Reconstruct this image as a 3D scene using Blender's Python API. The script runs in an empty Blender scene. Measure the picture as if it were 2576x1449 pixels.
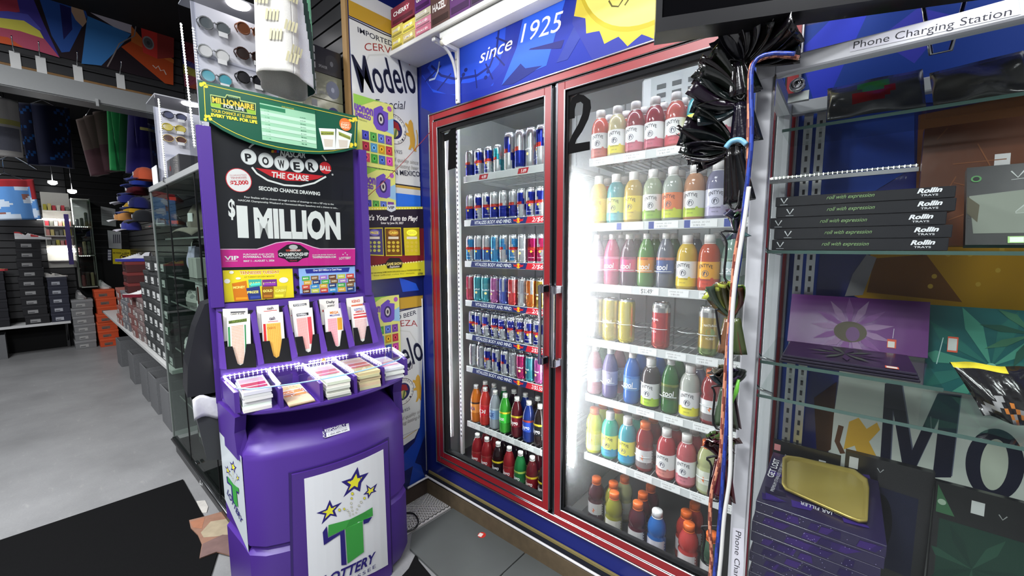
import bpy, bmesh, math, random
from mathutils import Vector, Matrix
random.seed(7)
C = bpy.context.scene.collection
sc = bpy.context.scene
PI = math.pi
def V(*a): return Vector(a)

# ---------------------------------------------------------------- camera
CAM = V(1.8755, -1.4397, 1.5)
FOC = 1006.0
YAW, PITCH, ROLL = math.radians(-39.85), math.radians(5.97), math.radians(-.155)
CF = V(math.sin(YAW)*math.cos(PITCH), math.cos(YAW)*math.cos(PITCH), -math.sin(PITCH))
_r0 = V(math.cos(YAW), -math.sin(YAW), 0); _u0 = _r0.cross(CF)
CR = _r0*math.cos(ROLL) + _u0*math.sin(ROLL)
CU = -_r0*math.sin(ROLL) + _u0*math.cos(ROLL)
cd = bpy.data.cameras.new('camera'); cam = bpy.data.objects.new('camera', cd); C.objects.link(cam)
cd.sensor_width = 36; cd.sensor_fit = 'HORIZONTAL'; cd.lens = FOC/2576*36; cd.clip_start = .02
cam.matrix_world = Matrix(((CR.x, CU.x, -CF.x, CAM.x), (CR.y, CU.y, -CF.y, CAM.y), (CR.z, CU.z, -CF.z, CAM.z), (0, 0, 0, 1)))
sc.camera = cam

# ---------------------------------------------------------------- world, lights, exposure
w = bpy.data.worlds.new('dim_room_air'); sc.world = w; w.use_nodes = True
w.node_tree.nodes['Background'].inputs[0].default_value = (.9, .95, 1, 1)
w.node_tree.nodes['Background'].inputs[1].default_value = .05
sc.view_settings.view_transform = 'Standard'; sc.view_settings.look = 'None'
sc.view_settings.exposure = 0.46; sc.view_settings.gamma = 1; sc.view_settings.use_curve_mapping = False
cy = sc.cycles
cy.max_bounces = 6; cy.diffuse_bounces = 3; cy.glossy_bounces = 3; cy.transmission_bounces = 3
cy.transparent_max_bounces = 14; cy.caustics_reflective = False; cy.caustics_refractive = False
cy.sample_clamp_indirect = 4.0; cy.sample_clamp_direct = 0
def area_light(name, loc, rot, sx, sy, power, col=(1, 1, 1)):
    l = bpy.data.lights.new(name, 'AREA'); l.shape = 'RECTANGLE'; l.size = sx; l.size_y = sy; l.energy = power; l.color = col
    o = bpy.data.objects.new(name, l); C.objects.link(o); o.location = loc; o.rotation_euler = rot; return o
# the shop's ceiling panels, plus one added to brighten the glass case front (their fixtures are built with the ceiling)
CEIL_LIGHTS = [((1.2, -1.7, 3.28), 1.2, .6, 45), ((2.9, -1.3, 3.28), .6, 1.2, 28), ((-1.03, -2.6, 3.28), .7, .4, 95), ((.95, -3.0, 3.28), .6, .3, 70), ((1.5, -3.6, 3.28), 1.2, .6, 45), ((-5.0, -2.4, 3.28), 1.2, .6, 40), ((-8.0, -1.6, 3.28), 1.2, .6, 30)]
for k, (l, a, b, p) in enumerate(CEIL_LIGHTS):
    area_light('ceiling_panel_light', l, (0, 0, 0), a, b, p, (.96, .98, 1))

# ---------------------------------------------------------------- measuring helpers
def ray(px, py):
    return (CF*FOC + CR*(px-1288) - CU*(py-724.5)).normalized()
def hit(px, py, p0, n):
    d = ray(px, py); return CAM + d*((p0-CAM).dot(n)/d.dot(n))
def ax(px, py, X): return hit(px, py, V(X, 0, 0), V(1, 0, 0))
def ay(px, py, Y): return hit(px, py, V(0, Y, 0), V(0, 1, 0))
def az(px, py, Z): return hit(px, py, V(0, 0, Z), V(0, 0, 1))

class Surf:
    """a flat surface in the room: origin o, axes u and v, normal n"""
    def __init__(s, o, u, v):
        s.o, s.u, s.v = Vector(o), Vector(u).normalized(), Vector(v).normalized(); s.n = s.u.cross(s.v)
    def pt(s, a, b, h=0): return s.o + s.u*a + s.v*b + s.n*h
    def ab(s, px, py):
        p = hit(px, py, s.o, s.n) - s.o; return (p.dot(s.u), p.dot(s.v))

# ---------------------------------------------------------------- colours and materials
def lin(c):
    return tuple((x/255/12.92 if x/255 <= .04045 else ((x/255+.055)/1.055)**2.4) for x in c[:3])
_mats = {}
def nodes_of(name):
    m = bpy.data.materials.new(name); m.use_nodes = True
    nt = m.node_tree; b = nt.nodes['Principled BSDF']; return m, nt, b
def finish(name, rough=.5, metal=0, coat=0, noise=0, nscale=40, bump=0, spec=.5, trans=0, sheen=0, sss=0):
    """a finish that takes its colour from the mesh's own colour attribute, with slight procedural wear"""
    if name in _mats: return _mats[name]
    m, nt, b = nodes_of(name); L = nt.links
    a = nt.nodes.new('ShaderNodeAttribute'); a.attribute_name = 'Col'
    tc = nt.nodes.new('ShaderNodeTexCoord')
    nz = nt.nodes.new('ShaderNodeTexNoise'); nz.inputs['Scale'].default_value = nscale; nz.inputs['Detail'].default_value = 3
    L.new(tc.outputs['Object'], nz.inputs['Vector'])
    if noise:
        mr = nt.nodes.new('ShaderNodeMapRange'); mr.inputs['To Min'].default_value = 1-noise; mr.inputs['To Max'].default_value = 1+noise
        L.new(nz.outputs['Fac'], mr.inputs['Value'])
        mx = nt.nodes.new('ShaderNodeVectorMath'); mx.operation = 'SCALE'
        L.new(a.outputs['Color'], mx.inputs[0]); L.new(mr.outputs[0], mx.inputs['Scale']); L.new(mx.outputs[0], b.inputs['Base Color'])
    else:
        L.new(a.outputs['Color'], b.inputs['Base Color'])
    if bump:
        bp = nt.nodes.new('ShaderNodeBump'); bp.inputs['Strength'].default_value = bump; bp.inputs['Distance'].default_value = .002
        L.new(nz.outputs['Fac'], bp.inputs['Height']); L.new(bp.outputs[0], b.inputs['Normal'])
    b.inputs['Roughness'].default_value = rough; b.inputs['Metallic'].default_value = metal
    b.inputs['Coat Weight'].default_value = coat; b.inputs['Specular IOR Level'].default_value = spec
    b.inputs['Coat Roughness'].default_value = .06
    b.inputs['Transmission Weight'].default_value = trans
    b.inputs['Sheen Weight'].default_value = sheen
    if sss: b.inputs['Subsurface Weight'].default_value = sss; b.inputs['Subsurface Radius'].default_value = (.02, .02, .02)
    _mats[name] = m; return m
INK = finish('printed_ink', .55, spec=.25)
GLOSSINK = finish('glossy_print', .28, coat=.25, spec=.4)
PAPER = finish('paper', .75, noise=.03, spec=.2)
PLASTIC = finish('moulded_plastic', .42, noise=.03, nscale=300, bump=.05)
SATIN = finish('satin_plastic', .3, coat=.2)
SHINY = finish('shiny_plastic', .12, coat=.5)
METAL = finish('brushed_metal', .3, metal=1, noise=.06, nscale=120)
CHROME = finish('polished_metal', .12, metal=1)
CANMETAL = finish('printed_can_metal', .24, metal=.75, coat=.2)
PAINTED = finish('painted_metal', .35, noise=.04, nscale=60)
FABRIC = finish('cloth', .9, noise=.12, nscale=220, bump=.3, spec=.15, sheen=.2)
CARD = finish('cardboard', .6, noise=.06, nscale=30, spec=.3)
MATTE = finish('matte', .8, noise=.05, nscale=50, spec=.25)
RUBBER = finish('rubber', .85, noise=.15, nscale=200, bump=.3, spec=.2)
FOILBAG = finish('crinkled_plastic_film', .2, coat=.4, noise=.1, nscale=60, bump=.5)
LIQUID = finish('bottle_of_liquid', .1, coat=.5)
def _see_through(m, f):
    nt = m.node_tree; out = nt.nodes['Material Output']; b = nt.nodes['Principled BSDF']; t = nt.nodes.new('ShaderNodeBsdfTransparent'); x = nt.nodes.new('ShaderNodeMixShader'); x.inputs[0].default_value = f
    nt.links.new(nt.nodes['Attribute'].outputs['Color'], t.inputs[0]); nt.links.new(b.outputs[0], x.inputs[1]); nt.links.new(t.outputs[0], x.inputs[2]); nt.links.new(x.outputs[0], out.inputs[0])
_see_through(LIQUID, .34)
FILM = finish('wrapped_print', .34, coat=.08, spec=.3, bump=1.0, nscale=9)
DIGIT = finish('flat_black_vinyl', .75, spec=.1)
GALAXY = finish('starry_card', .35, coat=.3)

def glass_mat(name, tint=(1, 1, 1), refl=1.0, base=.0):
    if name in _mats: return _mats[name]
    m, nt, b = nodes_of(name); L = nt.links; nt.nodes.remove(b)
    out = nt.nodes['Material Output']
    fr = nt.nodes.new('ShaderNodeFresnel'); fr.inputs['IOR'].default_value = 1.45
    mt = nt.nodes.new('ShaderNodeMath'); mt.operation = 'MULTIPLY_ADD'; mt.inputs[1].default_value = refl; mt.inputs[2].default_value = base
    ge = nt.nodes.new('ShaderNodeNewGeometry'); sb = nt.nodes.new('ShaderNodeMath'); sb.operation = 'SUBTRACT'; sb.inputs[0].default_value = 1; L.new(ge.outputs['Backfacing'], sb.inputs[1])
    fm = nt.nodes.new('ShaderNodeMath'); fm.operation = 'MULTIPLY'; L.new(fr.outputs[0], fm.inputs[0]); L.new(sb.outputs[0], fm.inputs[1])
    L.new(fm.outputs[0], mt.inputs[0])
    tr = nt.nodes.new('ShaderNodeBsdfTransparent'); tr.inputs[0].default_value = (*tint, 1)
    gl = nt.nodes.new('ShaderNodeBsdfGlossy'); gl.inputs['Roughness'].default_value = .015
    mx = nt.nodes.new('ShaderNodeMixShader'); L.new(mt.outputs[0], mx.inputs[0]); L.new(tr.outputs[0], mx.inputs[1]); L.new(gl.outputs[0], mx.inputs[2])
    L.new(mx.outputs[0], out.inputs[0]); _mats[name] = m; return m
GLASS = glass_mat('clear_glass', (.945, .96, .952), .8)
ACRYLIC = glass_mat('clear_acrylic', (.94, .95, .98), 1.0, .02)
def fog_glass(name='fogged_bloom_glass'):
    """door glass with condensation: a thin milky film, streaked and thicker toward the lamp side and the upper middle"""
    m, nt, b = nodes_of(name); L = nt.links; nt.nodes.remove(b); out = nt.nodes['Material Output']
    g = nt.nodes.new('ShaderNodeNewGeometry'); sp = nt.nodes.new('ShaderNodeSeparateXYZ'); L.new(g.outputs['Position'], sp.inputs[0])
    nz = nt.nodes.new('ShaderNodeTexNoise'); nz.inputs['Scale'].default_value = 3; nz.inputs['Detail'].default_value = 4
    mp = nt.nodes.new('ShaderNodeMapping'); mp.inputs['Scale'].default_value = (2.2, 1, .8); L.new(g.outputs['Position'], mp.inputs[0]); L.new(mp.outputs[0], nz.inputs['Vector'])
    fx = nt.nodes.new('ShaderNodeMapRange'); fx.inputs['From Min'].default_value = .96; fx.inputs['From Max'].default_value = 1.5
    fx.inputs['To Min'].default_value = 1.0; fx.inputs['To Max'].default_value = .42; L.new(sp.outputs[0], fx.inputs[0])  # film thickened by the lamp so its bloom is put into the glass
    fz = nt.nodes.new('ShaderNodeMapRange'); fz.inputs['From Min'].default_value = .55; fz.inputs['From Max'].default_value = 1.2
    fz.inputs['To Min'].default_value = .25; fz.inputs['To Max'].default_value = 1.0; L.new(sp.outputs[2], fz.inputs[0])
    fu = nt.nodes.new('ShaderNodeMapRange'); fu.inputs['From Min'].default_value = 1.75; fu.inputs['From Max'].default_value = 2.05
    fu.inputs['To Min'].default_value = 1.0; fu.inputs['To Max'].default_value = .35; L.new(sp.outputs[2], fu.inputs[0])
    m1 = nt.nodes.new('ShaderNodeMath'); m1.operation = 'MULTIPLY'; L.new(fx.outputs[0], m1.inputs[0]); L.new(fz.outputs[0], m1.inputs[1])
    m1b = nt.nodes.new('ShaderNodeMath'); m1b.operation = 'MULTIPLY'; L.new(m1.outputs[0], m1b.inputs[0]); L.new(fu.outputs[0], m1b.inputs[1])
    m2 = nt.nodes.new('ShaderNodeMath'); m2.operation = 'MULTIPLY'; L.new(m1b.outputs[0], m2.inputs[0]); L.new(nz.outputs['Fac'], m2.inputs[1])
    m3 = nt.nodes.new('ShaderNodeMath'); m3.operation = 'MULTIPLY'; m3.inputs[1].default_value = FOG; L.new(m2.outputs[0], m3.inputs[0])
    tl = nt.nodes.new('ShaderNodeBsdfTranslucent'); tl.inputs[0].default_value = (.9, .93, .95, 1)
    tr = nt.nodes.new('ShaderNodeBsdfTransparent'); tr.inputs[0].default_value = (.96, .97, .97, 1)
    mx = nt.nodes.new('ShaderNodeMixShader'); L.new(m3.outputs[0], mx.inputs[0]); L.new(tr.outputs[0], mx.inputs[1]); L.new(tl.outputs[0], mx.inputs[2])
    fr = nt.nodes.new('ShaderNodeFresnel'); gl = nt.nodes.new('ShaderNodeBsdfGlossy'); gl.inputs['Roughness'].default_value = .03
    m4 = nt.nodes.new('ShaderNodeMath'); m4.operation = 'MULTIPLY'; m4.inputs[1].default_value = .8
    sb = nt.nodes.new('ShaderNodeMath'); sb.operation = 'SUBTRACT'; sb.inputs[0].default_value = 1; L.new(g.outputs['Backfacing'], sb.inputs[1])
    fm = nt.nodes.new('ShaderNodeMath'); fm.operation = 'MULTIPLY'; L.new(fr.outputs[0], fm.inputs[0]); L.new(sb.outputs[0], fm.inputs[1]); L.new(fm.outputs[0], m4.inputs[0])
    mz = nt.nodes.new('ShaderNodeMixShader'); L.new(m4.outputs[0], mz.inputs[0]); L.new(mx.outputs[0], mz.inputs[1]); L.new(gl.outputs[0], mz.inputs[2])
    L.new(mz.outputs[0], out.inputs[0]); return m
FOG = .40
FOGGED = fog_glass()
def emit(name, col, s):
    if name in _mats: return _mats[name]
    m, nt, b = nodes_of(name); b.inputs['Base Color'].default_value = (.9, .9, .9, 1)
    b.inputs['Emission Color'].default_value = (*col, 1); b.inputs['Emission Strength'].default_value = s
    _mats[name] = m; return m

# ---------------------------------------------------------------- text outlines
_txt = {}
def text_polys(s, bold=0.0, shear=0.0, spacing=1.0):
    k = (s, bold, shear, spacing)
    if k in _txt: return _txt[k]
    cu = bpy.data.curves.new('lettering', 'FONT'); cu.body = s; cu.size = 1; cu.offset = bold; cu.shear = shear; cu.space_character = spacing
    cu.resolution_u = 3; cu.fill_mode = 'FRONT'
    ob = bpy.data.objects.new('lettering', cu); C.objects.link(ob)
    dg = bpy.context.evaluated_depsgraph_get(); dg.update()
    me = bpy.data.meshes.new_from_object(ob.evaluated_get(dg))
    vs = [(v.co.x, v.co.y) for v in me.vertices]; fs = [tuple(p.vertices) for p in me.polygons]
    bpy.data.meshes.remove(me); bpy.data.objects.remove(ob); bpy.data.curves.remove(cu)
    if not vs: vs, fs = [(0, 0), (.01, 0), (0, .01)], [(0, 1, 2)]
    x0 = min(v[0] for v in vs); x1 = max(v[0] for v in vs); y0 = min(v[1] for v in vs); y1 = max(v[1] for v in vs)
    _txt[k] = (vs, fs, x0, x1, y0, y1); return _txt[k]

# ---------------------------------------------------------------- mesh builder
def chamfer_verts(lo, hi, b):
    out = []
    for i in (0, 1):
        for j in (0, 1):
            for k in (0, 1):
                p = [hi[0] if i else lo[0], hi[1] if j else lo[1], hi[2] if k else lo[2]]
                sg = [-1 if i else 1, -1 if j else 1, -1 if k else 1]
                for a in range(3):
                    q = list(p)
                    for c in range(3):
                        if c != a: q[c] += sg[c]*b
                    out.append(q)
    return out
class MB:
    def __init__(s, m=PLASTIC, c=(200, 200, 200)):
        s.v = []; s.f = []; s.dm = m; s.dc = c; s.layer = 0; s.lim = None
    def _add(s, pts, faces, m=None, c=None, smooth=False):
        o = len(s.v); s.v += [Vector(p) for p in pts]
        m = m or s.dm; c = c if c is not None else s.dc
        for f in faces: s.f.append((tuple(i+o for i in f), m, c, smooth))
    def poly(s, pts, m=None, c=None): s._add(pts, [tuple(range(len(pts)))], m, c)
    def box(s, lo, hi, m=None, c=None, b=0, M=None):
        lo, hi = [min(x, y) for x, y in zip(lo, hi)], [max(x, y) for x, y in zip(lo, hi)]
        if b:
            bm = bmesh.new()
            for p in chamfer_verts(lo, hi, min(b, *(.49*(h-l) for l, h in zip(lo, hi)))): bm.verts.new(p)
            bmesh.ops.convex_hull(bm, input=bm.verts); bmesh.ops.dissolve_limit(bm, angle_limit=.02, verts=bm.verts, edges=bm.edges)
            bm.verts.index_update()
            pts = [v.co.copy() for v in bm.verts]; fs = [tuple(v.index for v in f.verts) for f in bm.faces]; bm.free()
        else:
            x0, y0, z0 = lo; x1, y1, z1 = hi
            pts = [(x0, y0, z0), (x1, y0, z0), (x1, y1, z0), (x0, y1, z0), (x0, y0, z1), (x1, y0, z1), (x1, y1, z1), (x0, y1, z1)]
            fs = [(0, 3, 2, 1), (4, 5, 6, 7), (0, 1, 5, 4), (1, 2, 6, 5), (2, 3, 7, 6), (3, 0, 4, 7)]
        if M is not None: pts = [M @ Vector(p) for p in pts]
        s._add(pts, fs, m, c)
    def hull(s, pts, m=None, c=None, smooth=False):
        bm = bmesh.new()
        for p in pts: bm.verts.new(p)
        r = bmesh.ops.convex_hull(bm, input=bm.verts)
        for g in r['geom_interior'] + r['geom_unused']:
            if isinstance(g, bmesh.types.BMVert) and g.is_valid: bm.verts.remove(g)
        bmesh.ops.dissolve_limit(bm, angle_limit=.02, verts=bm.verts, edges=bm.edges); bm.verts.index_update()
        s._add([v.co.copy() for v in bm.verts], [tuple(v.index for v in f.verts) for f in bm.faces], m, c, smooth); bm.free()
    def lathe(s, prof, seg=20, o=(0, 0, 0), m=None, c=None, cf=None, axis='z', cap=True, smooth=True, M=None):
        """prof: (r, z) upward; cf(theta, z) -> colour"""
        o = Vector(o); n = len(prof); pts = []
        for r, z in prof:
            for k in range(seg):
                t = 2*PI*k/seg; p = V(r*math.cos(t), r*math.sin(t), z)
                pts.append((M @ p if M is not None else p) + o)
        base = len(s.v); s.v += pts; m = m or s.dm; c = c if c is not None else s.dc
        for i in range(n-1):
            for k in range(seg):
                k2 = (k+1) % seg; col = cf(2*PI*(k+.5)/seg, (prof[i][1]+prof[i+1][1])/2) if cf else c
                s.f.append(((base+i*seg+k, base+i*seg+k2, base+(i+1)*seg+k2, base+(i+1)*seg+k), m, col, smooth))
        if cap:
            if prof[0][0] > 1e-5: s.f.append((tuple(base+k for k in reversed(range(seg))), m, c, False))
            if prof[-1][0] > 1e-5: s.f.append((tuple(base+(n-1)*seg+k for k in range(seg)), m, c, False))
    def tube(s, pts, r, seg=8, m=None, c=None, closed=False, cf=None):
        pts = [Vector(p) for p in pts]; n = len(pts); rings = []; up = V(0, 0, 1)
        prev = None
        for i in range(n):
            if closed: t = pts[(i+1) % n]-pts[i-1]
            else: t = pts[min(i+1, n-1)]-pts[max(i-1, 0)]
            t = t.normalized() if t.length > 1e-9 else V(0, 0, 1)
            if prev is None:
                a = t.cross(up)
                if a.length < .05: a = t.cross(V(1, 0, 0))
            else: a = prev - t*prev.dot(t)
            if a.length < 1e-6: a = t.cross(V(1, .3, 0))
            a.normalize(); b = t.cross(a); prev = a
            rr = r[i] if isinstance(r, (list, tuple)) else r
            rings.append([pts[i]+(a*math.cos(2*PI*k/seg)+b*math.sin(2*PI*k/seg))*rr for k in range(seg)])
        base = len(s.v)
        for rg in rings: s.v += rg
        m = m or s.dm; c = c if c is not None else s.dc
        for i in range(n if closed else n-1):
            j = (i+1) % n
            for k in range(seg):
                k2 = (k+1) % seg
                s.f.append(((base+i*seg+k, base+i*seg+k2, base+j*seg+k2, base+j*seg+k), m, cf(i, k) if cf else c, True))
        if not closed:
            s.f.append((tuple(base+k for k in reversed(range(seg))), m, c, False)); s.f.append((tuple(base+(n-1)*seg+k for k in range(seg)), m, c, False))
    def grid(s, fn, nu, nv, m=None, c=None, cf=None, smooth=True, thick=0):
        """surface fn(u, v) with u, v in 0..1"""
        P = [[Vector(fn(i/nu, j/nv)) for j in range(nv+1)] for i in range(nu+1)]
        base = len(s.v); m = m or s.dm; c = c if c is not None else s.dc
        for r in P: s.v += r
        id = lambda i, j: base+i*(nv+1)+j
        for i in range(nu):
            for j in range(nv):
                s.f.append(((id(i, j), id(i+1, j), id(i+1, j+1), id(i, j+1)), m, cf((i+.5)/nu, (j+.5)/nv) if cf else c, smooth))
        if thick:
            b2 = len(s.v)
            for i in range(nu+1):
                for j in range(nv+1):
                    du = P[min(i+1, nu)][j]-P[max(i-1, 0)][j]; dv = P[i][min(j+1, nv)]-P[i][max(j-1, 0)]
                    nn = du.cross(dv); nn = nn.normalized() if nn.length > 1e-12 else V(0, 0, 1)
                    s.v.append(P[i][j]-nn*thick)
            id2 = lambda i, j: b2+i*(nv+1)+j
            for i in range(nu):
                for j in range(nv):
                    s.f.append(((id2(i, j), id2(i, j+1), id2(i+1, j+1), id2(i+1, j)), m, cf((i+.5)/nu, (j+.5)/nv) if cf else c, smooth))
            for i in range(nu):
                s.f.append(((id(i+1, 0), id(i, 0), id2(i, 0), id2(i+1, 0)), m, c, False)); s.f.append(((id(i, nv), id(i+1, nv), id2(i+1, nv), id2(i, nv)), m, c, False))
            for j in range(nv):
                s.f.append(((id(0, j), id(0, j+1), id2(0, j+1), id2(0, j)), m, c, False)); s.f.append(((id(nu, j+1), id(nu, j), id2(nu, j), id2(nu, j+1)), m, c, False))
    def prism(s, S, pts, h0, h1, m=None, c=None):
        """outline pts (a, b) on Surf S, from height h0 to h1"""
        n = len(pts); P = [S.pt(a, b, h0) for a, b in pts] + [S.pt(a, b, h1) for a, b in pts]
        area = sum(pts[i][0]*pts[(i+1) % n][1]-pts[(i+1) % n][0]*pts[i][1] for i in range(n))
        fs = [tuple(reversed(range(n))), tuple(range(n, 2*n))] + [(i, (i+1) % n, n+(i+1) % n, n+i) for i in range(n)]
        if area < 0: fs = [tuple(reversed(f)) for f in fs]
        s._add(P, fs, m, c)
    # ---- printing on a Surf: every call lies a hair above the one before
    def up(s): s.layer += 1; return .0003 + s.layer*STEP
    def ppoly(s, S, pts, c, m=None, px=True):
        h = s.up(); q = [S.ab(*p) for p in pts] if px else pts
        if s.lim: q = [(min(s.lim[0]-.001, max(.001, a)), min(s.lim[1]-.001, max(.001, b))) for a, b in q]
        n = len(q)
        if sum(q[i][0]*q[(i+1) % n][1]-q[(i+1) % n][0]*q[i][1] for i in range(n)) < 0: q = q[::-1]
        s._add([S.pt(a, b, h) for a, b in q], [tuple(range(n))], m or INK, c)
    def pell(s, S, ctr, rx, ry, c, m=None, px=True, seg=28, rot=0):
        """ellipse; in photo measure rx and ry are pixel radii at the centre"""
        if px:
            a, b = S.ab(*ctr); a1, _ = S.ab(ctr[0]+rx, ctr[1]); _, b1 = S.ab(ctr[0], ctr[1]-ry); rx, ry = abs(a1-a), abs(b1-b)
        else: a, b = ctr
        cr, sr = math.cos(rot), math.sin(rot)
        s.ppoly(S, [(a+rx*math.cos(t)*cr-ry*math.sin(t)*sr, b+rx*math.cos(t)*sr+ry*math.sin(t)*cr) for t in (2*PI*k/seg for k in range(seg))], c, m, False)
    def pline(s, S, pts, wd, c, m=None, px=True):
        """a stroke; wd in metres"""
        q = [V(*S.ab(*p), 0) if px else V(*p, 0) for p in pts]; h = s.up(); P = []; n = len(q)
        for i in range(n):
            t = (q[min(i+1, n-1)]-q[max(i-1, 0)]); t = t.normalized() if t.length > 0 else V(1, 0, 0)
            nn = V(-t.y, t.x, 0)*wd/2; P += [q[i]+nn, q[i]-nn]
        s._add([S.pt(p.x, p.y, h) for p in P], [(2*i+1, 2*i+3, 2*i+2, 2*i) for i in range(n-1)], m or INK, c)
    def pstar(s, S, ctr, r, c, m=None, ri=.42, rot=0, px=False, n=5, sx=1):
        a, b = S.ab(*ctr) if px else ctr
        s.ppoly(S, [(a+sx*(r if k % 2 == 0 else r*ri)*math.sin(rot+k*PI/n), b+(r if k % 2 == 0 else r*ri)*math.cos(rot+k*PI/n)) for k in range(2*n)], c, m, False)
    def ptext(s, S, t, A, B, hpx, c, m=None, px=True, bold=0, shear=0, spacing=1.0, arc=0):
        """lettering from baseline start A to baseline end B, hpx high (pixels at A in photo measure, else metres)"""
        vs, fs, x0, x1, y0, y1 = text_polys(t, bold, shear, spacing)
        if px:
            a = V(*S.ab(*A), 0); b = V(*S.ab(*B), 0); hh = (V(*S.ab(A[0], A[1]-hpx), 0)-a).length
            hh2 = (V(*S.ab(B[0], B[1]-hpx), 0)-b).length
        else: a = V(*A, 0); b = V(*B, 0); hh = hpx
        e = b-a; e2 = V(-e.y, e.x, 0).normalized(); sx = 1/(x1-x0); ref = text_polys('H' if any(ch.isupper() or ch.isdigit() for ch in t) else 'x', bold, 0)
        sy = hh/(ref[5]-max(ref[4], 0)); h = s.up()
        def P(x, y):
            q = (x-x0)*sx; p = a+e*q+e2*(y*sy + arc*4*q*(1-q)); return S.pt(p.x, p.y, h)
        s._add([P(*v) for v in vs], fs, m or INK, c)
    # ----
    def build(s, name, parent=None, org=None):
        me = bpy.data.meshes.new(name); o = bpy.data.objects.new(name, me); C.objects.link(o)
        off = V(0, 0, 0)
        if parent is not None:
            o.parent = parent; q = parent
            while q is not None: off += q.location; q = q.parent
        elif org is not None: off = Vector(org); o.location = off
        me.from_pydata([v-off for v in s.v], [], [f[0] for f in s.f])
        slots = {}
        for f in s.f:
            if f[1] not in slots: slots[f[1]] = len(slots); me.materials.append(f[1])
        at = me.color_attributes.new('Col', 'FLOAT_COLOR', 'CORNER'); cols = []; lc = {}
        for p, f in zip(me.polygons, s.f):
            p.material_index = slots[f[1]]; p.use_smooth = f[3]
            k = f[2]; 
            if k not in lc: lc[k] = (*lin(k), 1.0)
            cols += lc[k]*len(f[0])
        at.data.foreach_set('color', cols); me.update()
        return o
STEP = .00005

def tag(o, label, cat, group=None):
    o['label'] = label; o['category'] = cat
    if group: o['group'] = group
    return o
def thing(name, label, cat, loc=(0, 0, 0), group=None):
    o = bpy.data.objects.new(name, None); C.objects.link(o); o.location = loc; o.empty_display_size = .05
    return tag(o, label, cat, group)
def struct(o): o['kind'] = 'structure'; return o
def children_of(o): return [x for x in o.children]
def dup(root, loc, label=None, group=None, rotz=None):
    r = root.copy(); C.objects.link(r); r.location = loc
    if rotz is not None: r.rotation_euler = (0, 0, rotz)
    if label: r['label'] = label
    if group: r['group'] = group
    for ch in list(root.children):
        c = ch.copy(); C.objects.link(c); c.parent = r
        for g in ch.children:
            d = g.copy(); C.objects.link(d); d.parent = c
    return r
ORD = ['first', 'second', 'third', 'fourth', 'fifth', 'sixth', 'seventh', 'eighth', 'ninth', 'tenth', 'eleventh', 'twelfth', 'thirteenth', 'fourteenth', 'fifteenth', 'sixteenth', 'seventeenth', 'eighteenth', 'nineteenth', 'twentieth']
def smooth_path(pts, n=6):
    P = [Vector(p) for p in pts]; out = []
    for i in range(len(P)-1):
        p0 = P[max(i-1, 0)]; p1 = P[i]; p2 = P[i+1]; p3 = P[min(i+2, len(P)-1)]
        for k in range(n):
            t = k/n; out.append(.5*((2*p1)+(p2-p0)*t+(2*p0-5*p1+4*p2-p3)*t*t+(3*p1-p0-3*p2+p3)*t**3))
    out.append(P[-1]); return out
XZ = lambda y: Surf((0, y, 0), (1, 0, 0), (0, 0, 1))       # faces the room (-y)
YZ = lambda x: Surf((x, 0, 0), (0, 1, 0), (0, 0, 1))       # faces +x
FLOORS = lambda z: Surf((0, 0, z), (1, 0, 0), (0, 1, 0))   # faces up
# ================================================================ the room
def floor_mat():
    m, nt, b = nodes_of('worn_concrete'); L = nt.links
    tc = nt.nodes.new('ShaderNodeTexCoord')
    n1 = nt.nodes.new('ShaderNodeTexNoise'); n1.inputs['Scale'].default_value = 1.6; n1.inputs['Detail'].default_value = 8; n1.inputs['Roughness'].default_value = .65
    n2 = nt.nodes.new('ShaderNodeTexNoise'); n2.inputs['Scale'].default_value = 120; n2.inputs['Detail'].default_value = 2
    mp = nt.nodes.new('ShaderNodeMapping'); mp.inputs['Scale'].default_value = (1, 3.5, 1)
    n3 = nt.nodes.new('ShaderNodeTexNoise'); n3.inputs['Scale'].default_value = 9; n3.inputs['Detail'].default_value = 5
    L.new(tc.outputs['Object'], n1.inputs['Vector']); L.new(tc.outputs['Object'], n2.inputs['Vector']); L.new(tc.outputs['Object'], mp.inputs[0]); L.new(mp.outputs[0], n3.inputs['Vector'])
    cr = nt.nodes.new('ShaderNodeValToRGB'); e = cr.color_ramp.elements
    e[0].position = .3; e[0].color = (*lin((120, 120, 121)), 1); e[1].position = .7; e[1].color = (*lin((146, 146, 147)), 1)
    L.new(n1.outputs['Fac'], cr.inputs[0])
    c2 = nt.nodes.new('ShaderNodeValToRGB'); e = c2.color_ramp.elements; e[0].position = .62; e[0].color = (1, 1, 1, 1); e[1].position = .78; e[1].color = (1.25, 1.22, 1.2, 1)
    L.new(n3.outputs['Fac'], c2.inputs[0])
    mx = nt.nodes.new('ShaderNodeVectorMath'); mx.operation = 'MULTIPLY'; L.new(cr.outputs[0], mx.inputs[0]); L.new(c2.outputs[0], mx.inputs[1])
    mr = nt.nodes.new('ShaderNodeMapRange'); mr.inputs['To Min'].default_value = .88; mr.inputs['To Max'].default_value = 1.12; L.new(n2.outputs['Fac'], mr.inputs[0])
    m2 = nt.nodes.new('ShaderNodeVectorMath'); m2.operation = 'SCALE'; L.new(mx.outputs[0], m2.inputs[0]); L.new(mr.outputs[0], m2.inputs['Scale'])
    L.new(m2.outputs[0], b.inputs['Base Color']); b.inputs['Roughness'].default_value = .42
    return m
mb = MB(floor_mat(), (128, 128, 128)); mb.box((-12, -6, -.1), (4.5, 1.2, 0)); struct(mb.build('floor'))
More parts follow.
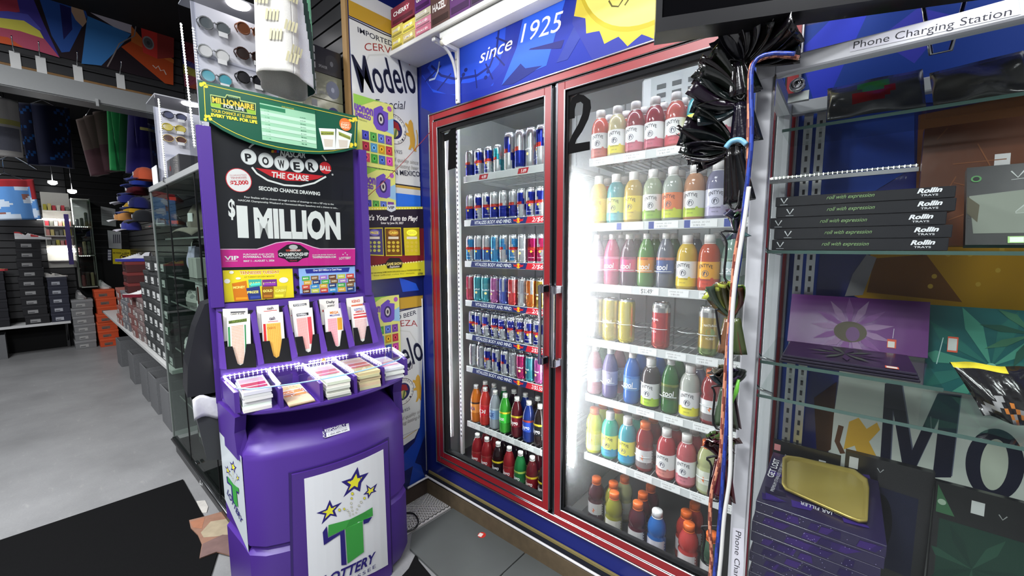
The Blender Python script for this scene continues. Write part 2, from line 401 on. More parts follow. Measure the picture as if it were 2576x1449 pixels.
# black open ceiling with its light panels and the added one
mb = MB(MATTE, (26, 26, 28)); mb.box((-12, -6, 3.4), (4.5, 1.2, 3.5)); ceil = struct(mb.build('ceiling'))
for (l, a, b, p) in CEIL_LIGHTS:
    mb = MB(PAINTED, (225, 225, 225)); x, y = l[0], l[1]
    for lo, hi in (((x-a/2-.04, y-b/2-.04, 3.32), (x+a/2+.04, y+b/2+.04, 3.4)),): mb.box(lo, hi)
    o = mb.build('ceiling_panel_housing', ceil)
# outer walls of the shop that close it off behind the camera
mb = MB(MATTE, (150, 150, 155)); mb.box((-12, -6, 0), (4.5, -5.9, 3.4)); struct(mb.build('wall_front'))
mb = MB(MATTE, (150, 150, 155)); mb.box((4.4, -5.9, 0), (4.5, 1.2, 3.4)); struct(mb.build('wall_right'))

# ---- the blue mural wall round the cooler
NAVY = (20, 32, 98)
mb = MB(GLOSSINK, (26, 36, 112))
FW = .006
mb.box((-.03, FW, 2.20), (4.4, .06, 3.4)); mb.box((-.03, FW, 0), (.10, .06, 2.20)); mb.box((.10, FW, 0), (1.74, .06, .243)); mb.box((1.74, FW, 0), (4.4, .06, 2.20))
W = XZ(FW)
# header mural: bright bands, barrel rim, date, bottle cap
B1, B2, B3 = (36, 62, 178), (30, 46, 140), (46, 96, 226)
mb.ppoly(W, [(1060, 270), (1100, 290), (1300, 235), (1460, 190), (1645, 130), (1645, -60), (1200, -60), (1060, 120)], (26, 46, 156))
mb.ppoly(W, [(1062, 190), (1150, 60), (1300, 20), (1240, 215), (1150, 240), (1090, 232)], (36, 76, 208))
# barrel rim seen in the print
mb.pline(W, [(1066, 175), (1090, 212), (1130, 225), (1180, 222), (1230, 206), (1262, 170), (1280, 110), (1285, 40)], .05, (30, 50, 158))
mb.pline(W, [(1085, 165), (1110, 190), (1150, 200), (1200, 190), (1232, 168), (1250, 120), (1258, 50)], .012, (24, 36, 120))
for p in ((1070, 205, 1110, 165), (1100, 228, 1135, 185), (1150, 232, 1165, 190), (1200, 222, 1195, 175), (1240, 200, 1222, 160), (1270, 165, 1238, 130), (1285, 110, 1248, 95)):
    mb.pline(W, [(p[0], p[1]), (p[2], p[3])], .008, (24, 34, 112))
for q in ((1172, 176), (1166, 188), (1228, 180), (1222, 195)): mb.pell(W, q, 4.5, 5, (24, 34, 112), seg=12)
# big shield and ribbon
mb.ppoly(W, [(1335, -40), (1300, 120), (1262, 215), (1318, 190), (1375, 165), (1440, -60)], B3)
mb.ppoly(W, [(1262, 215), (1310, 160), (1322, 172), (1365, 165), (1318, 196), (1290, 212)], (28, 40, 120))
mb.ppoly(W, [(1335, 122), (1420, 100), (1412, 122), (1330, 126)], (30, 34, 110))
mb.ppoly(W, [(1400, 158), (1448, 60), (1475, 70), (1428, 150)], (46, 60, 150))
mb.ppoly(W, [(1440, 60), (1452, -40), (1645, -40), (1645, 128), (1500, 168)], (44, 54, 150))
mb.ptext(W, 'since', (1206, 160), (1290, 122), 21, (240, 242, 250), shear=.35, bold=.004)
mb.ptext(W, '1925', (1310, 108), (1414, 76), 44, (240, 242, 250), shear=.2, bold=.0)
mb.pline(W, [(1080, 202), (1094, 198), (1102, 180), (1106, 155)], .01, (180, 195, 225))
# yellow crown cap
cx, cy_, RR = 1.292, 2.544, .318
pts = []
for k in range(84):
    t = 2*PI*k/84; r = RR*(1.0+.05*(1-2*abs(math.sin(10.5*t))**1.6)); pts.append((cx+r*math.cos(t), cy_+r*math.sin(t)))
mb.ppoly(W, pts, (204, 188, 66), px=False)
mb.pell(W, (cx, cy_), RR*.9, RR*.9, (184, 166, 44), px=False, seg=48); mb.pell(W, (cx, cy_+.006), RR*.865, RR*.865, (222, 212, 116), px=False, seg=48)
mb.pline(W, [(1532, 2), (1540, 16), (1556, 17), (1566, 2), (1572, -14)], .006, (90, 84, 40)); mb.pline(W, [(1572, 14), (1584, -4), (1590, -16)], .006, (90, 84, 40))
# lower-right, behind the glass case: brown bottle, amber beer, second pale can with big letters
mb.ppoly(W, [(2070, 560), (2000, 1300), (1940, 1449), (1890, 1449), (1880, 100), (2576, -60), (2576, 250), (2300, 260), (2300, 420)], (28, 62, 150))
mb.ppoly(W, [(2205, 100), (2310, 20), (2400, 40), (2300, 160)], (60, 64, 180)); mb.ppoly(W, [(2010, 130), (2120, 20), (2180, 40), (2060, 300)], (46, 62, 200))
mb.ppoly(W, [(2310, 290), (2760, 200), (2760, 640), (2300, 620)], (104, 62, 30))
mb.ppoly(W, [(2140, 740), (2190, 640), (2300, 560), (2760, 560), (2760, 900), (2400, 860)], (186, 140, 22))
mb.ppoly(W, [(2200, 650), (2330, 640), (2420, 760), (2180, 735)], (122, 78, 26)); 
for q in ((2350, 695), (2440, 640), (2510, 680), (2385, 640), (2460, 715), (2520, 625), (2340, 720)): mb.pell(W, q, 7, 6, (206, 168, 60), seg=12)
mb.ppoly(W, [(2125, 745), (2145, 690), (2180, 640), (2205, 648), (2170, 742)], (150, 148, 150))
mb.ppoly(W, [(2110, 960), (2120, 760), (2760, 790), (2760, 1640), (2100, 1640), (2060, 1300)], (196, 198, 192))
mb.ppoly(W, [(2048, 1000), (2105, 960), (2090, 1130), (2055, 1150)], (70, 46, 30))
M_ = [(2213, 1172), (2226, 964), (2268, 968), (2294, 1132), (2358, 990), (2416, 996), (2392, 1200), (2345, 1200), (2362, 1050), (2300, 1182), (2272, 1182), (2246, 1030), (2238, 1176)]
mb.ppoly(W, [(x+3, y-3) for x, y in M_], (96, 100, 120)); mb.ppoly(W, M_, (24, 26, 46))
mb.pell(W, (2500, 1168), 78, 92, (24, 26, 46), seg=40); mb.pell(W, (2500, 1168), 36, 66, (186, 190, 176), seg=32)
mb.ppoly(W, [(2122, 1130), (2136, 1060), (2160, 1050), (2180, 1078), (2206, 1062), (2214, 1080), (2186, 1110), (2206, 1150), (2160, 1150), (2150, 1120)], (206, 160, 60))
mb.pline(W, [(2120, 1140), (2106, 1110), (2116, 1070)], .012, (90, 60, 40))
wall_back = struct(mb.build('wall_back'))

# ---- the printed partition beside the cooler (its end faces +x)
PE = -.39
mb = MB(MATTE, (24, 24, 26)); mb.box((-.04, PE, 0), (0, .06, 3.4), INK, (20, 30, 88))
L_ = YZ(0.0)
S = L_
Y0 = PE+.002
def yz(a, z): return (a, z)
def rect(mb, S, a0, b0, a1, b1, c, m=None): mb.ppoly(S, [(a0, b0), (a1, b0), (a1, b1), (a0, b1)], c, m, False)
WHITE = (214, 214, 210)
def can_print(mb, S, dz, a_lo):
    """the tall pale can printed on the wall; dz shifts the whole print"""
    z = lambda v: v+dz; md = 0 if dz == 0 else -.065
    rect(mb, S, Y0, z(1.86), -.002, z(2.58), WHITE, GLOSSINK)
    rect(mb, S, Y0, z(2.585), -.002, z(2.655), (188, 148, 48), GLOSSINK); rect(mb, S, Y0, z(2.655), -.002, z(2.72), (205, 205, 205), GLOSSINK)
    mb.pline(S, [(Y0, z(2.575)), (-.2, z(2.572)), (-.002, z(2.585))], .006, (40, 40, 60), px=False)
    mb.ptext(S, 'IMPORTED BEER', (-.345, z(2.527)), (-.05, z(2.545)), .024, (50, 52, 66), px=False, bold=.012, arc=-.008)
    mb.ptext(S, 'CERVEZA', (-.312, z(2.452)), (-.045, z(2.47)), .034, (150, 52, 50), px=False, arc=.026)
    mb.pline(S, [(-.33, z(2.36)), (-.29, z(2.44)), (-.2, z(2.475)), (-.1, z(2.45)), (-.05, z(2.37))], .008, (200, 200, 194), px=False)
    for c_, o in (((130, 134, 150), .003), ((20, 22, 46), 0)): mb.ptext(S, 'Modelo', (-.342-o, z(2.25+md+o)), (-.004-o, z(2.340+md+o)), .165, c_, px=False, bold=.006)
    mb.ptext(S, 'Especial', (-.27, z(2.195)), (-.075, z(2.236)), .042, (40, 40, 56), px=False, shear=.4)
    mz = 2.115; mx_ = -.16
    mb.pell(S, (mx_, z(mz)), .082, .082, (225, 222, 214), px=False, seg=40); mb.pell(S, (mx_, z(mz)), .077, .077, (50, 44, 60), px=False, seg=40); mb.pell(S, (mx_, z(mz)), .074, .074, (226, 224, 216), px=False, seg=40)
    mb.pell(S, (mx_, z(mz)), .050, .050, (42, 44, 90), px=False, seg=36); mb.ppoly(S, [(mx_-.038, z(mz)), (mx_+.038, z(mz)), (mx_+.026, z(mz+.034)), (mx_, z(mz+.042)), (mx_-.026, z(mz+.034))], (150, 40, 44), px=False)
    mb.pell(S, (mx_, z(mz-.016)), .025, .022, (206, 190, 120), px=False); mb.ppoly(S, [(mx_-.004, z(mz-.044)), (mx_+.008, z(mz-.044)), (mx_+.02, z(mz)), (mx_+.008, z(mz+.008))], (96, 120, 60), px=False)
    for k, ch in enumerate('COMPANIA MODELO MEXICO'):
        t = math.radians(215-k*13.5)
        if ch != ' ':
            cxx, czz = mx_+.061*math.cos(t), z(mz)+.061*math.sin(t); e = V(math.sin(t), -math.cos(t), 0)*.005
            mb.ptext(S, ch, (cxx-e.x, czz-e.y), (cxx+e.x, czz+e.y), .011, (40, 40, 60), px=False)
    G = (206, 158, 62)
    lion = [(-.048, .022), (-.035, .072), (-.02, .087), (-.005, .067), (0, .017), (.01, -.033), (.004, -.083), (.02, -.105), (0, -.108), (-.015, -.083), (-.03, -.103), (-.045, -.103), (-.03, -.068), (-.032, -.013)]
    arms = ([(-.035, .047), (-.06, .06), (-.066, .047), (-.04, .022)], [(-.03, .002), (-.058, -.003), (-.062, -.016), (-.03, -.023)])
    for sg, lx in ((1, -.036), (-1, -.285)):
        for P in (lion, *arms): mb.ppoly(S, [(lx+sg*x*.85, z(mz+y*.85)) for x, y in P], G, px=False)
        mb.pline(S, [(lx+sg*x*.85, z(mz+y*.85)) for x, y in ((.006, -.1), (.026, -.06), (.028, 0), (.02, .03))], .006, G, px=False)
    mb.ptext(S, '1925', (-.16, z(1.992)), (-.115, z(1.996)), .018, (100, 100, 110), px=False)
    for k, t in enumerate(('tradition and quality since', 'brewed, a long lasting beer')): mb.ptext(S, t, (-.30, z(1.945-k*.03)), (-.01, z(1.955-k*.03)), .014, (150, 146, 140), px=False, shear=.3)
rect(mb, S, Y0, 2.72, -.002, 3.39, (20, 28, 88), GLOSSINK)
can_print(mb, S, 0, True)
mb.ptext(S, 'BREWED IN MEXICO', (-.33, 1.868), (-.002, 1.892), .026, (50, 50, 66), px=False, bold=.01)
rect(mb, S, Y0, 1.835, -.002, 1.862, WHITE, GLOSSINK); rect(mb, S, Y0, 1.828, -.002, 1.835, (40, 40, 50), GLOSSINK); rect(mb, S, Y0, 1.815, -.002, 1.828, (196, 160, 70), GLOSSINK); rect(mb, S, Y0, 1.785, -.002, 1.815, (206, 207, 206), GLOSSINK); rect(mb, S, Y0, 1.60, -.002, 1.785, (44, 110, 214), GLOSSINK); rect(mb, S, Y0, 1.22, -.002, 1.60, (20, 30, 88), GLOSSINK)
mb.ppoly(S, [(-.16, 1.33), (-.14, 1.25), (-.03, 1.25), (-.05, 1.29), (-.10, 1.31)], (34, 80, 190), GLOSSINK, False)
mb.layer = 4; can_print(mb, S, -1.43, False)
rect(mb, S, Y0, .10, -.002, .43, (18, 28, 80), GLOSSINK)
mb.ppoly(S, [(Y0, .60), (Y0, .40), (-.16, .385), (-.08, .41), (-.045, .45), (-.02, .62), (-.002, .9), (-.002, .43), (-.03, .43), (-.05, .385), (-.16, .36), (Y0, .37)], WHITE, GLOSSINK, False) if False else None
mb.ppoly(S, [(Y0, .43), (Y0, .39), (-.16, .37), (-.09, .385), (-.06, .43)], (206, 206, 202), GLOSSINK, False); mb.pline(S, [(Y0, .42), (-.16, .41), (-.07, .43)], .004, (180, 150, 70), px=False)
mb.ppoly(S, [(-.002, 1.10), (-.02, .8), (-.05, .44), (-.09, .36), (-.2, .30), (Y0, .28), (Y0, .2), (-.1, .22), (-.002, .40)], (22, 58, 150), GLOSSINK, False)
mb.ppoly(S, [(-.14, .1), (-.10, .24), (-.05, .2), (-.02, .1)], (24, 60, 150), GLOSSINK, False)
wall_left = struct(mb.build('wall_left'))

# ---- black slatted wall running away behind the display towers (faces -y)
mb = MB(MATTE, (22, 22, 24)); mb.box((-9.6, PE+.012, 0), (-.04, PE+.06, 3.4), MATTE, (12, 12, 13))
z = .15
while z < 3.38:
    mb.box((-9.6, PE-.006, z), (-.045, PE+.012, min(z+.066, 3.39)), PAINTED, (34, 34, 36)); z += .0762
mb.box((-.045, PE-.012, 1.98), (-.005, PE+.02, 3.4), CARD, (150, 118, 74))
struct(mb.build('wall_slatted'))
# ================================================================ the two-door drinks cooler
RED, RED2 = (142, 28, 34), (152, 32, 38)
cooler = thing('drinks_cooler', 'red-framed two-door glass drinks cooler built into the blue mural wall', 'cooler', (.1, 0, 0))
X0, X1, ZB, ZT = .10, 1.74, .243, 2.20
def frame_bars(mb, x0, x1, z0, z1, wl, wr, wb, wt, y0, y1, m, c, b=.002):
    mb.box((x0, y0, z0), (x0+wl, y1, z1), m, c, b); mb.box((x1-wr, y0, z0), (x1, y1, z1), m, c, b)
    mb.box((x0+wl, y0, z1-wt), (x1-wr, y1, z1), m, c, b); mb.box((x0+wl, y0, z0), (x1-wr, y1, z0+wb), m, c, b)
mb = MB(PAINTED, RED2)
frame_bars(mb, X0, X1, ZB, ZT, .03, .03, .028, .03, -.004, .06, PAINTED, RED2)
frame_bars(mb, X0-.006, X1+.006, ZB-.007, ZT+.006, .0075, .0075, .008, .007, -.010, .03, METAL, (150, 150, 154))
frame_bars(mb, X0+.029, X1-.029, ZB+.027, ZT-.029, .004, .004, .004, .003, -.006, .03, METAL, (150, 150, 154))
mb.build('outer_frame', cooler)
mb = MB(RUBBER, (28, 28, 30)); frame_bars(mb, X0+.03, X1-.03, ZB+.028, ZT-.03, .02, .02, .02, .016, .02, .06, RUBBER, (28, 28, 30)); mb.build('door_gasket', cooler)
mb = MB(METAL, (120, 120, 124)); mb.box((.899, .012, ZB+.03), (.928, .07, ZT-.03), METAL, (116, 117, 120), .003); mb.box((.910, .004, ZB+.03), (.917, .02, ZT-.03), METAL, (70, 70, 74)); mb.build('mullion', cooler)
def door(x0, x1, glass, digit, handle_left):
    mb = MB(PAINTED, RED)
    z0, z1 = ZB+.043, ZT-.043
    frame_bars(mb, x0, x1, z0, z1, .034, .034, .036, .034, -.012, .03, PAINTED, RED)
    frame_bars(mb, x0-.002, x1+.002, z0-.002, z1+.002, .003, .003, .003, .003, -.0135, .03, METAL, (150, 150, 154))
    frame_bars(mb, x0+.03, x1-.03, z0+.033, z1-.03, .006, .005, .005, .005, -.014, .024, METAL, (170, 170, 174))
    frame_bars(mb, x0+.038, x1-.036, z0+.04, z1-.037, .007, .007, .007, .02, -.004, .03, RUBBER, (26, 26, 28))
    mb.box((x1, -.006, z0+.01), (x1+.006, .03, z1-.01), METAL, (128, 128, 132))
    d = mb.build('door', cooler)
    g = MB(glass, (220, 225, 225)); g.box((x0+.036, .006, z0+.036), (x1-.034, .012, z1-.034)); g.build('glass_pane', d)
    hx = x0+.006 if handle_left else x1-.028
    h = MB(CHROME, (205, 205, 208)); h.box((hx, -.062, .985), (hx+.014, -.048, 1.335), CHROME, (205, 205, 208), .004)
    for zz in (.985, 1.30): h.box((hx-.004, -.06, zz), (hx+.026, -.012, zz+.035), CHROME, (190, 190, 195), .004)
    h.build('door_handle', d)
    return d
d1 = door(.135, .897, GLASS, '1', False); d2 = door(.929, 1.691, FOGGED, '2', True)
# the numbers stuck on the panes
G1 = XZ(.0055)
def strokes_digit(mb, S, pts, wd, c): mb.pline(S, smooth_path([(p[0], p[1], 0) for p in pts], 5), wd, c, SATIN)
mb = MB(SATIN, (14, 14, 16)); mb.layer = 0
mb.prism(G1, [G1.ab(*p) for p in [(1128, 428), (1148, 422), (1147, 322), (1137, 324), (1128, 336), (1117, 340), (1119, 356), (1130, 352)]], 0, .003, DIGIT, (12, 12, 13)); mb.build('number_one', d1)
mb = MB(SATIN, (14, 14, 16))
q = [(1432, 300), (1433, 268), (1441, 246), (1455, 237), (1470, 240), (1485, 252), (1487, 272), (1480, 300), (1465, 330), (1450, 352), (1447, 362), (1484, 356), (1484, 377), (1430, 388), (1430, 365), (1440, 340), (1456, 312), (1466, 286), (1468, 262), (1461, 256), (1450, 260), (1446, 276), (1446, 297)]
mb.prism(G1, [G1.ab(*p) for p in q], 0, .003, DIGIT, (12, 12, 13)); mb.build('number_two', d2)
mb = MB(PAPER, (235, 235, 235)); mb.ppoly(G1, [(1111, 326), (1128, 321), (1128, 329), (1111, 334)], (230, 230, 232)); mb.ppoly(G1, [(1113, 329), (1116, 328), (1116, 332), (1113, 333)], (110, 60, 160)); mb.ptext(G1, 'Model', (1117, 331), (1126, 328), 3, (40, 40, 40)); mb.build('label_print', d1)
# inside of the cooler
mb = MB(PAINTED, (178, 182, 180))
YB = .82
mb.box((.02, YB, .16), (1.80, YB+.03, 2.34)); mb.box((.02, .06, .16), (.045, YB, 2.34)); mb.box((1.78, .06, .16), (1.80, YB, 2.34)); mb.box((.045, .06, 2.31), (1.78, YB, 2.34)); mb.box((.045, .06, .16), (1.78, YB, .19), PAINTED, (120, 122, 122))
x = .2
while x < 1.75: mb.box((x, YB-.004, .19), (x+.006, YB, 2.31), PAINTED, (120, 124, 122)); x += .16
mb.build('cabinet_liner', cooler)
# shelf standards
for x in (.140, 1.69):
    mb = MB(PAINTED, (222, 224, 222)); mb.box((x, .145, .24), (x+.018, .163, 2.26), PAINTED, (222, 224, 222))
    z = .35
    while z < 2.2: mb.box((x+.006, .1435, z), (x+.012, .146, z+.012), MATTE, (60, 60, 60)); z += .026
    mb.build('slotted_upright', cooler)
# lamps inside: the mullion tube, plus hidden tubes added as fill
def strip_lamp(name, x, z0, z1, mat_, w=.011, yl=.12):
    mb = MB(mat_, (255, 255, 255)); mb.tube([(x, yl, z0), (x, yl, z1)], w, 10, mat_, (255, 255, 255)); o = mb.build(name, cooler)
    h = MB(PAINTED, (210, 210, 210)); h.box((x-.014, yl+.008, z0-.02), (x+.014, yl+.03, z1+.02)); h.build('lamp_holder', o); return o
FILL_TUBE = emit('cooler_fill_lamp', (.93, .98, 1), 34)
strip_lamp('lamp_tube', .958, .50, 1.77, emit('cooler_front_lamp', (.94, .98, 1), 46), .016, .075)
mb = MB(FILL_TUBE, (255, 255, 255)); mb.tube([(.2, .10, 2.275), (1.62, .10, 2.275)], .010, 8, FILL_TUBE, (255, 255, 255)); mb.build('lamp_tube', cooler)  # unseen tube added behind the header to brighten the drinks
strip_lamp('lamp_tube', .062, .35, 2.1, FILL_TUBE, .008); strip_lamp('lamp_tube', .873, .35, 2.1, FILL_TUBE, .006)  # unseen side tubes added behind frame and mullion to brighten the shelves
# evaporator box high at the back
mb = MB(PAINTED, (216, 220, 218)); mb.box((1.06, .52, 2.04), (1.72, YB-.01, 2.30), PAINTED, (214, 218, 216), .01)
S = XZ(.518)
for k in range(2):
    cx = 1.24+.3*k
    mb.box((cx-.13, .512, 2.05), (cx+.13, .522, 2.29), PAINTED, (186, 192, 190))
    for r in range(5):
        for c in range(3): mb.box((cx-.10+c*.07, .508, 2.07+r*.04), (cx-.06+c*.07, .514, 2.09+r*.04), MATTE, (96, 100, 100))
mb.build('evaporator_grille', cooler)

# ---- shelves
SY = .15      # front edge of every shelf
def shelf(x0, x1, z, tags):
    """z: lower edge of the front strip"""
    mb = MB(PAINTED, (205, 208, 206))
    t = z+.028
    n = int((x1-x0)/.03)
    for k in range(n+1):
        x = x0+(x1-x0)*k/n; mb.box((x-.0015, SY+.004, t-.004), (x+.0015, .70, t), PAINTED, (190, 194, 192))
    for y in (SY+.004, .30, .5, .69): mb.box((x0, y, t-.009), (x1, y+.006, t-.003), PAINTED, (205, 208, 206))
    for x in (x0, x1-.006): mb.box((x, SY+.004, t-.02), (x+.006, .70, t), PAINTED, (205, 208, 206))
    s = mb.build('shelf', cooler)
    p = MB(SATIN, (214, 216, 216)); p.box((x0, SY-.004, z), (x1, SY+.002, z+.034), SATIN, (205, 209, 208), .001)
    S = XZ(SY-.0045); tags(p, S, x0, x1, z); p.build('price_strip_print', s)
    return s
def tag_red(p, S, x0, x1, z):
    p.ppoly(S, [(x0+.02, z+.002), (x1-.01, z+.002), (x1-.01, z+.032), (x0+.02, z+.032)], (168, 172, 172), px=False)
    for a, t in ((x0+.12, '4.89'), (x0+.39, '5.89')):
        p.ppoly(S, [(a, z+.004), (a+.062, z+.004), (a+.072, z+.030), (a+.008, z+.030)], (150, 28, 38), px=False); p.ptext(S, t, (a+.022, z+.009), (a+.056, z+.009), .015, (240, 240, 240), px=False, shear=.2)
def tag_vital(price):
    def f(p, S, x0, x1, z):
        a = x0+.05
        p.ppoly(S, [(a, z+.001), (x1-.002, z+.001), (x1-.002, z+.033), (a+.008, z+.033)], (32, 42, 96), px=False)
        p.ptext(S, 'VITALIZES BODY AND MIND.', (a+.035, z+.008), (a+.30, z+.008), .018, (236, 238, 244), px=False, shear=.25, bold=.01)
        e = a+.345
        p.pell(S, (e, z+.017), .015, .013, (236, 180, 40), px=False)
        for sgn in (-1, 1):
            p.ppoly(S, [(e+sgn*.004, z+.010), (e+sgn*.03, z+.014), (e+sgn*.034, z+.026), (e+sgn*.024, z+.021), (e+sgn*.008, z+.026)], (196, 36, 40), px=False)
        p.ppoly(S, [(a+.392, z+.001), (x1-.002, z+.001), (x1-.002, z+.033), (a+.404, z+.033)], (186, 30, 44), px=False)
        p.ptext(S, price, (a+.43, z+.007), (a+.50, z+.007), .02, (240, 240, 240), px=False, shear=.25)
    return f
def tag_white(n, dark=False, price=None):
    def f(p, S, x0, x1, z):
        st = (x1-x0)/n
        for k in range(n):
            a = x0+st*k+st*.16
            if dark: rect(p, S, x0+st*k, z+.003, x0+st*k+st*.5, z+.031, (60, 78, 150))
            rect(p, S, a, z+.004, a+st*.68, z+.031, (236, 238, 236))
            p.ptext(S, 'DRINK 20 OZ', (a+.006, z+.02), (a+st*.5, z+.02), .005, (110, 112, 112), px=False); p.ptext(S, '2/$5.00', (a+.01, z+.009), (a+st*.38, z+.009), .006, (120, 122, 122), px=False)
            if price and k in price: p.ptext(S, price[k], (a+.004, z+.008), (a+.05, z+.008), .018, (90, 92, 90), px=False)
    return f
D1 = [(1.853, tag_red), (1.612, tag_vital('2/$6')), (1.383, tag_vital('2/$6')), (1.158, tag_vital('2/$6')), (.962, tag_vital('2/$5.50')), (.769, tag_vital('2/$5.50')), (.432, tag_white(5))]
for z, t in D1: shelf(.20, .845, z, t)
D2 = [(1.842, tag_white(5)), (1.564, tag_white(5, True)), (1.30, tag_white(6, False, {2: '$1.49'})), (1.052, tag_white(6)), (.79, tag_white(6)), (.506, tag_white(6))]
for z, t in D2: shelf(.99, 1.67, z, t)
# bottom decks
for x0, x1 in ((.06, .89), (.95, 1.70)):
    mb = MB(PAINTED, (70, 72, 72)); mb.box((x0, .07, .1905), (x1, .70, .195), PAINTED, (64, 66, 66)); mb.box((x0, .07, .195), (x1, .10, .25), PAINTED, (64, 66, 66))
    S2 = FLOORS(.2505); 
    o = mb.build('bottom_deck', cooler)
    p = MB(PAPER, (235, 238, 236))
    for k in range(7):
        a = x0+.13+k*.105; Mx = Matrix.Translation((a, .086, .262)) @ Matrix.Rotation(math.radians(-55), 4, 'X'); p.box((-.03, -.001, -.013), (.03, .001, .013), PAPER, (238, 240, 238), 0, Mx)
    p.build('price_tag_print', o)
# ================================================================ cans and bottles in the cooler
def ctext(mb, t, r, z, hgt, wid, c, th0=-PI/2, bold=0, shear=0, arc=0, o=V(0, 0, 0), m=None):
    """lettering wrapped round a cylinder of radius r, centred on angle th0 (the front)"""
    vs, fs, x0, x1, y0, y1 = text_polys(t, bold, shear); mb.layer += 1; rr = r+.0004+mb.layer*STEP
    sx = wid/(x1-x0); ref = text_polys('H')[5]
    def P(x, y):
        a = (x-x0)*sx-wid/2; q = a/(wid/2); th = th0+a/r
        return V(rr*math.cos(th), rr*math.sin(th), z+y*hgt/ref+arc*(1-q*q))+o
    mb._add([P(*v) for v in vs], fs, m or INK, c)
def cpatch(mb, pts, r, c, th0=-PI/2, m=None):
    mb.layer += 1; rr = r+.0004+mb.layer*STEP
    mb._add([V(rr*math.cos(th0+a/r), rr*math.sin(th0+a/r), z) for a, z in pts], [tuple(range(len(pts)))], m or INK, c)
def cring(mb, a0, z0, rad, r, c, n=14): cpatch(mb, [(a0+rad*math.cos(2*PI*k/n), z0+rad*math.sin(2*PI*k/n)) for k in range(n)], r, c)
SIL = (196, 200, 204)
def can(name, r, h, kind, c1, c2, label='x'):
    """an aluminium drinks can; the lid is a part"""
    mb = MB(CANMETAL, c1)
    prof = [(r*.72, 0), (r*.86, .004), (r, .014)]
    k = 8
    prof += [(r, .014+(h-.034)*i/k) for i in range(1, k+1)] + [(r*.93, h-.008), (r*.86, h-.002)]
    if kind == 'quarter':       # blue and silver quarters that swap at mid height
        def cf(t, z):
            a = math.cos(t+PI/2); s = math.sin(2*(t+PI/2)+.25*(z/h-.5)*6)
            upz = z > h*.5
            if z < .012 or z > h-.016: return SIL
            if abs(z-h*.5) < h*.045 and math.cos(t+PI/2) > .55: return (198, 60, 50)
            return c1 if (s > 0) == upz else c2
    elif kind == 'band':        # silver above, colour below, emblem between
        def cf(t, z):
            if z < .010 or z > h-.014: return SIL
            if abs(z-h*.5) < h*.045 and math.cos(t+PI/2) > .6: return (206, 80, 60)
            return c2 if z > h*.46 else c1
    elif kind == 'solid':
        def cf(t, z):
            if z < .008 or z > h-.010: return SIL
            return c2 if math.cos(2*t+.5) > .75 and z > h*.45 else c1
    else:                       # 'net': patterned neck over a plain body
        def cf(t, z):
            if z > h-.012: return SIL
            if z > h*.80: return (150, 150, 150) if int(t*9+z*180) % 2 else (226, 226, 220)
            return c2 if z < h*.2 else c1
    mb.lathe(prof, 24, cf=cf, cap=True)
    if kind == 'quarter':
        ctext(mb, 'RedBull', r, h*.50-.004, .009, r*1.5, (190, 40, 44), bold=.01)
        cring(mb, 0, h*.42, .006, r, (236, 190, 60)); cpatch(mb, [(-.016, h*.43), (-.002, h*.40), (-.004, h*.45)], r, (196, 40, 44)); cpatch(mb, [(.016, h*.43), (.002, h*.40), (.004, h*.45)], r, (196, 40, 44))
        ctext(mb, 'ENERGY DRINK', r, h*.2, .004, r*1.1, (230, 230, 235))
    elif kind == 'band':
        ctext(mb, 'RedBull', r, h*.50-.004, .009, r*1.5, (180, 44, 48), bold=.01); cring(mb, 0, h*.41, .006, r, (230, 190, 70))
    elif kind == 'solid':
        ctext(mb, 'RedBull', r, h*.46, .008, r*1.4, (236, 236, 240), bold=.01); cring(mb, 0, h*.36, .007, r, (240, 220, 150))
    else:
        cring(mb, 0, h*.5, .016, r, c2); ctext(mb, 'NATURAL', r, h*.62, .008, r*1.3, (245, 245, 240), bold=.01); ctext(mb, 'ICED', r, h*.36, .007, r*.8, (245, 245, 240))
    o = mb.build(name)
    ld = MB(CHROME, (200, 202, 205)); ld.lathe([(r*.865, h-.003), (r*.87, h), (r*.84, h+.0012), (r*.80, h-.001), (r*.78, h-.005), (.001, h-.005)], 24, cap=False)
    ld.box((-.006, -.012, h-.005), (.006, .01, h-.0035), CHROME, (185, 187, 190), .001); ld.build('can_lid', o)
    return o
CAPW = (232, 230, 226)
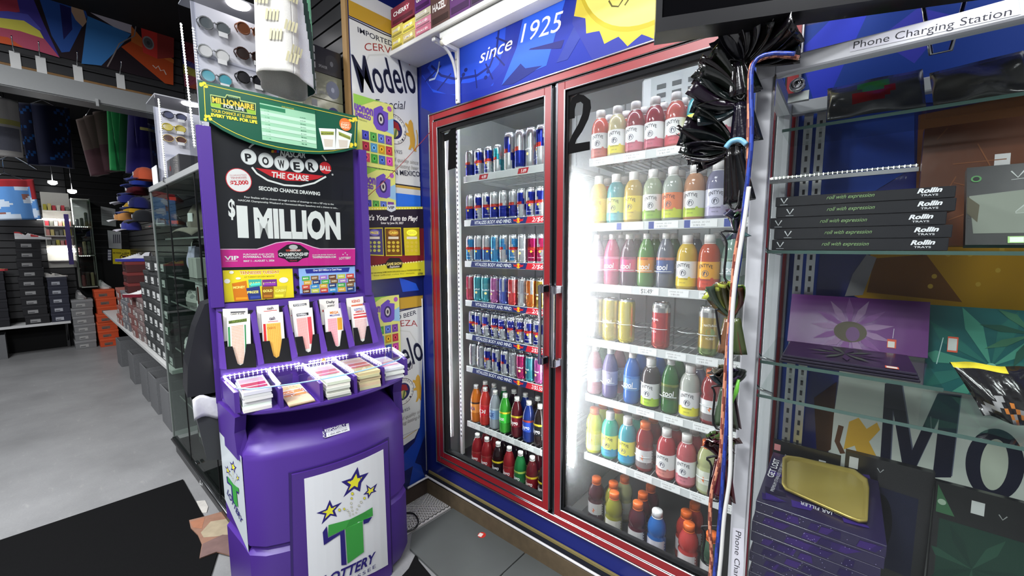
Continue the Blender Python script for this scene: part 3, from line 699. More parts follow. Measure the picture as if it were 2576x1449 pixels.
def bottle(name, kind, liquid, lab, lab2=None, cap=CAPW, word='', wordc=(30, 30, 34), clear=False):
    """a drinks bottle: liquid-filled body, screw cap and wrap label"""
    if kind == 'soda':
        h = .205; R = .0345
        prof = [(.024, 0), (.031, .002), (.0345, .012), (.0345, .05), (.0325, .075), (.0335, .10), (.0345, .12), (.0340, .138), (.029, .163), (.020, .187), (.0135, .199), (.0125, .205), (.0125, .21)]
        lz0, lz1, lr = .062, .125, .0352; cr, cz0, cz1 = .0143, .204, .222
    elif kind == 'sport':
        prof = [(.026, 0), (.034, .002), (.0375, .012), (.0375, .10), (.0345, .108), (.0345, .114), (.0375, .122), (.0375, .138), (.034, .158), (.026, .175), (.0195, .186), (.019, .196)]
        lz0, lz1, lr = .018, .098, .0382; cr, cz0, cz1 = .0215, .187, .212; R = .0375
    else:   # 'vitamin'
        prof = [(.026, 0), (.035, .002), (.0385, .012), (.0385, .112), (.0385, .122), (.0375, .138), (.034, .155), (.027, .170), (.018, .180), (.017, .192)]
        lz0, lz1, lr = .016, .112, .0391; cr, cz0, cz1 = .0195, .182, .213; R = .0385
    mb = MB(LIQUID, liquid); mb.lathe(prof, 26)
    o = mb.build(name)
    l = MB(GLOSSINK, lab); lab2 = lab2 or lab
    n = 6; lp = [(lr, lz0+(lz1-lz0)*i/n) for i in range(n+1)]
    if kind == 'soda': cf = lambda t, z: lab2 if z > lz1-(lz1-lz0)*.22 else lab
    elif kind == 'sport': cf = lambda t, z: lab2 if math.cos(t+PI/2) > .55 and z > lz0+.02 else lab
    else: cf = lambda t, z: lab2 if z < lz0+(lz1-lz0)*.36 else lab
    l.lathe(lp, 26, cf=cf, cap=False)
    if kind == 'vitamin':
        ctext(l, word or 'ENTYVE', lr, lz0+.070, .013, .05, (30, 34, 46), arc=.006, bold=.01)
        cring(l, 0, lz0+.052, .0125, lr, (90, 96, 110)); cring(l, 0, lz0+.052, .0105, lr, lab); cpatch(l, [(-.006, lz0+.045), (.006, lz0+.045), (.007, lz0+.056), (0, lz0+.061), (-.007, lz0+.056)], lr, (70, 74, 90))
        ctext(l, 'VITAMIN DRINK', lr, lz0+.026, .005, .04, (60, 62, 70)); ctext(l, '20 FL OZ', lr, lz0+.012, .004, .022, (60, 62, 70))
        for sgn in (-1, 1): cpatch(l, [(sgn*.024+.006*math.cos(a), lz0+.03+.008*math.sin(a)) for a in (2*PI*k/10 for k in range(10))], lr, lab2)
    elif kind == 'soda':
        ctext(l, word, lr, lz0+.014, .022, .046, wordc, bold=.02, shear=.1); cpatch(l, [(-.03, lz0+.002), (.03, lz0+.006), (.03, lz0+.010), (-.03, lz0+.008)], lr, wordc)
        ctext(l, '25% MORE', lr, lz1-.011, .007, .03, (60, 40, 30))
    else:
        cpatch(l, [(-.012, lz0+.030), (.012, lz0+.030), (.012, lz0+.062), (-.012, lz0+.062)], lr, lab2)
        cpatch(l, [(.002, lz0+.034), (-.008, lz0+.046), (-.001, lz0+.046), (-.003, lz0+.060), (.008, lz0+.047), (.001, lz0+.047)], lr, (226, 110, 40))
        for q in range(5): cpatch(l, [(.018, lz0+.02+q*.012), (.046, lz0+.02+q*.012), (.046, lz0+.026+q*.012), (.018, lz0+.026+q*.012)], lr, (200, 200, 200))
    l.build('label', o)
    c = MB(SATIN, cap); ns = 26
    c.lathe([(cr, cz0), (cr, cz1-.003), (cr*.92, cz1), (.001, cz1)], ns, cf=lambda t, z: cap if int(t*ns/PI) % 2 else tuple(int(v*.9) for v in cap))
    c.lathe([(cr*1.02, cz0-.004), (cr*1.02, cz0-.001)], ns, c=cap); c.build('cap', o)
    return o
BLUE = (34, 48, 150); LBL = (70, 150, 210)
SMALL, MID, TALL = (.0275, .134), (.0285, .147), (.0325, .192)
_kinds = {}
used_protos = set()
def get_kind(key):
    """the first call builds the model, later ones copy it"""
    if key not in _kinds:
        f, args = KINDS[key]; _kinds[key] = f(*args); return _kinds[key], True
    return _kinds[key], False
KINDS = {
 'rb': (can, ('energy_drink_can', *MID, 'quarter', BLUE, SIL)), 'rbt': (can, ('energy_drink_can', *TALL, 'quarter', BLUE, SIL)), 'rbs': (can, ('energy_drink_can', *SMALL, 'quarter', BLUE, SIL)),
 'band': (can, ('energy_drink_can', *MID, 'band', BLUE, SIL)), 'bandt': (can, ('energy_drink_can', *TALL, 'band', BLUE, SIL)), 'silt': (can, ('energy_drink_can', *TALL, 'solid', SIL, (176, 178, 186))), 'sil': (can, ('energy_drink_can', *MID, 'solid', SIL, (170, 172, 180))), 'sils': (can, ('energy_drink_can', *SMALL, 'solid', SIL, (170, 172, 180))),
 'tealq': (can, ('energy_drink_can', *MID, 'quarter', (40, 150, 165), SIL)), 'sf': (can, ('energy_drink_can', *MID, 'quarter', LBL, SIL)), 'sfb': (can, ('energy_drink_can', *MID, 'band', (60, 120, 190), SIL)), 'sfs': (can, ('energy_drink_can', *MID, 'solid', (74, 160, 214), SIL)),
 'magenta': (can, ('energy_drink_can', *MID, 'quarter', (190, 30, 96), (150, 24, 60))), 'pinkq': (can, ('energy_drink_can', *MID, 'quarter', (206, 50, 110), SIL)),
 'rose': (can, ('energy_drink_can', *MID, 'solid', (204, 92, 108), (222, 150, 160))), 'teal': (can, ('energy_drink_can', *MID, 'solid', (84, 172, 184), (130, 196, 204))), 'mauve': (can, ('energy_drink_can', *MID, 'solid', (190, 110, 170), (214, 170, 200))),
 'bluesil': (can, ('energy_drink_can', *MID, 'solid', (86, 106, 190), SIL)), 'redsil': (can, ('energy_drink_can', *MID, 'solid', (212, 74, 74), (222, 160, 160))), 'orange': (can, ('energy_drink_can', *MID, 'solid', (206, 112, 48), SIL)), 'gold': (can, ('energy_drink_can', *MID, 'solid', (190, 160, 70), (216, 200, 150))),
 'hotpink': (can, ('energy_drink_can', *SMALL, 'solid', (190, 50, 110), (206, 100, 140))), 'teals': (can, ('energy_drink_can', *SMALL, 'solid', (74, 166, 182), (110, 186, 198))), 'pinks': (can, ('energy_drink_can', *SMALL, 'solid', (214, 104, 180), (220, 150, 200))),
 'orangesoda': (bottle, ('soda_bottle', 'soda', (226, 130, 44), (232, 150, 70), (70, 50, 40), (226, 226, 224), 'LAKA', (60, 60, 130))), 'redsoda': (bottle, ('soda_bottle', 'soda', (214, 66, 56), (206, 40, 44), (214, 60, 60), CAPW, 'OI', (236, 236, 230))),
 'clearsoda': (bottle, ('soda_bottle', 'soda', (170, 178, 186), (120, 150, 190), (180, 190, 200), CAPW, 'ICE', (40, 60, 120))), 'greensoda': (bottle, ('soda_bottle', 'soda', (70, 178, 60), (60, 186, 60), (226, 214, 60), CAPW, 'moon', (236, 240, 230))),
 'darkredsoda': (bottle, ('soda_bottle', 'soda', (100, 32, 36), (122, 26, 36), (226, 200, 50), CAPW, 'faygo', (236, 232, 226))), 'bluesoda': (bottle, ('soda_bottle', 'soda', (36, 60, 140), (40, 74, 176), (170, 60, 50), CAPW, 'faygo', (236, 236, 240))), 'colasoda': (bottle, ('soda_bottle', 'soda', (40, 26, 26), (24, 22, 26), (232, 210, 50), CAPW, 'faygo', (236, 236, 240))),
 'cherry': (bottle, ('soda_bottle', 'soda', (150, 40, 44), (150, 40, 44), (150, 60, 60), CAPW, 'faygo', (236, 236, 240))), 'lime': (bottle, ('soda_bottle', 'soda', (40, 130, 70), (34, 110, 60), (170, 200, 90), CAPW, 'faygo', (236, 236, 240))),
}
def vit(key, liquid, l1, l2, cap=CAPW, word=''): KINDS[key] = (bottle, ('juice_bottle', 'vitamin', liquid, l1, l2, cap, word))
def spt(key, liquid, l1, l2, cap=(226, 108, 44)): KINDS[key] = (bottle, ('sports_drink_bottle', 'sport', liquid, l1, l2, cap))
def sod(key, liquid, l1, l2, cap=CAPW, word='cool', wc=(240, 240, 240)): KINDS[key] = (bottle, ('soda_bottle', 'soda', liquid, l1, l2, cap, word, wc))
PALE = (226, 226, 224)
vit('coral', (214, 80, 60), PALE, (206, 110, 100)); vit('cream', (214, 204, 160), PALE, (222, 210, 80)); vit('crimson', (150, 24, 46), PALE, (190, 90, 110)); vit('crimson2', (146, 20, 50), PALE, (190, 90, 110))
vit('pinklemon', (200, 92, 84), PALE, (200, 80, 90)); vit('teallemon', (50, 176, 190), (220, 222, 80), (40, 130, 180)); vit('yellowlab', (236, 198, 40), (236, 200, 40), (244, 206, 30)); vit('tealv', (60, 150, 158), (196, 210, 120), (90, 170, 180))
vit('amber', (200, 168, 70), (232, 206, 60), (214, 190, 90)); vit('greenwhite', (176, 190, 160), PALE, (150, 190, 90)); vit('stripe', (180, 190, 180), (222, 120, 70), (206, 216, 60)); vit('peach', (206, 150, 110), PALE, (190, 214, 70)); vit('grape', (130, 130, 160), (206, 206, 220), (176, 170, 200))
vit('yellowv', (222, 190, 80), PALE, (226, 200, 60)); vit('orangered', (200, 90, 60), (226, 160, 50), (196, 70, 50)); vit('whitelemon', (196, 200, 190), PALE, (226, 220, 60)); vit('darklime', (70, 60, 60), PALE, (170, 206, 50)); vit('aqua', (60, 190, 160), (226, 226, 90), (50, 150, 190)); vit('sky', (60, 170, 186), (230, 226, 80), (40, 150, 190)); vit('rosev', (190, 70, 76), PALE, (206, 130, 120)); vit('pinkv', (200, 100, 104), PALE, (200, 120, 130))
sod('frost', (190, 186, 196), (214, 206, 222), (190, 180, 206)); sod('pinksoda', (210, 70, 120), (226, 60, 120), (226, 120, 160)); sod('plum', (80, 50, 70), (206, 60, 120), (150, 60, 100)); sod('tropic', (100, 150, 80), (226, 150, 60), (226, 120, 60)); sod('darkclear', (120, 124, 136), (70, 90, 140), (190, 120, 110)); sod('mint', (140, 176, 160), (170, 190, 190), (150, 180, 160))
sod('blush', (190, 120, 130), (186, 186, 190), (170, 150, 170)); sod('violet', (110, 100, 150), (150, 150, 180), (160, 160, 190)); sod('cobalt', (40, 110, 200), (90, 140, 200), (60, 120, 200)); sod('pine', (60, 120, 60), (70, 90, 50), (120, 130, 60))
spt('citron', (226, 232, 50), (206, 210, 120), (190, 196, 90)); spt('ruby', (150, 34, 40), (120, 110, 110), (210, 210, 210)); spt('palelime', (190, 196, 140), (170, 176, 150), (200, 204, 190)); spt('grapes', (84, 30, 44), (60, 40, 50), (200, 200, 200)); spt('olive', (150, 150, 50), (120, 124, 60), (200, 200, 190)); spt('melon', (196, 70, 66), (150, 80, 76), (206, 200, 200)); spt('redpunch', (170, 60, 50), (130, 70, 64), (206, 200, 200)); spt('oceancap', (40, 110, 190), (50, 100, 170), (200, 200, 210), (232, 232, 232)); spt('teagreen', (60, 90, 70), (70, 80, 70), (200, 200, 200)); spt('redneck', (160, 50, 40), (150, 150, 150), (190, 190, 190))
KINDS['ycan'] = (can, ('tall_drink_can', .036, .19, 'solid', (226, 206, 60), (232, 220, 120))); KINDS['gcan'] = (can, ('tall_drink_can', .036, .19, 'net', (206, 206, 206), (180, 180, 180))); KINDS['rcan'] = (can, ('tall_drink_can', .036, .19, 'net', (206, 60, 66), (190, 70, 60))); KINDS['tcan'] = (can, ('tall_drink_can', .036, .19, 'net', (206, 176, 90), (130, 150, 90)))
DESC = {'rb': 'blue and silver energy can', 'rbt': 'large blue and silver energy can', 'rbs': 'small blue and silver energy can', 'band': 'silver energy can with blue foot', 'bandt': 'large silver energy can with blue foot', 'silt': 'large plain silver energy can', 'sil': 'plain silver energy can', 'sils': 'small silver energy can', 'tealq': 'teal and silver energy can', 'sf': 'pale blue and silver energy can', 'sfb': 'silver energy can with light blue foot', 'sfs': 'light blue energy can', 'magenta': 'magenta energy can', 'pinkq': 'pink and silver energy can', 'rose': 'rose red energy can', 'teal': 'teal energy can', 'mauve': 'mauve energy can', 'bluesil': 'dusty blue energy can', 'redsil': 'bright red energy can', 'orange': 'orange energy can', 'gold': 'gold energy can', 'hotpink': 'hot pink energy can', 'teals': 'small teal energy can', 'pinks': 'orchid pink energy can',
 'orangesoda': 'orange soda bottle', 'redsoda': 'red soda bottle', 'clearsoda': 'clear soda bottle', 'greensoda': 'bright green soda bottle', 'darkredsoda': 'dark red soda bottle', 'bluesoda': 'blue soda bottle', 'colasoda': 'dark cola bottle', 'cherry': 'cherry red soda bottle', 'lime': 'green soda bottle',
 'coral': 'coral juice bottle', 'cream': 'cream coloured juice bottle', 'crimson': 'crimson juice bottle', 'crimson2': 'crimson juice bottle', 'pinklemon': 'pink juice bottle with lemon label', 'teallemon': 'turquoise juice bottle with yellow label', 'yellowlab': 'bright yellow juice bottle', 'tealv': 'teal juice bottle', 'amber': 'amber juice bottle with yellow label', 'greenwhite': 'pale green juice bottle', 'stripe': 'juice bottle with orange label', 'peach': 'peach juice bottle', 'grape': 'grey violet juice bottle', 'yellowv': 'golden yellow juice bottle', 'orangered': 'orange red juice bottle', 'whitelemon': 'cloudy white lemon juice bottle', 'darklime': 'dark juice bottle with lime label', 'aqua': 'sea green juice bottle', 'sky': 'sky blue juice bottle with yellow label', 'rosev': 'rose red juice bottle', 'pinkv': 'pink juice bottle',
 'frost': 'frosty clear soda bottle', 'pinksoda': 'hot pink soda bottle', 'plum': 'plum soda bottle with pink label', 'tropic': 'green soda bottle with orange label', 'darkclear': 'grey soda bottle with blue label', 'mint': 'pale mint soda bottle', 'blush': 'blush pink water bottle', 'violet': 'violet water bottle', 'cobalt': 'cobalt blue water bottle', 'pine': 'forest green soda bottle',
 'citron': 'neon yellow sports drink', 'ruby': 'ruby red sports drink', 'palelime': 'pale lime sports drink', 'grapes': 'dark grape sports drink', 'olive': 'olive yellow sports drink', 'melon': 'melon pink sports drink', 'redpunch': 'red punch sports drink', 'oceancap': 'blue sports drink with white cap', 'teagreen': 'dark green sports drink', 'redneck': 'red sports drink', 'ycan': 'tall yellow can', 'gcan': 'tall grey can', 'rcan': 'tall red can', 'tcan': 'tall tan can'}
RAD = {'can': .03, 'juice': .0385, 'sports': .0375}
def put(key, loc, label, group, rotz):
    o, new = get_kind(key)
    cat = 'can' if KINDS[key][0] is can else 'bottle'
    if new: o.location = loc; o.rotation_euler = (0, 0, rotz); tag(o, label, cat, group); return o
    return dup(o, loc, label, group, rotz)
def rad(key): return KINDS[key][1][1] if KINDS[key][0] is can else {'soda': .0355, 'sport': .0385, 'vitamin': .0395}[KINDS[key][1][1]]
XMIN = .165
def relax(xs, rs):
    xs = list(xs)
    for _ in range(80):
        for i in range(len(xs)-1):
            g = rs[i]+rs[i+1]+.0012-(xs[i+1]-xs[i])
            if g > 0: xs[i] -= g*.5; xs[i+1] += g*.5
        xs[0] = max(xs[0], XMIN+rs[0])
    return xs
def row(door, shelf_name, zb, items, yc, group):
    """front row of a shelf; items: (photo column, photo row, kind)"""
    n = len(items); xs = relax([ay(a, b, yc).x for a, b, c in items], [rad(c) for a, b, c in items])
    for k, (px, py, key) in enumerate(items):
        p = V(xs[k], 0, 0)
        place = ORD[k] + ' from left' if k < n-1 else 'last at right'
        r = .15*random.uniform(-1, 1) if KINDS[key][0] is bottle else random.uniform(-.9, .9)
        put(key, (p.x, yc + random.uniform(-.003, .003), zb), f'{DESC[key]}, {place}, front row, {shelf_name}, {door} door', group, r)
def back_row(door, shelf_name, zb, xs, keys, yc, group):
    xs = relax(xs, [rad(keys[k % len(keys)]) for k in range(len(xs))])
    for k, x in enumerate(xs):
        key = keys[k % len(keys)]
        put(key, (x, yc, zb), f'{DESC[key]} behind {ORD[k]} front item, {shelf_name}, {door} door', group, random.uniform(-.3, .3))
D1N = ['top shelf', 'second shelf', 'third shelf', 'fourth shelf', 'fifth shelf', 'sixth shelf', 'seventh shelf']
def zs(px, py, items): return [(a, py, k) for a, k in zip(px, items)]
R1 = [
 ([1184, 1207, 1231, 1255, 1284, 1312, 1340, 1362], [410, 405, 400, 392, 382, 376, 370, 370], ['band', 'rb', 'rb', 'tealq', 'rbt', 'bandt', 'silt', 'rbt']),
 ([1183, 1206, 1226, 1246, 1269, 1294, 1316, 1337, 1359], [520]*9, ['band', 'rb', 'rb', 'band', 'band', 'band', 'rb', 'rb', 'rb']),
 ([1185, 1205, 1226, 1247, 1270, 1294, 1317, 1341, 1363], [625]*9, ['sf', 'sfb', 'sfb', 'sfs', 'sf', 'sf', 'sil', 'magenta', 'pinkq']),
 ([1184, 1203, 1224, 1246, 1269, 1292, 1315, 1339, 1360], [730]*9, ['rose', 'teal', 'teal', 'mauve', 'bluesil', 'redsil', 'sil', 'orange', 'gold']),
 ([1190, 1207, 1226, 1247, 1267, 1288, 1309, 1331, 1354], [820]*9, ['rbs']*9),
 ([1193, 1212, 1231, 1251, 1272, 1292, 1313, 1335, 1358], [905]*9, ['sils', 'sils', 'rbs', 'rbs', 'rbs', 'sils', 'hotpink', 'teals', 'pinks']),
]
for s in range(6):
    zb = D1[s][0]+.0285; px, py, ks = R1[s]
    row('first', D1N[s], zb, list(zip(px, py, ks)), .188, 'energy cans behind the first door')
    if s:
        xs = [ay(a, b, .188).x for a, b in zip(px, py)]
        back_row('first', D1N[s], zb, xs, ks, .252, 'energy cans in back rows, first door')
zb = D1[6][0]+.0285
px = [1199, 1221, 1246, 1271, 1300, 1331, 1359]; ks = ['orangesoda', 'redsoda', 'clearsoda', 'greensoda', 'darkredsoda', 'bluesoda', 'colasoda']
row('first', D1N[6], zb, list(zip(px, [1010, 1010, 1020, 1035, 1045, 1060, 1075], ks)), .195, 'soda bottles behind the first door')
back_row('first', D1N[6], zb, [ay(a, 1030, .195).x for a in px], ['cherry', 'clearsoda', 'lime', 'colasoda', 'bluesoda', 'colasoda', 'colasoda'], .272, 'soda bottles in back row, first door')
def cap_spot(px, py, zc): p = az(px, py, zc); return p.x, p.y
deck = .1955
def floor_rows(spots, h, ymin, fmt, group, xlo):
    P = [list(cap_spot(px, py, deck+h)) for px, py, key in spots]
    for p, q in zip(P, ymin): p[1] = max(p[1], q)
    R = [rad(k) for a, b, k in spots]
    for _ in range(200):
        for i in range(len(P)):
            for j in range(i):
                dx, dy = P[i][0]-P[j][0], P[i][1]-P[j][1]; d = math.hypot(dx, dy) or .001; g = R[i]+R[j]+.0015-d
                if g > 0: P[i][0] += dx/d*g*.5; P[i][1] += dy/d*g*.5; P[j][0] -= dx/d*g*.5; P[j][1] -= dy/d*g*.5
            P[i][1] = max(P[i][1], .104+R[i]); P[i][0] = max(P[i][0], xlo+R[i])
    for k, ((px, py, key), p) in enumerate(zip(spots, P)): put(key, (p[0], p[1], deck), fmt(k, DESC[key]), group, random.uniform(-.2, .2))
F1 = [(1171, 1105, 'cherry'), (1192, 1117, 'cherry'), (1219, 1130, 'colasoda'), (1250, 1141, 'cherry'), (1279, 1153, 'lime'), (1308, 1167, 'darkredsoda'), (1342, 1180, 'colasoda'), (1195, 1092, 'cherry'), (1218, 1102, 'cherry'), (1242, 1111, 'colasoda'), (1275, 1122, 'colasoda'), (1300, 1133, 'colasoda'), (1331, 1146, 'darkredsoda'), (1362, 1158, 'colasoda')]
floor_rows(F1, .222, [.14]*7+[.2]*7, lambda k, d: f'{d}, {ORD[k % 7]} from left, {("front", "second")[k // 7]} row on the cooler floor, first door', 'soda bottles on the cooler floor', .055)
XMIN = .975
D2N = ['top shelf', 'second shelf', 'third shelf', 'fourth shelf', 'fifth shelf', 'sixth shelf']
R2 = [
 [(1495, 330, 'coral'), (1540, 330, 'cream'), (1584, 325, 'crimson'), (1629, 320, 'crimson2'), (1682, 310, 'pinklemon'), (1735, 300, 'teallemon'), (1790, 290, 'crimson')],
 [(1501, 510, 'yellowlab'), (1546, 510, 'tealv'), (1587, 505, 'amber'), (1637, 500, 'greenwhite'), (1684, 500, 'stripe'), (1743, 500, 'peach'), (1794, 495, 'grape')],
 [(1494, 660, 'frost'), (1538, 660, 'pinksoda'), (1581, 660, 'plum'), (1626, 660, 'tropic'), (1674, 660, 'darkclear'), (1730, 665, 'yellowv'), (1784, 660, 'orangered'), (1838, 660, 'mint')],
 [(1492, 800, 'gcan'), (1532, 800, 'ycan'), (1572, 800, 'ycan'), (1663, 810, 'rcan'), (1783, 820, 'tcan')],
 [(1491, 940, 'blush'), (1534, 950, 'violet'), (1589, 960, 'cobalt'), (1637, 970, 'darklime'), (1686, 980, 'pine'), (1737, 990, 'whitelemon'), (1786, 1000, 'ruby')],
 [(1493, 1085, 'citron'), (1531, 1100, 'aqua'), (1578, 1115, 'sky'), (1621, 1130, 'ruby'), (1677, 1150, 'rosev'), (1727, 1165, 'pinkv'), (1777, 1185, 'palelime')],
]
BK = [['cream', 'coral', 'crimson', 'crimson2', 'crimson', 'pinklemon', 'coral'], ['coral', 'tealv', 'grape', 'grape', 'stripe', 'peach', 'grape'], ['frost', 'frost', 'plum', 'tropic', 'pine', 'darkclear', 'mint', 'mint'], None, ['pine', 'blush', 'cobalt', 'cobalt', 'pine', 'grape', 'ruby'], ['citron', 'citron', 'aqua', 'ruby', 'rosev', 'rosev', 'ruby']]
for s in range(6):
    zb = D2[s][0]+.0285; row('second', D2N[s], zb, R2[s], .196, 'drinks behind the second door')
    if BK[s]: back_row('second', D2N[s], zb, [ay(a, b, .196).x+.004 for a, b, c in R2[s]], BK[s], .281, 'drinks in back rows, second door')
floor_rows([(1501, 1200, 'grapes'), (1526, 1250, 'olive'), (1544, 1220, 'olive'), (1570, 1199, 'palelime'), (1589, 1279, 'grapes'), (1612, 1249, 'grapes'), (1635, 1222, 'grapes'), (1638, 1305, 'oceancap'), (1715, 1333, 'melon'), (1730, 1296, 'redpunch'), (1745, 1269, 'redpunch'), (1783, 1360, 'teagreen')], .212, [.13]*12, lambda k, d: f'{d} on the cooler floor, {ORD[k]} bottle along, second door', 'sports drinks on the cooler floor', .975)
# clear retainer loops in front of the drinks
for s, zr in ((3, .085), (4, .075), (5, .07), (2, .07)):
    sh = [o for o in cooler.children if o.name.startswith('shelf') ][7+s]
    for (px, py, key) in R2[s] + ([(1617, 805, ''), (1733, 815, '')] if s == 3 else []):
        if key in ('darklime', 'whitelemon', 'rosev', 'pinkv', 'aqua', 'sky', 'citron', 'yellowv', 'orangered'): continue
        x = ay(px, py, .196).x; q_ = [o for o in C.objects if o.parent is None and o.type == 'MESH' and abs(o.location.y-.196) < .004 and abs(o.location.z-(D2[s][0]+.0285)) < .002]; q_ = min(q_, key=lambda o: abs(o.location.x-x)) if key else None; x = q_.location.x if q_ else x; yq = q_.location.y if q_ else .196; mb = MB(SATIN, (214, 220, 220))
        arcp = [(x+.0414*math.cos(t), yq+.0414*math.sin(t), D2[s][0]+.028+zr) for t in (PI*1.2+PI*.6*k/12 for k in range(13))]
        mb.tube(arcp, .0016, 6); mb.build('retainer_loop', sh)
# ================================================================ the purple lottery play station
KU, KN, KR = V(.169, .986, 0).normalized(), V(.986, -.169, 0).normalized(), V(.325, -.37, 0)
PUR, PURD, PURL = (72, 41, 132), (61, 33, 116), (86, 51, 148)
ZUP = V(0, 0, 1)
def kw(s, d, z): return KR + KU*s - KN*d + ZUP*z
class KSurf(Surf):
    """the bowed front of the play station"""
    def __init__(s, bow, d0=0, off=0): s.bow, s.d0, s.off = bow, d0, off; s.u, s.v, s.n, s.o = KU, ZUP, KN, KR
    def d(s, a): t = (a+.32)/.32; return s.d0 - s.bow*(1-t*t)
    def pt(s, a, b, h=0): return kw(a, s.d(a)-s.off-h, b)
    def ab(s, px, py):
        d = s.d0 - s.bow*.6
        for _ in range(6):
            p = hit(px, py, KR-KN*(d-s.off), KN); a = (p-KR).dot(KU); d = s.d(a)
        return a, p.z
def KP(d): return Surf(KR-KN*d, KU, ZUP)
BOW = .085
kiosk = thing('lottery_kiosk', 'purple moulded play station with slip slots, lit tray and green topper', 'kiosk', (KR.x-.1, KR.y-.32, 0))
def outline(inset=0, bow=BOW, d0=0, s0=-.64, s1=0., back=.305, w=.048, nb=14):
    pts = []
    L = s1-s0; r = .03
    for k in range(nb+1):
        t = k/nb; s = s0+inset+(L-2*inset)*t; q = 2*t-1; e = max(0, abs(q)-.86)/.14
        pts.append((s, d0+inset-bow*(1-q*q)+.022*e*e))
    pts += [(s1-inset+w*.25, d0+.10+inset*.5), (s1+w-inset, back-.02), (s1+w-inset-.02, back), (s0-w+inset+.02, back), (s0-w+inset, back-.02), (s0+inset-w*.25, d0+.10+inset*.5)]
    return pts
def loft(mb, levels, m, c, cap0=True, cap1=True, smooth=False):
    rings = [[kw(s, d, z) for s, d in o] for z, o in levels]; n = len(rings[0]); base = len(mb.v)
    for r in rings: mb.v += r
    for i in range(len(rings)-1):
        for k in range(n):
            k2 = (k+1) % n; mb.f.append(((base+i*n+k, base+i*n+k2, base+(i+1)*n+k2, base+(i+1)*n+k), m, c, smooth))
    if cap0: mb.f.append((tuple(base+k for k in reversed(range(n))), m, c, False))
    if cap1: mb.f.append((tuple(base+(len(rings)-1)*n+k for k in range(n)), m, c, False))
mb = MB(PLASTIC, PUR)
loft(mb, [(0, outline(.03)), (.02, outline(.008)), (.05, outline()), (.325, outline(0)), (.338, outline(.012)), (.350, outline(.012)), (.362, outline(.002)), (.70, outline(.004)), (.722, outline(.008)), (.735, outline(.018)),
          (.770, outline(.03, .082, .03)), (.812, outline(.045, .075, .085)), (.845, outline(.05, .06, .105)), (.880, outline(.05, .055, .10))], PLASTIC, PUR)
body = mb.build('cabinet_body', kiosk)
for f in body.data.polygons: f.use_smooth = True
try: body.data.set_sharp_from_angle(angle=math.radians(32))
except Exception: pass
# door on the bowed front
KF = KSurf(BOW, 0, 0)
def kpanel(mb, S, quad, h0, h1, m, c, n=10):
    """bowed panel: quad = TL, TR, BR, BL photo points on S"""
    tl, tr, br, bl = [S.ab(*p) for p in quad]
    f0 = lambda u, v, h: S.pt((tl[0]*(1-u)+tr[0]*u)*(1-v)+(bl[0]*(1-u)+br[0]*u)*v, (tl[1]*(1-u)+tr[1]*u)*(1-v)+(bl[1]*(1-u)+br[1]*u)*v, h)
    base = len(mb.v)
    for h in (h0, h1):
        for k in range(n+1): mb.v.append(f0(k/n, 0, h)); mb.v.append(f0(k/n, 1, h))
    N = 2*(n+1)
    for k in range(n):
        i = base+2*k; mb.f.append(((i+N, i+N+1, i+N+3, i+N+2), m, c, False)); mb.f.append(((i, i+2, i+3, i+1), m, c, False))
        mb.f.append(((i, i+N, i+N+2, i+2), m, c, False)); mb.f.append(((i+1, i+3, i+N+3, i+N+1), m, c, False))
    for i in (base, base+2*n): mb.f.append(((i, i+1, i+N+1, i+N), m, c, False))
mb = MB(PLASTIC, (46, 24, 96)); kpanel(mb, KF, [(726, 1190), (978, 1100), (992, 1560), (736, 1640)], -.004, .0015, PLASTIC, (44, 22, 92)); mb.build('door_recess', kiosk)
mb = MB(PLASTIC, PURD); kpanel(mb, KF, [(733, 1192), (974, 1108), (987, 1550), (742, 1630)], .001, .009, PLASTIC, (68, 37, 124)); kdoor = mb.build('cabinet_door', kiosk)
KD = KSurf(BOW, 0, .009)
mb = MB(GLOSSINK, (222, 224, 226)); kpanel(mb, KD, [(765, 1204.5), (964, 1130), (976, 1420), (778, 1492)], .0002, .0012, GLOSSINK, (222, 224, 226)); mb.layer = 30
NV, YE, GR = (42, 34, 110), (226, 220, 52), (60, 150, 66)
def P6(L): return [(480+u/3.2267, 1000+v/3.2267) for u, v in L]
def shr(L, k):
    cx = sum(p[0] for p in L)/len(L); cy = sum(p[1] for p in L)/len(L); return [(cx+(x-cx)*k, cy+(y-cy)*k) for x, y in L]
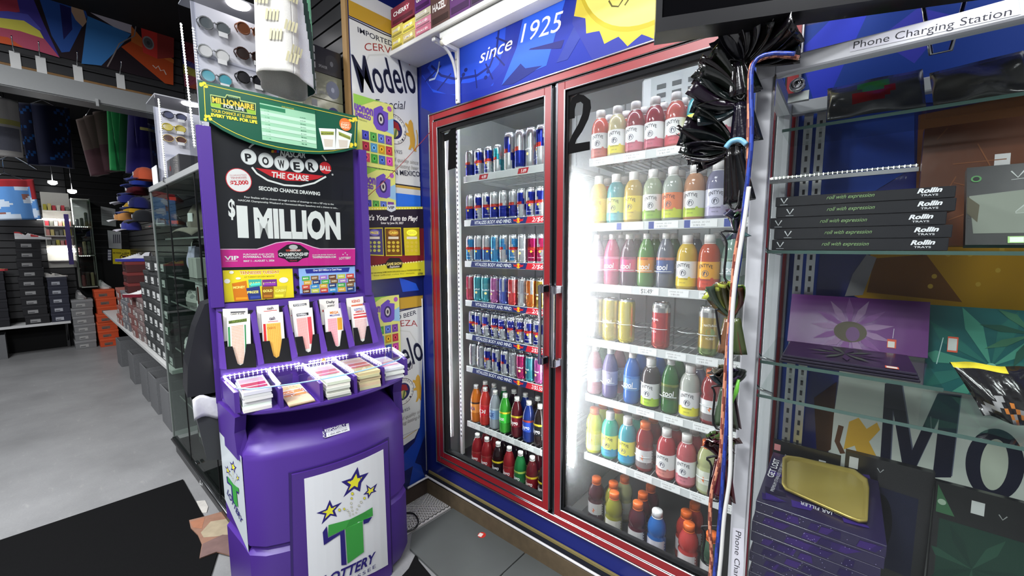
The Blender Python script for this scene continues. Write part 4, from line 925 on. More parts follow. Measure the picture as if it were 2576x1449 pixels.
def lottery_logo(mb, S, T):
    stars = [[(1353, 562), (1370, 632), (1443, 607), (1383, 690), (1372, 762), (1325, 738), (1237, 808), (1278, 722), (1220, 682), (1300, 655)], [(1512, 695), (1490, 748), (1506, 760), (1465, 775), (1438, 820), (1432, 782), (1398, 788), (1432, 752), (1422, 705), (1460, 735)], [(1126, 828), (1150, 880), (1225, 848), (1165, 915), (1185, 965), (1135, 955), (1060, 1028), (1085, 950), (1018, 937), (1095, 905)]]
    for st in stars: mb.ppoly(S, T(st), NV); mb.ppoly(S, T(shr(st, .56)), YE)
    for x, y, r in ((1310, 779, 13), (1304, 817, 10), (1301, 856, 9), (1303, 886, 8), (1309, 915, 7), (1408, 815, 11), (1381, 847, 9), (1363, 875, 8), (1347, 904, 7), (1340, 932, 6), (1204, 910, 12), (1243, 902, 10), (1269, 913, 8), (1283, 931, 7), (1288, 954, 6), (1314, 943, 6)):
        c = [(x+r*math.cos(t*PI/6), y+r*1.1*math.sin(t*PI/6)) for t in range(12)]; mb.ppoly(S, T(c), (150, 146, 120)); mb.ppoly(S, T([(x+(a-x)*.7, y+(b-y)*.7) for a, b in c]), YE if r > 9 else (222, 224, 210))
    for piece in ([(1068, 1090), (1102, 1040), (1112, 1140), (1078, 1195)], [(1078, 1195), (1110, 1137), (1245, 1068), (1212, 1105)], [(1245, 1068), (1262, 1352), (1220, 1358), (1210, 1105)], [(1398, 990), (1470, 965), (1440, 1010), (1400, 1025)]): mb.ppoly(S, T(piece), NV)
    for piece in ([(1115, 1032), (1290, 985), (1400, 930), (1472, 887), (1475, 955), (1392, 1000), (1252, 1062), (1112, 1130)], [(1252, 1062), (1392, 1000), (1402, 1250), (1270, 1345)]): mb.ppoly(S, T(piece), GR)
lottery_logo(mb, KD, P6)
mb.ptext(KD, 'LOTTERY', P6([(1060, 1530)])[0], P6([(1500, 1318)])[0], 25, NV, bold=.03, shear=.25)
mb.ptext(KD, 'TENNESSEE', P6([(1060, 1590)])[0], P6([(1497, 1375)])[0], 9, (60, 56, 110), bold=.005, spacing=1.3)
mb.build('sign_print', kdoor)
# label on the left flank
A, B = kw(-.652, .10, 0), kw(-.688, .285, 0)
SL = Surf(A, (A-B), ZUP); SL.n = (A-B).cross(ZUP)
if SL.n.dot(CAM-A) < 0: SL.n = -SL.n
SL.n.normalize()
mb = MB(GLOSSINK, (206, 214, 218)); fl = [(553, 1097), (608, 1152), (622, 1371), (566, 1262)]
a0 = max(-.19, min(SL.ab(*fl[0])[0], SL.ab(*fl[3])[0])); a1 = .07
mb.layer = 12; mb.ppoly(SL, [(-.185, .74), (.06, .715), (.06, .325), (-.185, .445)], (206, 214, 218), GLOSSINK, False)
def TL(L):
    out = []
    for u, v in L:
        fx = (u-960)/640; fy = (v-560)/1000; a = -.185+.245*(.06+.9*fx); zt = .74-.025*(fx); zb = .445-.12*fx; out.append((a, zt+(zb-zt)*(.16+.84*fy*.88)))
    return out
class _Flat(Surf): pass
SF = Surf(SL.o, SL.u, SL.v); SF.n = SL.n; SF.ab = lambda x, y: (x, y)
lottery_logo(mb, SF, TL)
mb.ptext(SF, 'LOTTERY', TL([(1040, 1440)])[0], TL([(1500, 1420)])[0], .03, NV, px=False, bold=.02, shear=.2)
mb.build('side_label_print', kiosk)
# gambling notice sticker on the shoulder: follows the sloping shoulder
def shoulder(a, b): t = b; return None
p0, p1, p2 = kw(-.30, -.0665, .7365), kw(-.20, -.0590, .7365), kw(-.30, -.0205, .772)
SH = Surf(p0, (p1-p0), (p2-p0)); 
mb = MB(GLOSSINK, (40, 26, 80)); mb.layer = 14
q = [(808, 1082), (870, 1066), (880, 1082), (815, 1098)]
mb.ppoly(SH, [(812, 1083), (876, 1066), (880, 1084), (815, 1100)], (214, 216, 220), GLOSSINK); mb.ppoly(SH, [(808, 1072), (817, 1081), (820, 1098), (812, 1099)], (50, 34, 96)); mb.ppoly(SH, [(812, 1081), (868, 1066), (870, 1073), (814, 1088)], (50, 34, 96))
mb.ptext(SH, 'RESPONSIBLY', (816, 1086), (868, 1073), 7, (232, 232, 236), bold=.02); mb.ptext(SH, 'PLAY', (816, 1097), (813, 1083), 4, (232, 232, 236), bold=.01); mb.ptext(SH, '1-800-889-9789', (826, 1095), (874, 1083), 4, (60, 60, 70), bold=.01); mb.ptext(SH, 'For problem gambling help', (824, 1089), (872, 1077), 2.5, (100, 100, 110))
mb.build('notice_print', kiosk)
# ---- lit tray
TO = outline(0, .10, -.005, -.645, .01, .22, .03, 18)
mb = MB(PLASTIC, PUR)
loft(mb, [(.868, outline(.035, .09, .01, -.645, .01, .22, .03, 18)), (.884, outline(.01, .10, -.005, -.645, .01, .22, .03, 18)), (.892, TO), (.902, TO), (.904, outline(.012, .10, -.005, -.645, .01, .22, .03, 18))], PLASTIC, PUR)
mb.build('tray_base', kiosk)
KT = KSurf(.10, -.005, 0)
mb = MB(PLASTIC, PURL)
DIV = [-.645, -.515, -.385, -.255, -.125, .01]
for k, s in enumerate(DIV):
    w_ = .012 if 0 < k < 5 else .016
    d0 = KT.d(max(-.64, min(0, s)))+.004
    sb = s + (-.02 if k == 0 else (.02 if k == 5 else 0))
    P = [kw(s-w_/2, d0, .90), kw(s+w_/2, d0, .90), kw(sb+w_/2, .215, .90), kw(sb-w_/2, .215, .90)]; P += [p+ZUP*.078 for p in P]
    mb._add(P, [(3, 2, 1, 0), (4, 5, 6, 7), (0, 1, 5, 4), (1, 2, 6, 5), (2, 3, 7, 6), (3, 0, 4, 7)], PLASTIC, PUR)
mb._add([kw(-.675, .205, .90), kw(.03, .205, .90), kw(.03, .22, .90), kw(-.675, .22, .90), kw(-.675, .205, .985), kw(.03, .205, .985), kw(.03, .22, .985), kw(-.675, .22, .985)], [(3, 2, 1, 0), (4, 5, 6, 7), (0, 1, 5, 4), (1, 2, 6, 5), (2, 3, 7, 6), (3, 0, 4, 7)], PLASTIC, PUR)
mb.build('tray_divider', kiosk)
mb = MB(ACRYLIC, (220, 230, 245)); gl = outline(.004, .075, .0, -.645, .01, .20, .03, 18)
loft(mb, [(.982, gl), (.987, gl)], ACRYLIC, (220, 230, 245)); mb.build('tray_cover', kiosk)
EDGEB = finish('blue_lit_edge', .2)
mb = MB(EDGEB, (150, 190, 240)); fr = [kw(s, d-.001, .9845) for s, d in gl[:19]]; mb.tube(fr, .0028, 6, EDGEB, (150, 195, 245)); mb.build('tray_cover_edge', kiosk)
LEDW = emit('led_dot', (1, .99, .95), 60); STRIP = finish('led_tape', .4)
def led_run(name, pts, step, parent, r=.0042, em=LEDW, wide=.005):
    """a tape of small lit dots along a path"""
    pts = [Vector(p) for p in pts]; mb = MB(STRIP, (235, 235, 230)); mb.tube(pts, wide*.55, 6, STRIP, (230, 230, 225))
    acc = 0; nxt = step/2
    for a, b in zip(pts, pts[1:]):
        L = (b-a).length; t = nxt-acc
        while t < L:
            p = a+(b-a)*(t/L); M = Matrix.Translation(p); 
            mb._add([p+V(*q)*r for q in ((1, 0, 0), (-1, 0, 0), (0, 1, 0), (0, -1, 0), (0, 0, 1), (0, 0, -1))], [(0, 2, 4), (2, 1, 4), (1, 3, 4), (3, 0, 4), (2, 0, 5), (1, 2, 5), (3, 1, 5), (0, 3, 5)], em, (255, 255, 255)); nxt += step; t = nxt-acc
        acc += L
    return mb.build(name, parent)
zl = .992
backs = [kw(-.668+.69*k/20, .195, zl) for k in range(21)]
led_run('led_dot_strip', backs[:9], .0155, kiosk); led_run('led_dot_strip', [kw(-.42+.08*k, .155, zl) for k in range(3)], .0155, kiosk); led_run('led_dot_strip', backs[9:15], .0155, kiosk); led_run('led_dot_strip', backs[15:], .0155, kiosk)
for k, s in enumerate(DIV):
    d0 = KT.d(max(-.64, min(0, s)))+.02; sb = s + (-.02 if k == 0 else (.02 if k == 5 else 0))
    led_run('led_dot_strip', [kw(s, d0, zl), kw(sb, .19, zl)], .0155 if k not in (3, 4) else .02, kiosk)
# flank walls that join the slot board, tray and body
for s_o, s_i, w_ in ((-.652, -.612, -.036), (.012, -.026, .036)):
    mb = MB(PLASTIC, PUR)
    F = lambda s, d, z: kw(s+w_*(d-.05)/.25, d, z)
    P = [F(s_o, .052, .70), F(s_i, .060, .70), F(s_i, .30, .70), F(s_o, .30, .70), F(s_o, .070, .80), F(s_i, .085, .80), F(s_i, .30, .80), F(s_o, .30, .80), F(s_o, .045, .868), F(s_i, .06, .868), F(s_i, .30, .868), F(s_o, .30, .868)]
    if s_o > 0: P = [P[i] for i in (1, 0, 3, 2, 5, 4, 7, 6, 9, 8, 11, 10)]
    mb._add(P, [(3, 2, 1, 0), (8, 9, 10, 11)]+[(a+i, a+(i+1) % 4, a+4+(i+1) % 4, a+4+i) for a in (0, 4) for i in range(4)], PLASTIC, PUR)
    mb.build('flank_wall', kiosk)
# ---- slip slots
SB = KR-KN*.205+ZUP*.985; ST = KR-KN*.262+ZUP*1.272
KS = Surf(SB, KU, (ST-SB)); LS = (ST-SB).length
mb = MB(PLASTIC, PUR)
mb.prism(KS, [(-.672, 0), (.0, 0), (-.03, LS), (-.668, LS)], -.03, .0, PLASTIC, PUR)
kb = mb.build('slot_board', kiosk)
KS4 = Surf(SB+KS.n*.045, KU, (ST-SB))
C5 = lambda L: [(480+u/3.15, 640+v/3.15) for u, v in L]
ribs = [([(208, 455), (232, 905), (285, 912), (240, 470)],), ([(475, 480), (535, 880), (582, 865), (512, 440)],), ([(740, 420), (800, 830), (848, 808), (765, 400)],), ([(985, 375), (1035, 785), (1083, 768), (1000, 365)],), ([(1185, 380), (1255, 740), (1300, 722), (1225, 385)],), ([(1380, 380), (1446, 705), (1490, 690), (1410, 385)],)]
for (q,) in ribs:
    m2 = MB(PLASTIC, PUR); m2.prism(KS4, [KS4.ab(*p) for p in C5(q)], -.0445, 0, PLASTIC, PURL); m2.build('slot_rib', kb)
slots = [[(208, 455), (240, 905), (520, 895), (490, 440)], [(512, 440), (555, 870), (800, 845), (740, 405)], [(765, 400), (825, 815), (1035, 785), (985, 370)], [(1000, 365), (1065, 770), (1255, 745), (1185, 375)], [(1225, 380), (1290, 725), (1446, 700), (1385, 375)]]
for q in slots:
    m2 = MB(SATIN, (20, 20, 22)); m2.prism(KS, [KS.ab(*p) for p in C5(q)], .0005, .002, SATIN, (24, 24, 26)); m2.build('slot_lining', kb)
pockets = [[(243, 735), (330, 728), (350, 800), (370, 865), (392, 878), (415, 865), (428, 790), (440, 710), (505, 706), (520, 890), (285, 912)], [(560, 690), (625, 685), (640, 750), (655, 805), (678, 820), (700, 806), (712, 740), (722, 668), (778, 660), (800, 845), (585, 865)], [(825, 655), (885, 648), (898, 710), (910, 765), (930, 776), (950, 766), (958, 700), (965, 635), (1018, 628), (1030, 785), (850, 808)], [(1060, 618), (1110, 610), (1128, 670), (1145, 724), (1162, 732), (1180, 724), (1188, 660), (1195, 605), (1240, 598), (1250, 748), (1085, 768)], [(1285, 582), (1320, 580), (1332, 630), (1345, 682), (1360, 692), (1375, 682), (1384, 625), (1392, 570), (1432, 560), (1445, 702), (1300, 724)]]
KSP = Surf(SB + KS.n*.036, KU, (ST-SB))
for q in pockets:
    m2 = MB(SATIN, (18, 18, 20)); P = [KSP.ab(*p) for p in C5(q)]
    for tri in ((0, 1, 2, 10), (2, 3, 10), (3, 4, 10), (4, 5, 9, 10), (5, 6, 9), (6, 7, 8, 9)): m2.prism(KSP, [P[i] for i in tri], 0, .003, SATIN, (18, 18, 20))
    m2.build('slot_pocket', kb)
# ---- upright poster panel
mb = MB(PLASTIC, PUR)
mb.prism(KP(.285), [(-.690, .86), (-.03, .86), (-.045, 1.965), (-.684, 1.965)], -.012, 0, PLASTIC, PUR)
DP = .262
KPp = KP(DP)
for a0, a1, n_ in ((-.682, -.640, 0), (-.075, -.040, 1)):
    mb.box((0, 0, 0), (1, 1, 1), PLASTIC, PUR, 0, Matrix.Translation(kw(a0, .286, 1.26)) @ Matrix(((KU.x*(a1-a0), KN.x*.034, 0, 0), (KU.y*(a1-a0), KN.y*.034, 0, 0), (0, 0, .70, 0), (0, 0, 0, 1))))
kpan = mb.build('poster_panel', kiosk)
KPp = KP(.279)
C4 = lambda u, v: (480+u/2.898, 200+v/2.898)
c4 = lambda L: [C4(*p) for p in L]
mb = MB(GLOSSINK, (26, 26, 30)); mb.layer = 0
BK_ = (28, 28, 32)
mb.prism(KPp, [KPp.ab(*p) for p in c4([(130, 280), (1180, 480), (1196, 1355), (204, 1386)])], 0, .001, GLOSSINK, BK_); mb.layer = 22
WH = (226, 226, 224)
mb.ptext(KPp, 'NASCAR', C4(650, 562), C4(836, 572), 16, WH, bold=.03, shear=.3)
for k, c in enumerate(((200, 160, 40), (190, 50, 50), (60, 80, 170))): mb.ppoly(KPp, c4([(588+k*20, 515), (606+k*20, 517), (604+k*20, 535), (586+k*20, 533)]), c)
mb.pline(KPp, c4([(425, 500), (440, 482), (462, 468)]), .006, WH); mb.pline(KPp, c4([(955, 552), (972, 570), (986, 592)]), .006, WH)
mb.pline(KPp, c4([(445, 640), (480, 685), (560, 735), (680, 770), (800, 778), (900, 755), (985, 708)]), .0075, WH)
mb.ppoly(KPp, c4([(470, 645), (968, 703), (925, 725), (830, 742), (700, 738), (580, 705)]), (196, 34, 42))
mb.ptext(KPp, 'THE CHASE', C4(590, 712), C4(860, 741), 14, WH, bold=.03, shear=.1)
for (x, y, r), ch in zip(((422, 565, 57), (547, 590, 55), (662, 612, 54), (774, 627, 52), (880, 629, 48)), 'POWER'):
    mb.pell(KPp, C4(x, y), r/2.898, r/2.898, (200, 200, 202)); mb.pell(KPp, C4(x+3, y+4), r*.9/2.898, r*.88/2.898, (222, 222, 222)); mb.ptext(KPp, ch, C4(x-24, y+30), C4(x+24, y+33), 19, (30, 30, 34), bold=.04)
mb.pell(KPp, C4(980, 645), 42/2.898, 44/2.898, (196, 34, 42)); mb.ptext(KPp, 'BALL', C4(942, 660), C4(1022, 668), 11.5, WH, bold=.03); mb.pell(KPp, C4(1032, 694), 2.5, 2.5, (180, 180, 180), seg=12)
mb.ptext(KPp, 'SECOND CHANCE DRAWING', C4(495, 805), C4(942, 846), 9.5, WH, bold=.035)
mb.ptext(KPp, 'Four finalists will be chosen through a series of drawings to win a VIP trip to the', C4(390, 863), C4(1040, 916), 4.6, WH, bold=.01); mb.ptext(KPp, 'NASCAR Championship Weekend at Homestead-Miami Speedway and a chance to win...', C4(345, 886), C4(1072, 944), 4.6, WH, bold=.01)
mb.ptext(KPp, '$', C4(275, 997), C4(325, 1000), 29, WH, bold=.03); mb.ptext(KPp, '1', C4(342, 1139), C4(422, 1141), 76, WH, bold=.05); mb.ptext(KPp, 'MILLION', C4(466, 1142), C4(1092, 1155), 72, WH, bold=.055)
mb.pell(KPp, C4(350, 735), 94/2.898, 87/2.898, (196, 40, 50)); mb.pell(KPp, C4(350, 735), 88/2.898, 82/2.898, (228, 224, 224))
mb.ptext(KPp, '$2,000', C4(290, 770), C4(422, 764), 10, (200, 34, 44), bold=.035); mb.ptext(KPp, 'TENNESSEE', C4(290, 725), C4(408, 722), 4.5, (180, 60, 66), bold=.01); mb.ptext(KPp, 'GUARANTEED', C4(285, 706), C4(408, 703), 4, (190, 110, 116)); mb.ptext(KPp, 'SEMI-FINALISTS', C4(290, 742), C4(408, 738), 3, (190, 110, 116))
mb.ppoly(KPp, c4([(195, 1234), (480, 1234), (520, 1222), (620, 1188), (710, 1176), (800, 1186), (890, 1218), (940, 1231), (1196, 1230), (1196, 1236), (195, 1240)]), (232, 190, 214))
mb.ppoly(KPp, c4([(195, 1241), (482, 1240), (522, 1228), (622, 1194), (710, 1182), (798, 1192), (888, 1224), (938, 1237), (1196, 1236), (1196, 1352), (202, 1370)]), (206, 40, 140))
mb.ptext(KPp, 'VIP', C4(245, 1316), C4(350, 1314), 10, WH, bold=.03); mb.ptext(KPp, 'REWARDS', C4(255, 1328), C4(340, 1326), 2.4, WH)
mb.ptext(KPp, 'PURCHASE AND ENTER', C4(382, 1282), C4(606, 1279), 4.2, WH, bold=.015); mb.ptext(KPp, 'POWERBALL TICKETS', C4(382, 1301), C4(607, 1298), 5, WH, bold=.03); mb.ptext(KPp, 'MAY 1 - AUGUST 1, 2026', C4(385, 1330), C4(608, 1325), 4.6, WH, bold=.03)
mb.ppoly(KPp, c4([(632, 1250), (700, 1205), (745, 1196), (795, 1205), (862, 1250), (855, 1296), (810, 1306), (780, 1330), (715, 1332), (682, 1308), (636, 1296)]), (24, 24, 28)); mb.pell(KPp, C4(746, 1222), 11, 6, (190, 190, 190)); mb.ppoly(KPp, c4([(690, 1240), (806, 1238), (800, 1252), (694, 1254)]), (170, 60, 50)); mb.ptext(KPp, 'NASCAR', C4(722, 1253), C4(795, 1251), 4.5, WH, bold=.02, shear=.3)
mb.ptext(KPp, 'CHAMPIONSHIP', C4(640, 1288), C4(856, 1284), 8.5, WH, bold=.03); mb.ptext(KPp, 'WEEKEND', C4(690, 1307), C4(806, 1304), 5, (206, 206, 206), bold=.015); mb.ptext(KPp, 'MIAMI', C4(722, 1326), C4(770, 1324), 3, (200, 70, 90))
mb.ptext(KPp, 'SCAN OR ENTER TICKETS AT', C4(885, 1284), C4(1056, 1281), 3.2, WH, bold=.01); mb.ptext(KPp, 'TNVIPREWARDS.COM', C4(885, 1303), C4(1056, 1300), 5, WH, bold=.03); mb.ptext(KPp, 'LOTTERY', C4(1080, 1312), C4(1166, 1308), 6, WH, bold=.03)
for x, y in ((1108, 1275), (1124, 1264), (1138, 1278)): a, b = KPp.ab(*C4(x, y)); mb.pstar(KPp, (a, b), .004, WH)
mb.ppoly(KPp, c4([(165, 1238), (200, 1236), (204, 1386), (180, 1388)]), BK_) if False else None
mb.build('poster_print', kpan)
# two small posters under it
C5p = lambda u, v: (480+u/3.15, 640+v/3.15)
mb = MB(GLOSSINK, (232, 210, 40)); mb.layer = 6
mb.ppoly(KPp, [C5p(*p) for p in ((252, 127), (805, 112), (818, 340), (268, 380))], (230, 212, 40), GLOSSINK)
mb.ptext(KPp, 'TENNESSEE TUESDAY', C5p(388, 160), C5p(705, 150), 8, (240, 236, 220), bold=.05); mb.ptext(KPp, 'TENNESSEE TUESDAY', C5p(390, 158), C5p(703, 148), 7, (200, 110, 40), bold=.02); mb.ptext(KPp, '1ST TUESDAY OF EVERY MONTH!', C5p(425, 186), C5p(662, 178), 3.4, (120, 90, 30), bold=.01)
for q, c, t in (([(325, 230), (440, 208), (462, 365), (345, 372)], (206, 120, 30), 'MONEY'), ([(455, 200), (560, 196), (562, 250), (462, 262)], (70, 170, 150), '$100'), ([(565, 200), (680, 196), (684, 252), (566, 256)], (110, 50, 130), 'PAY DAY'), ([(438, 268), (545, 250), (560, 355), (460, 362)], (46, 60, 120), 'PRIZE'), ([(562, 258), (655, 252), (655, 348), (566, 352)], (140, 90, 30), 'GOLD'), ([(660, 256), (760, 248), (745, 345), (655, 348)], (206, 190, 50), 'CASH')):
    mb.ppoly(KPp, [C5p(*p) for p in q], c); x0 = q[0][0]+10; y0 = q[0][1]+42; mb.ptext(KPp, t, C5p(x0, y0), C5p(q[1][0]-8, y0-6), 6, (240, 230, 120), bold=.04); mb.ppoly(KPp, [C5p(*p) for p in ((q[3][0]+12, q[3][1]-30), (q[2][0]-12, q[2][1]-28), (q[2][0]-12, q[2][1]-10), (q[3][0]+12, q[3][1]-12))], tuple(min(255, int(v*1.35)) for v in c))
for x, y, a, b in ((288, 212, 24, 18), (375, 190, 20, 9), (735, 203, 36, 22), (322, 142, 18, 12)): mb.pell(KPp, C5p(x, y), a/3.15, b/3.15, (236, 236, 226))
mb.build('yellow_card_print', kpan)
mb = MB(GLOSSINK, (120, 150, 210)); mb.layer = 2
mb.ppoly(KPp, [C5p(*p) for p in ((853, 112), (1300, 95), (1306, 300), (865, 318))], (140, 176, 224), GLOSSINK); mb.ppoly(KPp, [C5p(*p) for p in ((905, 118), (1260, 103), (1250, 140), (915, 152))], (40, 50, 140))
mb.ptext(KPp, 'Over $3.9 Million in Cash Prizes', C5p(970, 134), C5p(1195, 124), 4.8, (236, 236, 240), bold=.02)
cols = [(70, 160, 80), (190, 70, 60), (120, 90, 60), (60, 140, 190), (150, 110, 190), (200, 160, 60), (100, 60, 40), (40, 60, 110), (180, 190, 80)]
for r in range(4):
    for k in range(6):
        x = 880+k*70+(r % 2)*14-(10 if r == 3 else 0); y = 175+r*34-k*4
        mb.ppoly(KPp, [C5p(*p) for p in ((x, y), (min(x+62, 1300), y-4), (min(x+62, 1302), y+32), (x+2, y+36))], cols[(r*5+k*2) % 9]); mb.ptext(KPp, ('BIG', 'GOLD', '20X', 'CASH', 'WIN', '500')[(r+k) % 6], C5p(x+10, y+22), C5p(min(x+50, 1296), y+18), 3.6, (240, 232, 200), bold=.03)
mb.ppoly(KPp, [C5p(*p) for p in ((865, 309), (1306, 292), (1306, 300), (865, 318))], (60, 70, 160))
mb.build('blue_card_print', kpan)
for u, v in ((222, 160), (828, 160), (845, 182), (1320, 128), (848, 260), (828, 300), (1322, 265), (236, 345), (597, 365), (1130, 312)):
    a, b = KPp.ab(*C5p(u, v)); mb = MB(RUBBER, (16, 16, 18)); p = KPp.pt(a, b, 0); M = Matrix.Translation(p) @ KN.to_track_quat('Z', 'Y').to_matrix().to_4x4()
    mb.lathe([(.007, 0), (.006, .004), (.002, .006)], 10, c=(16, 16, 18), M=M); mb.build('card_clip', kpan)
mb = MB(GLASS, (230, 230, 230)); mb.prism(KP(.271), [KP(.271).ab(*p) for p in c4([(130, 280), (1180, 480), (1196, 1375), (204, 1392)])], 0, .002, GLASS, (230, 230, 230)); mb.build('poster_window', kpan)
# ---- green topper card
KH = KP(.245)
C1 = lambda u, v: (u/2.8622, v/2.8622)
hp = [C1(*p) for p in [(1422, 575), (1900, 680), (2300, 775), (2576, 838), (2570, 1066), (2480, 1092), (2400, 1104), (2300, 1110), (2200, 1106), (2100, 1096), (2000, 1080), (1900, 1058), (1800, 1030), (1700, 990), (1600, 938), (1510, 880), (1440, 868)]]
GRN = (22, 84, 62)
mb = MB(GLOSSINK, GRN); 
P = [KH.ab(*p) for p in hp]
mb.prism(KH, P, 0, .0015, GLOSSINK, GRN); mb.layer = 34
YL = (226, 206, 60)
for a, b in (((1460, 605), (2560, 855)),): mb.pline(KH, [C1(*a), C1(*b)], .0022, YL)
mb.pline(KH, [C1(*p) for p in [(1468, 620), (1480, 850)]], .0022, YL); mb.pline(KH, [C1(*p) for p in [(2560, 870), (2552, 1050)]], .0022, YL)
mb.pline(KH, [C1(*p) for p in [(1500, 850), (1600, 912), (1700, 962), (1800, 1004), (1900, 1036), (2000, 1060), (2100, 1078), (2200, 1088), (2300, 1092), (2400, 1086), (2540, 1060)]], .0022, YL)
for x, y in ((1470, 612), (1495, 850), (2540, 858), (2545, 1048)):
    for k in range(5): mb.pell(KH, C1(x+random.uniform(-24, 24), y+random.uniform(-14, 14)), 5, 3.4, YL, rot=random.uniform(0, 3), seg=12)
mb.ppoly(KH, [C1(*p) for p in [(1512, 680), (1620, 700), (1630, 680), (1730, 700), (1730, 722), (1842, 745), (1842, 830), (1690, 806), (1520, 770)]], (170, 190, 120)); mb.ppoly(KH, [C1(*p) for p in [(1518, 688), (1622, 708), (1634, 688), (1724, 708), (1726, 730), (1836, 752), (1836, 822), (1690, 798), (1526, 764)]], (30, 60, 40))
mb.ppoly(KH, [C1(*p) for p in [(1516, 742), (1590, 750), (1590, 780), (1540, 770), (1516, 762)]], (140, 180, 60)); mb.ppoly(KH, [C1(*p) for p in [(1770, 786), (1840, 800), (1838, 830), (1780, 812)]], (140, 180, 60))
mb.ptext(KH, 'MILLIONAIRE', C1(1528, 736), C1(1828, 792), 13.5, (230, 190, 70), bold=.04); mb.ptext(KH, 'FOR LIFE', C1(1610, 774), C1(1758, 803), 8, (226, 232, 226), bold=.02); mb.ptext(KH, 'TENNESSEE', C1(1640, 700), C1(1715, 714), 3, (150, 190, 160))
mb.ptext(KH, 'YOUR CHANCE AT $1,000,000', C1(1520, 806), C1(1848, 862), 7.6, YL, bold=.015); mb.ptext(KH, 'EVERY YEAR. FOR LIFE', C1(1520, 838), C1(1852, 892), 8, (236, 222, 70), bold=.05)
tq = [(1866, 715), (2266, 800), (2280, 1072), (1888, 1008)]
def tb(u, v): a = [tq[0][i]*(1-u)*(1-v)+tq[1][i]*u*(1-v)+tq[2][i]*u*v+tq[3][i]*(1-u)*v for i in (0, 1)]; return C1(*a)
mb.ppoly(KH, [tb(0, 0), tb(1, 0), tb(1, 1), tb(0, 1)], (150, 200, 165)); mb.ppoly(KH, [tb(0, 0), tb(1, 0), tb(1, .09), tb(0, .09)], (30, 100, 70)); mb.ppoly(KH, [tb(0, .12), tb(.46, .12), tb(.46, .22), tb(0, .22)], (44, 120, 84)); mb.ptext(KH, 'PRIZE STRUCTURE', tb(.40, .08), tb(.62, .08), 2.6, YL)
for r in range(9): 
    if r % 2: mb.ppoly(KH, [tb(.005, .2+r*.085), tb(.995, .2+r*.085), tb(.995, .285+r*.085), tb(.005, .285+r*.085)], (186, 222, 196))
    mb.ptext(KH, '5 + MB', tb(.08, .265+r*.085), tb(.16, .265+r*.085), 2.2, (70, 130, 96)); mb.ptext(KH, ('$1,000,000', '$100,000', '$5,000', '$500', '$250', '$100', '$25', '$8', '$4')[r], tb(.72, .265+r*.085), tb(.82, .265+r*.085), 2.4, (60, 110, 84), bold=.01)
mb.pell(KH, C1(2484, 898), 42/2.862, 45/2.862, (226, 118, 50)); mb.ptext(KH, 'EVERY', C1(2454, 905), C1(2516, 912), 5.4, (240, 220, 190), bold=.03); mb.ptext(KH, 'NIGHT!', C1(2454, 922), C1(2514, 932), 5.4, (240, 220, 190), bold=.03); mb.ptext(KH, 'DRAWINGS', C1(2456, 886), C1(2512, 892), 3, (240, 220, 190))
for q in ([(2292, 924), (2412, 930), (2412, 1078), (2330, 1080)], [(2420, 926), (2532, 966), (2508, 1068), (2412, 1076)]):
    mb.ppoly(KH, [C1(*p) for p in q], (226, 230, 222)); x0, y0 = q[0]; x1, y1 = q[1]
    mb.ppoly(KH, [C1(x0+14, y0+22), C1(x1-10, y1+20), C1(x1-12, y1+44), C1(x0+18, y0+50)], (150, 160, 70)); mb.ptext(KH, 'MILLIONAIRE', C1(x0+18, y0+44), C1(x1-14, y1+38), 3.4, (60, 70, 40), bold=.02)
    cxm = sum(p[0] for p in q)/4; cym = sum(p[1] for p in q)/4+22
    mb.ppoly(KH, [C1(cxm-34, cym-24), C1(cxm+34, cym-18), C1(cxm+30, cym+34), C1(cxm-26, cym+34)], (206, 196, 180))
mb.build('topper_card_print', kiosk)
# ---- play slips
def slip_stack(key, quad_, S, off, thick, base, deco, label, group):
    """a stack of play slips standing in a slot; quad in the crop's photo points"""
    qm = (sum(p[0] for p in quad_)/4); quad = [(qm+(x-qm)*.89, y) for x, y in quad_]
    S2 = Surf(S.o + S.n*off, S.u, S.v); P = [S2.ab(*C5p(*p)) for p in quad]
    mb = MB(PAPER, base); mb.prism(S2, P, -thick, 0, PAPER, base); mb.layer = 2
    def q(u, v): return tuple((P[0][i]*(1-u)+P[1][i]*u)*(1-v)+(P[3][i]*(1-u)+P[2][i]*u)*v for i in (0, 1))
    for kind, a in deco:
        if kind == 'r': u0, v0, u1, v1, c = a; mb.ppoly(S2, [q(u0, v0), q(u1, v0), q(u1, v1), q(u0, v1)], c, px=False)
        elif kind == 't': t, u0, v, u1, hh, c = a; mb.ptext(S2, t, q(u0, v), q(u1, v), hh, c, px=False, bold=.03)
        elif kind == 'g':
            u0, v0, u1, v1, n, m_, c = a
            for i in range(n):
                for j in range(m_):
                    x0, x1 = u0+(u1-u0)*(i+.18)/n, u0+(u1-u0)*(i+.82)/n; y0, y1 = v0+(v1-v0)*(j+.2)/m_, v0+(v1-v0)*(j+.8)/m_
                    mb.ppoly(S2, [q(x0, y0), q(x1, y0), q(x1, y1), q(x0, y1)], c, px=False); mb.layer -= 1
            mb.layer += 1
    c0 = S2.pt(*P[3], 0); o = mb.build('play_slip_stack', org=c0); tag(o, label, 'paper slips', group)
    return o
OFFW = (226, 222, 214); G_ = 'play slips in the kiosk slots'; KS0 = Surf(SB, KU, (ST-SB))
back = [[(240, 432), (462, 425), (470, 660), (250, 690)], [(510, 412), (706, 398), (722, 600), (520, 625)], [(765, 370), (945, 356), (965, 590), (790, 620)], [(1008, 356), (1176, 346), (1190, 540), (1030, 560)], [(1225, 348), (1372, 332), (1385, 500), (1240, 520)]]
